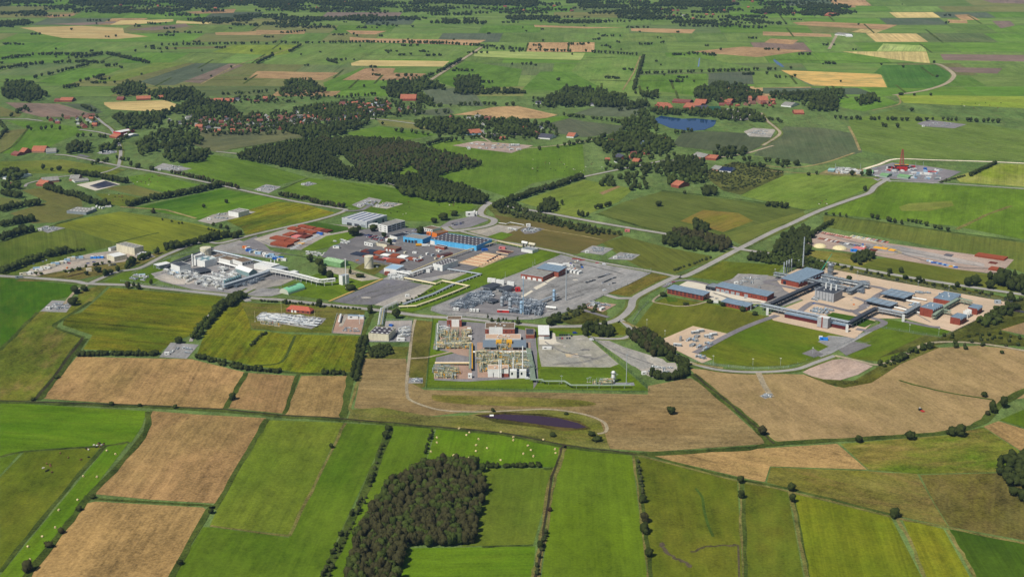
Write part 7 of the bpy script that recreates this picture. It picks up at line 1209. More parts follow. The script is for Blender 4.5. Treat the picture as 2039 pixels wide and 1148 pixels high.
# ---- lorry yard and cream halls
F('GW',[(40,555),(62,535),(130,517),(180,505),(235,498),(300,505),(310,512),(270,518),(240,522),(180,530),(120,540),(60,552)],layer=S4,name='gravel_yard',c1=(170,156,140)); bld('cream_hall', 'cream long hall with grey skylit roof on the left', (232.5,500),(268.5,508.5),(285.4,503.5), 14, CR, RF, 'flat', sky=(5,2,.12,.2), cat='hall'); bld('cream_hall', 'cream box hall with a bright white roof', (213,516),(228,521.5),(246.4,514), 9.5, CR, WH, 'flat', cat='hall'); bld('cream_hall', 'small pale shed left of the cream long hall', (216,499.5),(221,500.5),(231,496), 6, WH, GY, 'flat', cat='hall')
skids('white', [(270,513),(290,516),(300,508),(285,505)], 3, 2, 'white pipework at the corner of the cream long hall', 'pipework beside the cream long hall'); 
for i in range(16): m_ = rs.choice([WH,WH,LB,CR,GY]); bx('site_container', 'container or trailer along the back of the lorry yard', 38 + i*8, 552 - i*2.6 + rs.uniform(-2,2), rs.uniform(6,11), 3, 3, m_, .25, group='trailers of the lorry yard')
for i in range(3): bx('site_container', ['left','middle','right'][i] + ' bright blue container at the back of the lorry yard', 187 + i*7, 514.5 - i*.4, 8, 4, 3.2, C_('sky_blue',(40,130,220)), -.05, top=WH)
car('blue', 175, 525, .4, 'dark blue lorry cab on the gravel'); car('blue', 187, 522, .4, 'second dark blue lorry cab on the gravel'); car('red', 138, 525, .2, 'red car on the lorry yard gravel'); truck('white and blue lorry in the lorry yard', 75, 537, .4, LB)
bx('wall_block', 'cream block at the end of the long low wall by the road', 177, 540, 7, 4, 4, CR, .3, 'wall', detail=False); pipeline('long low brown wall in the grass by the road', [(134,552),(176,541)], 1.5, .5, C_('brown_beam',(96,70,46)))
# ---- right gas store
SDp = [(1545,556),(1600,529),(1632,531),(1760,557),(2014,603),(1896,660),(1800,634),(1748,634),(1702,674),(1540,638),(1528,626),(1600,598),(1562,578)]
F('SD',SDp,layer=S4,name='sand_yard'); F('AS',[(1400,573),(1490,545),(1560,552),(1600,575),(1615,590),(1560,610),(1535,605),(1430,585)],layer=3,name='paved_area',c1=(150,144,134)); F('CC',[(1352,568),(1372,558),(1408,567),(1424,577),(1528,598),(1520,605),(1470,605),(1440,600),(1400,592),(1390,577)],layer=S4,name='paved_area')
F('G2',[(1395,702),(1450,667),(1530,636),(1697,674),(1660,694),(1628,713),(1600,722),(1560,728),(1500,730),(1430,725)],layer=3,name='lawn',c1=(74,104,24),c2=(96,108,40)); F('G2',[(1302,602),(1330,590),(1435,612),(1500,624),(1530,630),(1450,662),(1380,648),(1316,673),(1262,652)],layer=3,name='lawn',c1=(116,112,44),c2=(90,108,36))
F('SD',[(1317,676),(1380,649),(1452,665),(1385,702),(1418,715),(1398,723),(1336,692)],layer=S4,name='sand_yard'); F('GD',[(1645,628),(1658,622),(1708,631),(1744,640),(1722,652),(1690,646)],layer=6,name='lawn'); F('GD',[(1748,640),(1775,637),(1895,660),(1873,671),(1748,651)],layer=S5,name='lawn',c1=(72,106,30)); F('G2',[(1700,672),(1748,650),(1860,672),(1800,700),(1770,722),(1700,714),(1686,707),(1736,688)],layer=3,name='lawn',c1=(84,116,36),c2=(120,108,50))
F('AD',[(1662,690),(1697,679),(1736,687),(1685,708)],layer=S4,name='car_park'); F('GR',[(1598,741),(1641,718),(1692,713),(1738,729),(1708,746),(1662,760),(1621,751)],layer=S4,name='bare_ground'); F('GV',[(1628,680),(1650,668),(1700,672),(1748,648),(1752,652),(1640,712),(1616,706),(1650,690)],layer=S4,name='paved_area',c1=(150,150,148)); F('AD',[(1596,704),(1620,694),(1640,706),(1622,712)],layer=S5,name='paved_area')
for pts, wd in (([(1383,703),(1395,697),(1451,667),(1500,645),(1548,628)],8),([(1553,556),(1525,562),(1560,570),(1600,578),(1618,580)],8),([(1590,622),(1612,606),(1625,604),(1680,617),(1700,620),(1720,612),(1745,590),(1762,576),(1690,563),(1640,552)],8),([(1700,620),(1715,628),(1760,641),(1745,652),(1728,658),(1705,655)],8),([(1700,620),(1690,618)],8),([(1800,640),(1850,650),(1872,652)],7),([(1700,592),(1725,602),(1712,612)],6)): ribbon('road', pts, wd, RD2, 7, True)
ribbon('road',[(1320,572),(1345,560),(1380,560),(1440,574)],6,RD2,7,True); ribbon('path',[(1318,585),(1300,600),(1325,606),(1350,610),(1380,608),(1412,600)],3,TR1,7,True); F('GD',[(1325,592),(1345,592),(1350,600),(1330,602)],layer=S5,name='garden_pond',c1=(96,104,90)); F('RG',[(1340,592),(1400,602),(1380,606),(1345,603)],layer=3,name='garden')
bld('brick_office', 'left long brick office with blue grey roof beside the garden', (1328.7,584),(1400,598.5),(1411,592.5), 10, RC, BLR, 'mono', rpx=1.5, win=[('f',9,2,GLASS,1.2,.6),('r',2,2,GLASS,1.2,.6)]); bld('brick_workshop', 'longest brick workshop with roller doors and roof panels', (1424.4,579.5),(1527,600),(1538,593), 10, RC, BLR, 'mono', rpx=1.5, door=[('f',u,5,4,DOOR) for u in (.05,.14,.23,.34,.44,.6)], sky=(8,1,.0,.0), win=[('f',12,1,GLASS,1,.3)]); bld('brick_workshop', 'short brick hall with blue grey roof and a steel flue', (1435.8,608),(1487.5,619),(1496.5,613.5), 8, RC, BLR, 'mono', rpx=1.5, win=[('f',8,1,GLASS,1.2,.5)])
bld('carport', 'open fronted grey garage beside the longest workshop', (1404.6,576.5),(1424,580),(1435,573), 7, DG, GY, 'flat', door=[('f',.25,6,4,GLASS),('f',.75,6,4,GLASS)]); stack('steel flue at the end of the short brick hall', 1495, 617, 18, .9, LG, base=0); bx('cabin','white carport between the brick halls',1422,602,10,4,3.4,WH,-.2,top=CR)
for i, (c, x, y) in enumerate((('white',1408,577.5),('white',1416,578.5),('white',1484,593.5),('silver',1418,592),('silver',1427,595),('blue',1508,609),('white',1503,611),('white',1334,567),('white',1330,565.5),('red',1341,562))): car(c, x, y, .5, ['first white car in the open garage','second white car in the open garage','white car before the longest workshop','silver car beside the left brick office','second silver car beside the left brick office','blue car behind the short brick hall','white car behind the short brick hall','white van behind the left brick office','second white car behind the left brick office','red car at the gate behind the left brick office'][i])
bld('compressor_hall', 'big hall with sloped blue grey roof and jagged side beside four stacks', (1555,565),(1590,573),(1618,550), 11, RC, BLR, 'mono', rpx=4, saw=8, door=[('f',.2,4,5,GLASS)])
for i, (x, y, h) in enumerate(((1560.6,545,23),(1565.6,543,24),(1570.3,541,24),(1575.2,539.5,24))): stack(['first','second','third','fourth'][i] + ' of four grey steel stacks beside the jagged hall', x, y, h, 1.25, LG, rings=2, taper=1)
stack('very tall slim pale chimney behind the jagged hall', 1598.5, 533.5, 61, 1.5, LG, rings=4, taper=.7, rm=LG); column('wide steel tower wrapped in scaffold rings', 1653, 548, 24, 5, STEEL, 'steel_tower', 'tower', cage=True)
e = thing('mobile_crane', 'mobile crane with a long green lattice boom beside the steel tower', 'crane', P(1630,551), .2); k = MB(); k.box(-6,-1.4,.8,6,1.4,1.6,DGN); k.build('chassis', e); k = MB(); k.box(-2,-1.3,1.6,3,1.3,3.4,YE); k.build('cab', e)
for x_ in (-4.5,-2,2,4.5): k = MB(); k.cyl((x_,-1.5,.7),(x_,1.5,.7),.7,BLK,10); k.build('axle', e)
tip = P(1654,548,0) + Vector((0,0,hm(548,42))) - P(1630,551); tip.z = hm(548,43); tip = Matrix.Rotation(-.2, 3, 'Z') @ tip; k = MB(); k.cyl((0,0,3),tip,.7,C_('boom_green',(20,140,110)),4,.4); k.build('boom', e); k = MB(); k.cyl(tip, tip - Vector((0,0,8)), .08, DG, 4); k.build('hook_line', e)
bld('panel_building', 'ribbed grey metal building with three short stacks on its roof', (1621.8,595),(1659.4,602.5),(1672,593), 17, C_('ribbed_grey',(168,170,172)), DG, 'flat', vents=3, door=[('f',.2,3,3,GY),('f',.5,3,3,GY),('f',.8,3,3,GY)])
e = [o for o in col.objects if o.name.startswith('panel_building')][0]; L_, D_, H_ = e['_dim']
for i in range(3): k = MB(); k.cyl((L_*(.25+.27*i), D_*.7, H_),(L_*(.25+.27*i), D_*.7, H_+7),.9,WH,10); k.build('flue', e)
for i in range(6): k = MB(); k.box(L_*(.08+.165*i)-.15,-.35,0,L_*(.08+.165*i)+.15,.02,H_+1,DG); k.build('rib', e)
pipeline('steel pipe bridge along the back of the gas store', [(1541,554),(1590,562),(1633,572),(1683,583)], 8, .5, [LG,STEEL], 4, sm=GY, deck=True, walk=GY); pipeline('dark covered pipe bridge down to the low hall', [(1633,571),(1585,592),(1533,616)], 8, .5, [DG,NV], 4, sm=DG, deck=True, walk=DG); pipeline('long grey pipe bridge in front of the low brick hall', [(1515,617),(1560,627),(1620,639.5),(1690,654)], 9, .5, [LG,GY], 4, sm=GY, deck=True, walk=LG)
pipeline('pipe bridge climbing right from the low brick hall', [(1690,654),(1718,638),(1744.6,624)], 9, .5, [DG,GY], 4, sm=GY, deck=True, walk=DG); pipeline('pipe bridge passing in front of the small cooler', [(1744.6,624),(1772,629),(1799.5,635)], 8, .5, [LG,GY], 4, sm=GY, deck=True, walk=LG); pipeline('pipe bridge reaching the front red hall', [(1799.5,635),(1831,617)], 8, .5, [DG,GY], 4, sm=GY, deck=True, walk=GY)
pipeline('back pipe bridge with white pipes behind the ribbed building', [(1618,553),(1660,562),(1730,576)], 6, .6, [WH,STEEL,LG], 4, sm=GY, deck=True); pipeline('green trimmed walkway between the red halls', [(1858,638),(1880,620),(1908,604),(1935,610)], 7, .4, GP, 3, sm=GP, deck=True, walk=GP); pipeline('short walkway in front of the corner red hall', [(1858,630),(1870,624),(1893,629)], 6, .4, GP, 2, sm=GP, deck=True, walk=GP); pipeline('slanting steel rack right of the ribbed building', [(1690,588),(1722,570)], 5, .5, GY, 4, sm=GY, deck=True)
bld('low_hall', 'long low dark red hall under the grey pipe bridge', (1562,632),(1684,657),(1692,651), 8, C_('dark_red_cladding',(92,34,34)), BLR, 'mono', rpx=1); bld('panel_building', 'tall grey panel block with a red stripe in front of the pipe bridge', (1626.5,651),(1647.6,655),(1653.5,651), 20, C_('ribbed_grey',(168,170,172)), WH, 'flat', door=[('f',.45,1.6,13,RC)], low=(.06,RC))
for x, y, l in ((1527.5,627,'left'),(1686,661,'middle'),(1798,640,'right')): bx('pier', l + ' white concrete pier under the corner of a pipe bridge', x, y, 2.5, 3, 8, WH, 0, 'pier', detail=False)
canopy('large air cooler with rows of roof pipes', (1751,593),(1799.5,603),(1819,592), 9, BLR, 'air_cooler', 'cooler', fans=5, fins=26, leg=DG); canopy('smaller air cooler in front of the large one', (1720.5,606),(1771.4,617.5),(1781,609), 8, BLR, 'air_cooler', 'cooler', fans=5, fins=22, leg=DG)
bld('red_hall', 'rear low red hall with five roof vents at the right end of the gas store', (1858,602),(1891.3,608),(1911,594), 9, RC, BLR, 'flat', saw=7, vents=5, band=BLR); bld('red_hall', 'tall front red hall beside the pipe bridge', (1830.7,627.5),(1856.3,633),(1875,623), 17, RC, BLR, 'flat', saw=5, vents=3, band=BLR); bld('red_hall', 'small red hall at the far right of the gas store', (1926,624),(1945,627.5),(1955.5,621), 13, RC, BLR, 'flat', saw=5, band=BLR); bld('red_hall', 'small red hall at the front right corner of the gas store', (1891.3,644),(1911,648),(1923,640), 14, RC, BLR, 'flat', saw=5, band=BLR)
for i in range(3): bx('sound_wall', ['left','middle','right'][i] + ' white sound wall between the two small red halls', 1922 + i*3.6, 633 - i*2.2, 1, 7, 8, WH, .5, 'wall', detail=False)
for i, (a, b) in enumerate((((1781,614),(1806,620)),((1803,600),(1832,606)),((1816,595),(1845,600)),((1834,626),(1818,622)))): pipeline(['front','second','rear','short'][i] + ' thick white pipe beside the air coolers', [a, b], 3, 1.0, WH, 1, sup=9, sm=LG)
skids('blue', [(1612,623),(1645,628),(1660,618),(1628,613)], 4, 2, 'long blue and white pipe bed on the sand yard', 'blue pipe beds on the sand yard', sc_=(.9,1.1)); skids('grey', [(1618,580),(1720,585),(1725,565),(1640,552)], 11, 5, 'grey process unit in the back part of the gas store', 'process units at the back of the gas store', dens=.8, sc_=(.8,1.2)); skids('blue', [(1618,562),(1650,566),(1660,548),(1630,540)], 4, 2, 'blue white unit near the crane', 'units near the crane', dens=.7); skids('blue', [(1818,588),(1880,594),(1886,584),(1826,578)], 4, 1, 'blue topped unit behind the red halls', 'blue units behind the red halls', dens=.9)
skids('low', [(1616,600),(1624,602),(1630,590),(1620,588)], 1, 2, 'white tank unit left of the ribbed building', 'tanks left of the ribbed building', sc_=(1,1.2)); skids('blue', [(1812,612),(1826,614),(1832,606),(1816,603)], 2, 2, 'valve unit beside the thick white pipes', 'valves beside the thick white pipes'); skids('blue', [(1356,690),(1410,702),(1422,672),(1372,664)], 4, 3, 'silver pipework unit on the square sand pad', 'silver units on the square sand pad', dens=.7, sc_=(.9,1.2)); skids('blue', [(1388,720),(1398,722),(1404,710),(1394,708)], 1, 1, 'blue white unit at the tip of the sand pad', 'unit at the tip')
column('stout silver vessel on the square sand pad', 1355, 679, 10, 2.6, STEEL, plat=0)
for i, (x, y) in enumerate(((1349,689),(1384,664),(1394,661),(1410,671),(1420,668))): bx('cabin', ['left front','rear left','rear middle','right','far right'][i] + ' white roofed box on the square sand pad', x, y, 9, 3, 3, GY, -.25 if i == 0 else .3, top=WH)
bx('cabin', 'small grey cabin alone at the right end of the sand yard', 1986, 604, 7, 5, 4, LG, -.1); bx('site_container', 'blue tank trailer on the small grey yard by the lawn', 1640, 677, 9, 3, 3, C_('sky_blue',(40,130,220)), -.2); bx('site_container', 'white trailer end beside the blue tank trailer', 1634, 674, 4, 3, 3, WH, -.2)
for x, y, h in ((1811,660,14),(1869,668,14),(1420,722,14),(1499,728,14),(1554,727,14),(1618,706,14),(1707,552,12),(1828,572,13),(1889,582,13),(2014,600,14),(1590,530,12),(1543,548,12),(1664,651,16),(1288,648,12),(1324,668,10),(1726,625,14)): lamp(x, y, h, 'slim lamp post with two heads round the right gas store', 'lamp posts of the gas store')
fence('fence round the sand yard of the right gas store', [(1545,552),(1600,527),(1632,529),(1760,555),(2016,602),(1896,663),(1872,672),(1748,652),(1700,675)], 2.6, GY, 15); fence('curving fence below the big lawn', [(1262,655),(1290,665),(1330,700),(1360,715),(1420,727),(1500,735),(1570,732),(1620,713),(1700,676)], 2.4, LG, 16); fence('fence between the bend and the garden', [(1260,640),(1275,618),(1290,603),(1320,588),(1330,572)], 2.4, GY, 12)
for i in range(9): F('GV',[(1670+i*6.2,694-i*1.2),(1684+i*6.2,689.5-i*1.2),(1684.4+i*6.2,689.7-i*1.2),(1670.4+i*6.2,694.2-i*1.2)],layer=S5,name='parking_line')
# ---- long pipe yard
F('GR',[(1612,462),(1625,458),(1743,481),(1876,499),(2019,517),(1991,547),(1901,536),(1749,510),(1596,488),(1590,480)],layer=S4,name='pipe_yard'); F('GV',[(1660,480),(1790,490),(1960,525),(1960,532),(1880,520),(1760,500),(1690,496)],layer=S5,name='pipe_yard',c1=(166,156,148)); ribbon('track',[(1735,482),(1775,495),(1792,504),(1760,507),(1720,497)],5,TR1,7,True); ribbon('track',[(1621,460),(1700,474),(1745,482)],4,WR,7)
pstack('longest rusty pipe stack at the right end of the long yard', (1940,511),(1999.5,520),(2001,513.5), 4.5, RU); pstack('shorter rusty pipe stack at the right end of the long yard', (1967,537.5),(1992,541.5),(1996,536), 4, RU); pstack('low rusty pipes between the two right stacks', (1967,524),(1983,526.5),(1986,523), 1, RU2); F('AD',[(1878,509),(1884,505),(1900,507),(1894,512)],layer=6,name='tarpaulin',c1=(40,44,78))
nm_ = 0
for r_, (x0, y0, n, ms_) in enumerate(((1634,465,13,[RU,RU2,PK,RU]),(1628,476,9,[RU,RU,RU2,WH]),(1652,481,17,[WH,NV,DG,RU2,DG,NV,LG]),(1692,471,10,[CRT,LG,CRT,WH]),(1722,476,10,[PK,LG,RU2]))):
    for i in range(n): x = x0 + i*4.6; y = y0 + i*.85; pstack('short pipe bundle in the rows of the long yard', (x,y),(x+3.2,y+.5),(x+6,y-2.2), 1.4, ms_[i % len(ms_)], 'pipe bundles of the long yard', 'pipe_bundle')
for i, (a, b, c, m) in enumerate((((1697,494),(1718,498),(1722,494),PK),((1738,494),(1765,498),(1768,495),YE),((1730,499),(1744,501),(1746,498),RU2),((1768,499),(1780,501),(1783,498),YE))): pstack(['pink red','yellow','brown','small yellow'][i] + ' equipment row inside the loop track', a, b, c, 1.6, m)
for x, y, l, s in ((1633,491,'left',9),(1672,495,'right',10)): k = MB(); k.dome((0,0,-.1),s,4.5,C_('sand_heap',(226,212,164),var=.15),16,4); k.build('sand_heap', None, l + ' cream sand heap in the long yard', 'sand heap', loc=P(x, y))
bx('site_container','bright blue container by the sand heaps',1700,501,9,3.5,3.4,C_('sky_blue',(40,130,220)),-.2)
for i in range(12): bx('site_container', 'blue yellow or white crate along the front of the long yard', 1848 + i*5 + rs.uniform(-1,1), 521 + i*1.1 + rs.uniform(-1,1), 5, 2.5, 1.8, rs.choice([BLD,YE,WH,LB]), -.2, group='crates along the front of the long yard', detail=False)
# ---- drill site
F('AS',[(1719,340),(1776,324),(1845,331),(1914,342),(1886,356),(1858,366),(1790,358),(1752,354)],layer=S4,name='drill_pad',c1=(134,128,130)); F('RG',[(1630,346),(1655,334),(1720,337),(1716,350),(1700,349)],layer=3,name='well_pad',c1=(160,140,110)); F('GV',[(1738,356),(1770,354),(1775,362),(1750,362)],layer=S5,name='paved_area')
H_ = hm(338, 40); e = thing('drilling_derrick', 'red lattice drilling derrick on the far paved pad', 'drilling rig', P(1794.5,338)); k = MB()
for sx, sy in ((-1,-1),(1,-1),(1,1),(-1,1)): k.cyl((sx*3.6,sy*3,6),(sx*.8,sy*.8,H_),.4,C_('rig_red',(160,74,66)),5)
for j in range(9):
    z0, z1 = 6+(H_-6)*j/9, 6+(H_-6)*(j+1)/9; w0, w1 = 3.6-2.8*j/9, 3.6-2.8*(j+1)/9
    for s in (-1, 1): k.cyl((-w0,s*w0*.8,z0),(w1,s*w1*.8,z1),.2,MATS['rig_red'],4); k.cyl((s*w0,-w0*.8,z0),(s*w1,w1*.8,z1),.2,MATS['rig_red'],4); k.cyl((-w0,s*w0*.8,z0),(w0,s*w0*.8,z0),.2,MATS['rig_red'],4)
k.build('mast', e); k = MB(); k.box(-9,-6,0,9,6,6,RED); k.build('substructure', e); k = MB(); k.box(-12,-3,6,12,3,9,C_('rig_dark',(60,50,56)),YE); k.build('drill_floor', e)
for i in range(30): bx('site_container', 'red unit or container round the drilling derrick', 1765 + rs.uniform(0,55), 333 + rs.uniform(0,9), rs.uniform(6,10), 3, 3, rs.choice([RED,RED,WH,C_('rig_dark',(60,50,56)),GY]), rs.choice([.2,1.8]), group='units round the derrick', detail=False)
for i in range(30): bx('site_container', 'pale container or tank at the right of the drill pad', 1812 + rs.uniform(0,60), 340 + rs.uniform(0,18), rs.uniform(6,12), 3, 3, rs.choice([WH,WH,LG,LB,GY]), rs.choice([.2,1.8]), group='containers of the drill pad', detail=False)
for i in range(16): bx('site_container', 'pale pipe rack at the left of the drill pad', 1735 + rs.uniform(0,60), 333 + rs.uniform(0,18), rs.uniform(8,14), 2, 1.4, rs.choice([WH,LG,LG]), .3, group='pipe racks of the drill pad', detail=False)
bx('site_container','red tank trailer at the right of the drill pad',1856,345.5,14,4,4,RED,-.15); bx('site_container','long white trailer before the red tank trailer',1841,347.5,16,4,3.6,WH,-.25); bx('site_container','bright blue tank on the drill pad',1842,340,5,5,5,BLD,0)
for a, b, c, l in (((1719,346),(1738,347),(1741,342),'rear left'),((1751,352),(1766,354),(1769,349),'middle'),((1786,354),(1808,357),(1810,352),'front right')): bld('green_shed', l + ' green shed of the drill pad', a, b, c, 4, C_('pale_green',(150,178,150)), GRN, 'gable', rpx=2, cat='shed')
bld('green_shed','pale teal shed of the old well site',(1648,342),(1660,343),(1663,338),3,TEAL,C_('teal_roof',(150,186,180)),'gable',rpx=2,cat='shed')
skids('white', [(1662,347),(1715,349),(1712,337),(1668,335)], 9, 3, 'white pipe unit on the old well site', 'pipe units of the old well site', dens=.7); 
for x, y in ((1713,338),(1823,334),(1838,334),(1663,338)): mast('thin lamp mast at the drill site', x, y, 12, .2, LG, 'lamp_mast', 'lamp', 'lamp masts of the drill site', head=False)
# ---- well pads
WP = [([(80,620),(104,598),(148,600),(132,622)],'grey','wellheads of the pad left of the yellow maize','white wellhead on the paved pad left of the yellow maize','GV'),([(317,711),(340,682),(396,686),(372,714)],'grey','wellheads of the pad between the maize fields','white wellhead on the paved pad between two yellow maize fields','GV'),([(393,440),(425,427),(480,418),(510,422),(480,432),(420,446)],'low','wellheads beside the white box shed','wellhead beside the white box shed','GW'),
 ([(72,455),(92,449),(130,454),(95,464)],'low','wellheads of the small left pad','wellhead of the small grey pad by the left trees','GV'),([(900,290),(950,281),(1062,290),(1018,305)],'low','units of the long gravel site','white unit on the long gravel site in the middle','GR'),([(700,408),(735,393),(760,398),(750,410),(720,416)],'low','units of the pasture well pad','white wellhead behind the grey hall','GV'),([(740,412),(770,402),(803,406),(770,416)],'low','units of the sandy pad in the pasture','small unit on the sandy pad in the pasture','GW'),
 ([(305,335),(325,325),(382,336),(350,343)],'low','units of the well site by the long road','wellhead of the site by the left road','GV'),([(505,378),(530,367),(560,372),(535,385)],'low','units of the small roadside pad','wellhead of the small roadside pad','GV'),([(597,367),(615,362),(632,366),(612,371)],'low','units of the tiny meadow pad','wellhead of the tiny meadow pad','GV'),([(192,305),(215,298),(242,302),(212,308)],'low','units of the pad below the village','wellhead of the pad below the village','GV'),
 ([(1481,262),(1500,255),(1545,258),(1535,274),(1492,272)],'low','units of the site right of the blue pond','white unit on the site right of the blue pond','GW'),([(1826,246),(1850,239),(1925,248),(1900,256),(1840,252)],'low','units of the far right pad','white unit on the far right pad','AS'),([(1155,502),(1180,489),(1222,495),(1200,508)],'low','wellheads of the left far pad','wellhead of the left pad behind the grey yard','GV'),([(1210,516),(1235,502),(1275,507),(1258,518)],'low','wellheads of the right far pad','wellhead of the right pad behind the grey yard','GV'),
 ([(1450,562),(1470,545),(1530,548),(1520,566),(1480,572)],'low','wellheads of the pad behind the workshop','wellhead of the pad behind the long workshop','GV'),([(1262,728),(1300,722),(1345,722),(1355,745),(1310,755),(1290,748)],'low','units of the round concrete pad','white unit on the pad inside the copse','GW'),([(813,763),(815,752),(842,752),(842,763)],'low','unit of the tiny pad','small unit on the tiny pad beside the track','GV'),([(1512,788),(1528,782),(1538,788),(1524,794)],'low','unit at the end of the stubble track','small unit at the end of the stubble track','GV')]
for pts, kd, gr, lb, st in WP:
    F(st, pts, layer=S4, name='well_pad'); q = [Vector(p).to_2d() for p in pts]; cx = sum(p.x for p in q)/len(q); cy_ = sum(p.y for p in q)/len(q); wx = (max(p.x for p in q)-min(p.x for p in q)); wy = max(p.y for p in q)-min(p.y for p in q)
    n = max(1, int(wx/9)); skids('low', [(cx-wx*.22, cy_+wy*.22),(cx+wx*.2, cy_+wy*.28),(cx+wx*.3, cy_-wy*.2),(cx-wx*.15, cy_-wy*.25)], min(5, n), 2 if wx > 25 else 1, lb, gr, dens=.85, sc_=(.6,1)); 
    if wx > 30: bx('cabin', 'white control cabin of the ' + gr.split(' of ')[-1].split(' beside ')[-1], cx - wx*.3, cy_ + wy*.25, 5, 3, 3, WH, .3)
bld('white_box_shed','tall white box shed with grey roof in the green fields',(455,429.5),(475,433),(496,427),9,WH,RF,'flat',cat='shed',sky=(3,1,.2,.3)); bx('cabin','red brick hut on the scrub by the main road',1249,461,7,5,3,PK,0); bld('pond_hide','small white boat house at the pond edge',(976,829),(982,829),(983,827.5),2,WH,WH,'gable',rpx=1,cat='hut')
skids('white', [(1000,302),(1050,300),(1045,290),(1005,288)], 4, 2, 'pale unit on the right half of the long gravel site', 'right half units of the gravel site', dens=.8); skids('white', [(925,296),(985,300),(990,289),(935,285)], 5, 2, 'pale unit on the left half of the long gravel site', 'left half units of the gravel site', dens=.7, sc_=(.5,.8))
for i in range(6): bx('site_container', 'camper or caravan under the trees by the grey stable', 185 + i*7 + rs.uniform(-2,2), 412 + rs.uniform(-3,4), 5, 2.4, 2.4, WH, rs.uniform(0,3), group='caravans under the trees')
# ---- sign boards and road paint at the junctions
for a, b in (((150,561.5),(176,565)),((182,566),(260,568.5)),((1225,642),(1240,634)),((1475,496),(1500,486)),((960,432),(975,436))): ribbon('road_marking', [a, b], .35, mat('road_paint',(225,225,220)), 8)
tm = fmat('tyre_mark', (116,114,112),(128,126,122),(108,106,104),stripe=0,fine=.5,patch=.08); pm = fmat('patched_asphalt', (170,164,154),(182,176,164),stripe=0,fine=.3)
for i, pts in enumerate(([(1085,590),(1130,570),(1170,556),(1220,545)],[(1100,600),(1150,580),(1200,570)],[(1130,520),(1180,530),(1240,545)],[(880,618),(950,622),(1050,630)],[(1085,680),(1120,700),(1190,715)],[(1100,725),(1160,720),(1210,705)],[(1180,672),(1230,700),(1300,725)],[(690,598),(740,580),(800,566)],[(700,603),(760,585),(820,570)],[(1640,465),(1720,487),(1800,500),(1900,520)],[(1780,500),(1880,528),(1980,535)],[(60,545),(140,520),(200,512)],[(1420,583),(1470,598),(1515,602)],[(1760,600),(1800,612),(1850,640)],[(740,470),(800,485),(850,505)],[(680,515),(740,525),(820,530)],[(520,480),(560,492),(620,485)])):
    ribbon('tyre_mark', pts, 1.6, tm, 7, True, .5); ribbon('tyre_mark', [(x+2, y+1.6) for x, y in pts], 1.2, tm, 7, True, .5)
for i in range(46):
    poly = rs.choice([[(1090,600),(1230,545),(1160,520),(1110,545)],[(1080,680),(1160,675),(1200,722),(1090,725)],[(680,510),(850,530),(940,500),(760,460)],[(1640,470),(1990,530),(1900,530),(1640,485)],[(880,612),(960,626),(1000,632),(900,625)],[(680,600),(790,560),(820,565),(740,600)]])
    xs = [p[0] for p in poly]; ys = [p[1] for p in poly]; x, y = rs.uniform(min(xs), max(xs)), rs.uniform(min(ys), max(ys))
    if inpoly(x, y, poly): w_ = rs.uniform(3, 12); h_ = rs.uniform(1, 3.5); q = [(x + w_*math.cos(t)*rs.uniform(.7,1.2), y + h_*math.sin(t)*rs.uniform(.7,1.2)) for t in [k*.7 for k in range(9)]]; sheet('stain', q, rs.choice([tm, pm]), 7)
for i in range(60):
    x, y = rs.choice([(rs.uniform(700,900), rs.uniform(495,535)), (rs.uniform(1130,1160), rs.uniform(520,545)), (rs.uniform(320,480), rs.uniform(540,575)), (rs.uniform(1600,1720), rs.uniform(585,610)), (rs.uniform(60,230), rs.uniform(515,545)), (rs.uniform(1440,1520), rs.uniform(560,590)), (rs.uniform(1700,1760), rs.uniform(486,500))])
    bx('crate', 'small crate or pallet of material standing about the works yards', x, y, rs.uniform(1.5,4), rs.uniform(1.2,2.4), rs.uniform(.8,2), rs.choice([WH,LG,CR,BLD,OR_,GY,CON,DG]), rs.uniform(0,3), 'crate', 'crates about the works yards', detail=False)
# drop the prototypes nobody used
for pool in (sum(SK.values(), []), list(CARS.values()), list(VANS.values()), sum(HP.values(), []), list(COWS.values())):
    for o in pool:
        if o.name not in used:
            for c in list(o.children_recursive): bpy.data.objects.remove(c)
            bpy.data.objects.remove(o)
for o in col.objects:
    if '_dim' in o: del o['_dim']
TREES[:] = [t for t in TREES if t[7] != 'x']
far_names = {'tree': 'broadleaf_tree', 'shrub': 'shrub', 'woodland': 'woodland_tree', 'single': 'tree'}
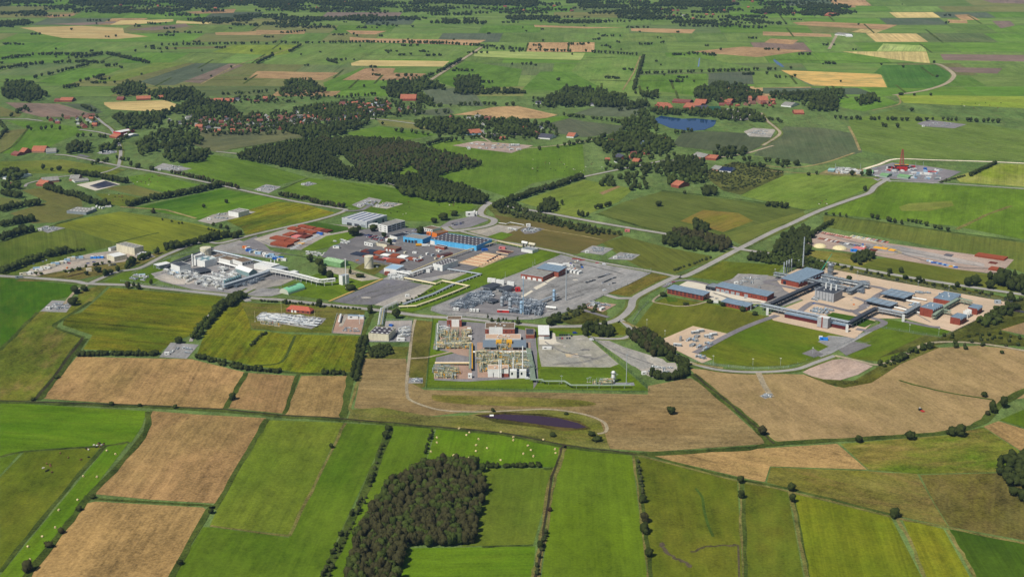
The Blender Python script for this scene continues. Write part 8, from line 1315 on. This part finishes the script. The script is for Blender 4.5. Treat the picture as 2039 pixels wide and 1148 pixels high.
# deal them out: the ones that show largest become things, the rest of each kind one mass
lim = {'tree': 300, 'shrub': 300, 'woodland': 300, 'single': 300}
used_lbl = {}
def in_frame(t):
    k = t[1] * _cp - (-CAM_H) * -_sp * -1
    return True
for fam in ('woodland', 'tree', 'shrub', 'single'):
    ts = [t for t in TREES if t[6] == fam]
    def size(t):
        d = math.hypot(t[1], CAM_H); u = t[0] / t[1]
        vis = abs(u) < .362 and t[1] > 905
        return (t[2] + t[3]) / d * (1 if vis else .01)
    if fam != 'single': ts.sort(key=lambda t: -size(t) * (1 if t[7] or fam != 'tree' else .8))
    near, far = ts[:lim[fam]], ts[lim[fam]:]
    for i, t in enumerate(near):
        x, y, w_, h, shape, lf, _, label, group, _y = t
        n = len(NEAR[shape]); k = rt.randrange(n); rz_ = rt.uniform(0, 6.28)
        nm = {'woodland': 'woodland_tree', 'tree': 'broadleaf_tree', 'shrub': 'shrub'}.get(fam) or {'cone': 'conifer_tree', 'bush': 'bush', 'tall': 'slender_tree'}.get(shape, 'field_tree')
        cat = 'bush' if nm in ('bush', 'shrub') else 'tree'
        label = label or ('dark rounded tree in the hedgerows and copses of the middle distance' if cat == 'tree' else 'low scrub bush in the rough ground of the middle distance')
        group = group or (('hedgerow and copse trees' if cat == 'tree' else 'scrub bushes') if fam != 'single' else None)
        if fam == 'single' and shape != 'bush':
            e = thing(nm, label, cat, (x, y, 0), rz_); o = bpy.data.objects.new('crown', crown_mesh(shape, k, lf)); col.objects.link(o); o.parent = e
            o.scale = (w_, w_, h * .96); o.location = (0, 0, h * .04)
            q = bpy.data.objects.new('trunk', TRUNK); col.objects.link(q); q.parent = e; q.scale = (h, h, h)
        else:
            o = bpy.data.objects.new(nm, crown_mesh(shape, k, lf)); col.objects.link(o); o.location = (x, y, -.2); o.rotation_euler = (0, 0, rz_); o.scale = (w_, w_, h)
            tag(o, label, cat, group)
    if far:
        vs, fs, mi, off = [], [], [], 0; keys = list(LF)
        for t in far:
            V, T = FARG[t[4]][rt.randrange(len(FARG[t[4]]))]; a = rt.uniform(0, 6.28); ca, sa = math.cos(a), math.sin(a)
            v = np.empty_like(V); v[:, 0] = (V[:, 0]*ca - V[:, 1]*sa)*t[2] + t[0]; v[:, 1] = (V[:, 0]*sa + V[:, 1]*ca)*t[2] + t[1]; v[:, 2] = V[:, 2]*t[3] - .2
            vs.append(v); fs.append(T + off); off += len(v); mi.append(np.full(len(T), keys.index(t[5])))
        o = bpy.data.objects.new({'tree': 'distant_trees', 'shrub': 'scrub_cover', 'woodland': 'wood_crowns'}[fam], np_mesh('foliage', np.concatenate(vs), np.concatenate(fs), [LF[k] for k in keys], np.concatenate(mi)))
        col.objects.link(o)
        tag(o, {'tree': 'countless further trees of hedges, villages and woods out to the horizon', 'shrub': 'low scrub covering rough ground between the fields', 'woodland': 'remaining crowns of the foreground wood behind the first rows'}[fam], {'tree': 'trees', 'shrub': 'scrub', 'woodland': 'trees'}[fam], None, 'stuff')
    print('VEG', fam, len(near), len(far))
# ================================================================ AIR
def haze_box(dens=4.2e-5, x=13000, y0=-2500, y1=21500):
    b = MB(); b.box(-x, y0, -1, x, y1, 520, mat('dummy', (128,128,128)))
    o = b.build('haze', kind='stuff'); m = bpy.data.materials.new('haze_air'); m.use_nodes = True
    n = m.node_tree.nodes; n.remove(n['Principled BSDF']); v = n.new('ShaderNodeVolumePrincipled')
    v.inputs['Color'].default_value = (.4, .66, 1, 1); v.inputs['Density'].default_value = dens; v.inputs['Anisotropy'].default_value = .2
    m.node_tree.links.new(v.outputs[0], n['Material Output'].inputs['Volume'])
    o.data.materials.clear(); o.data.materials.append(m)
haze_box()
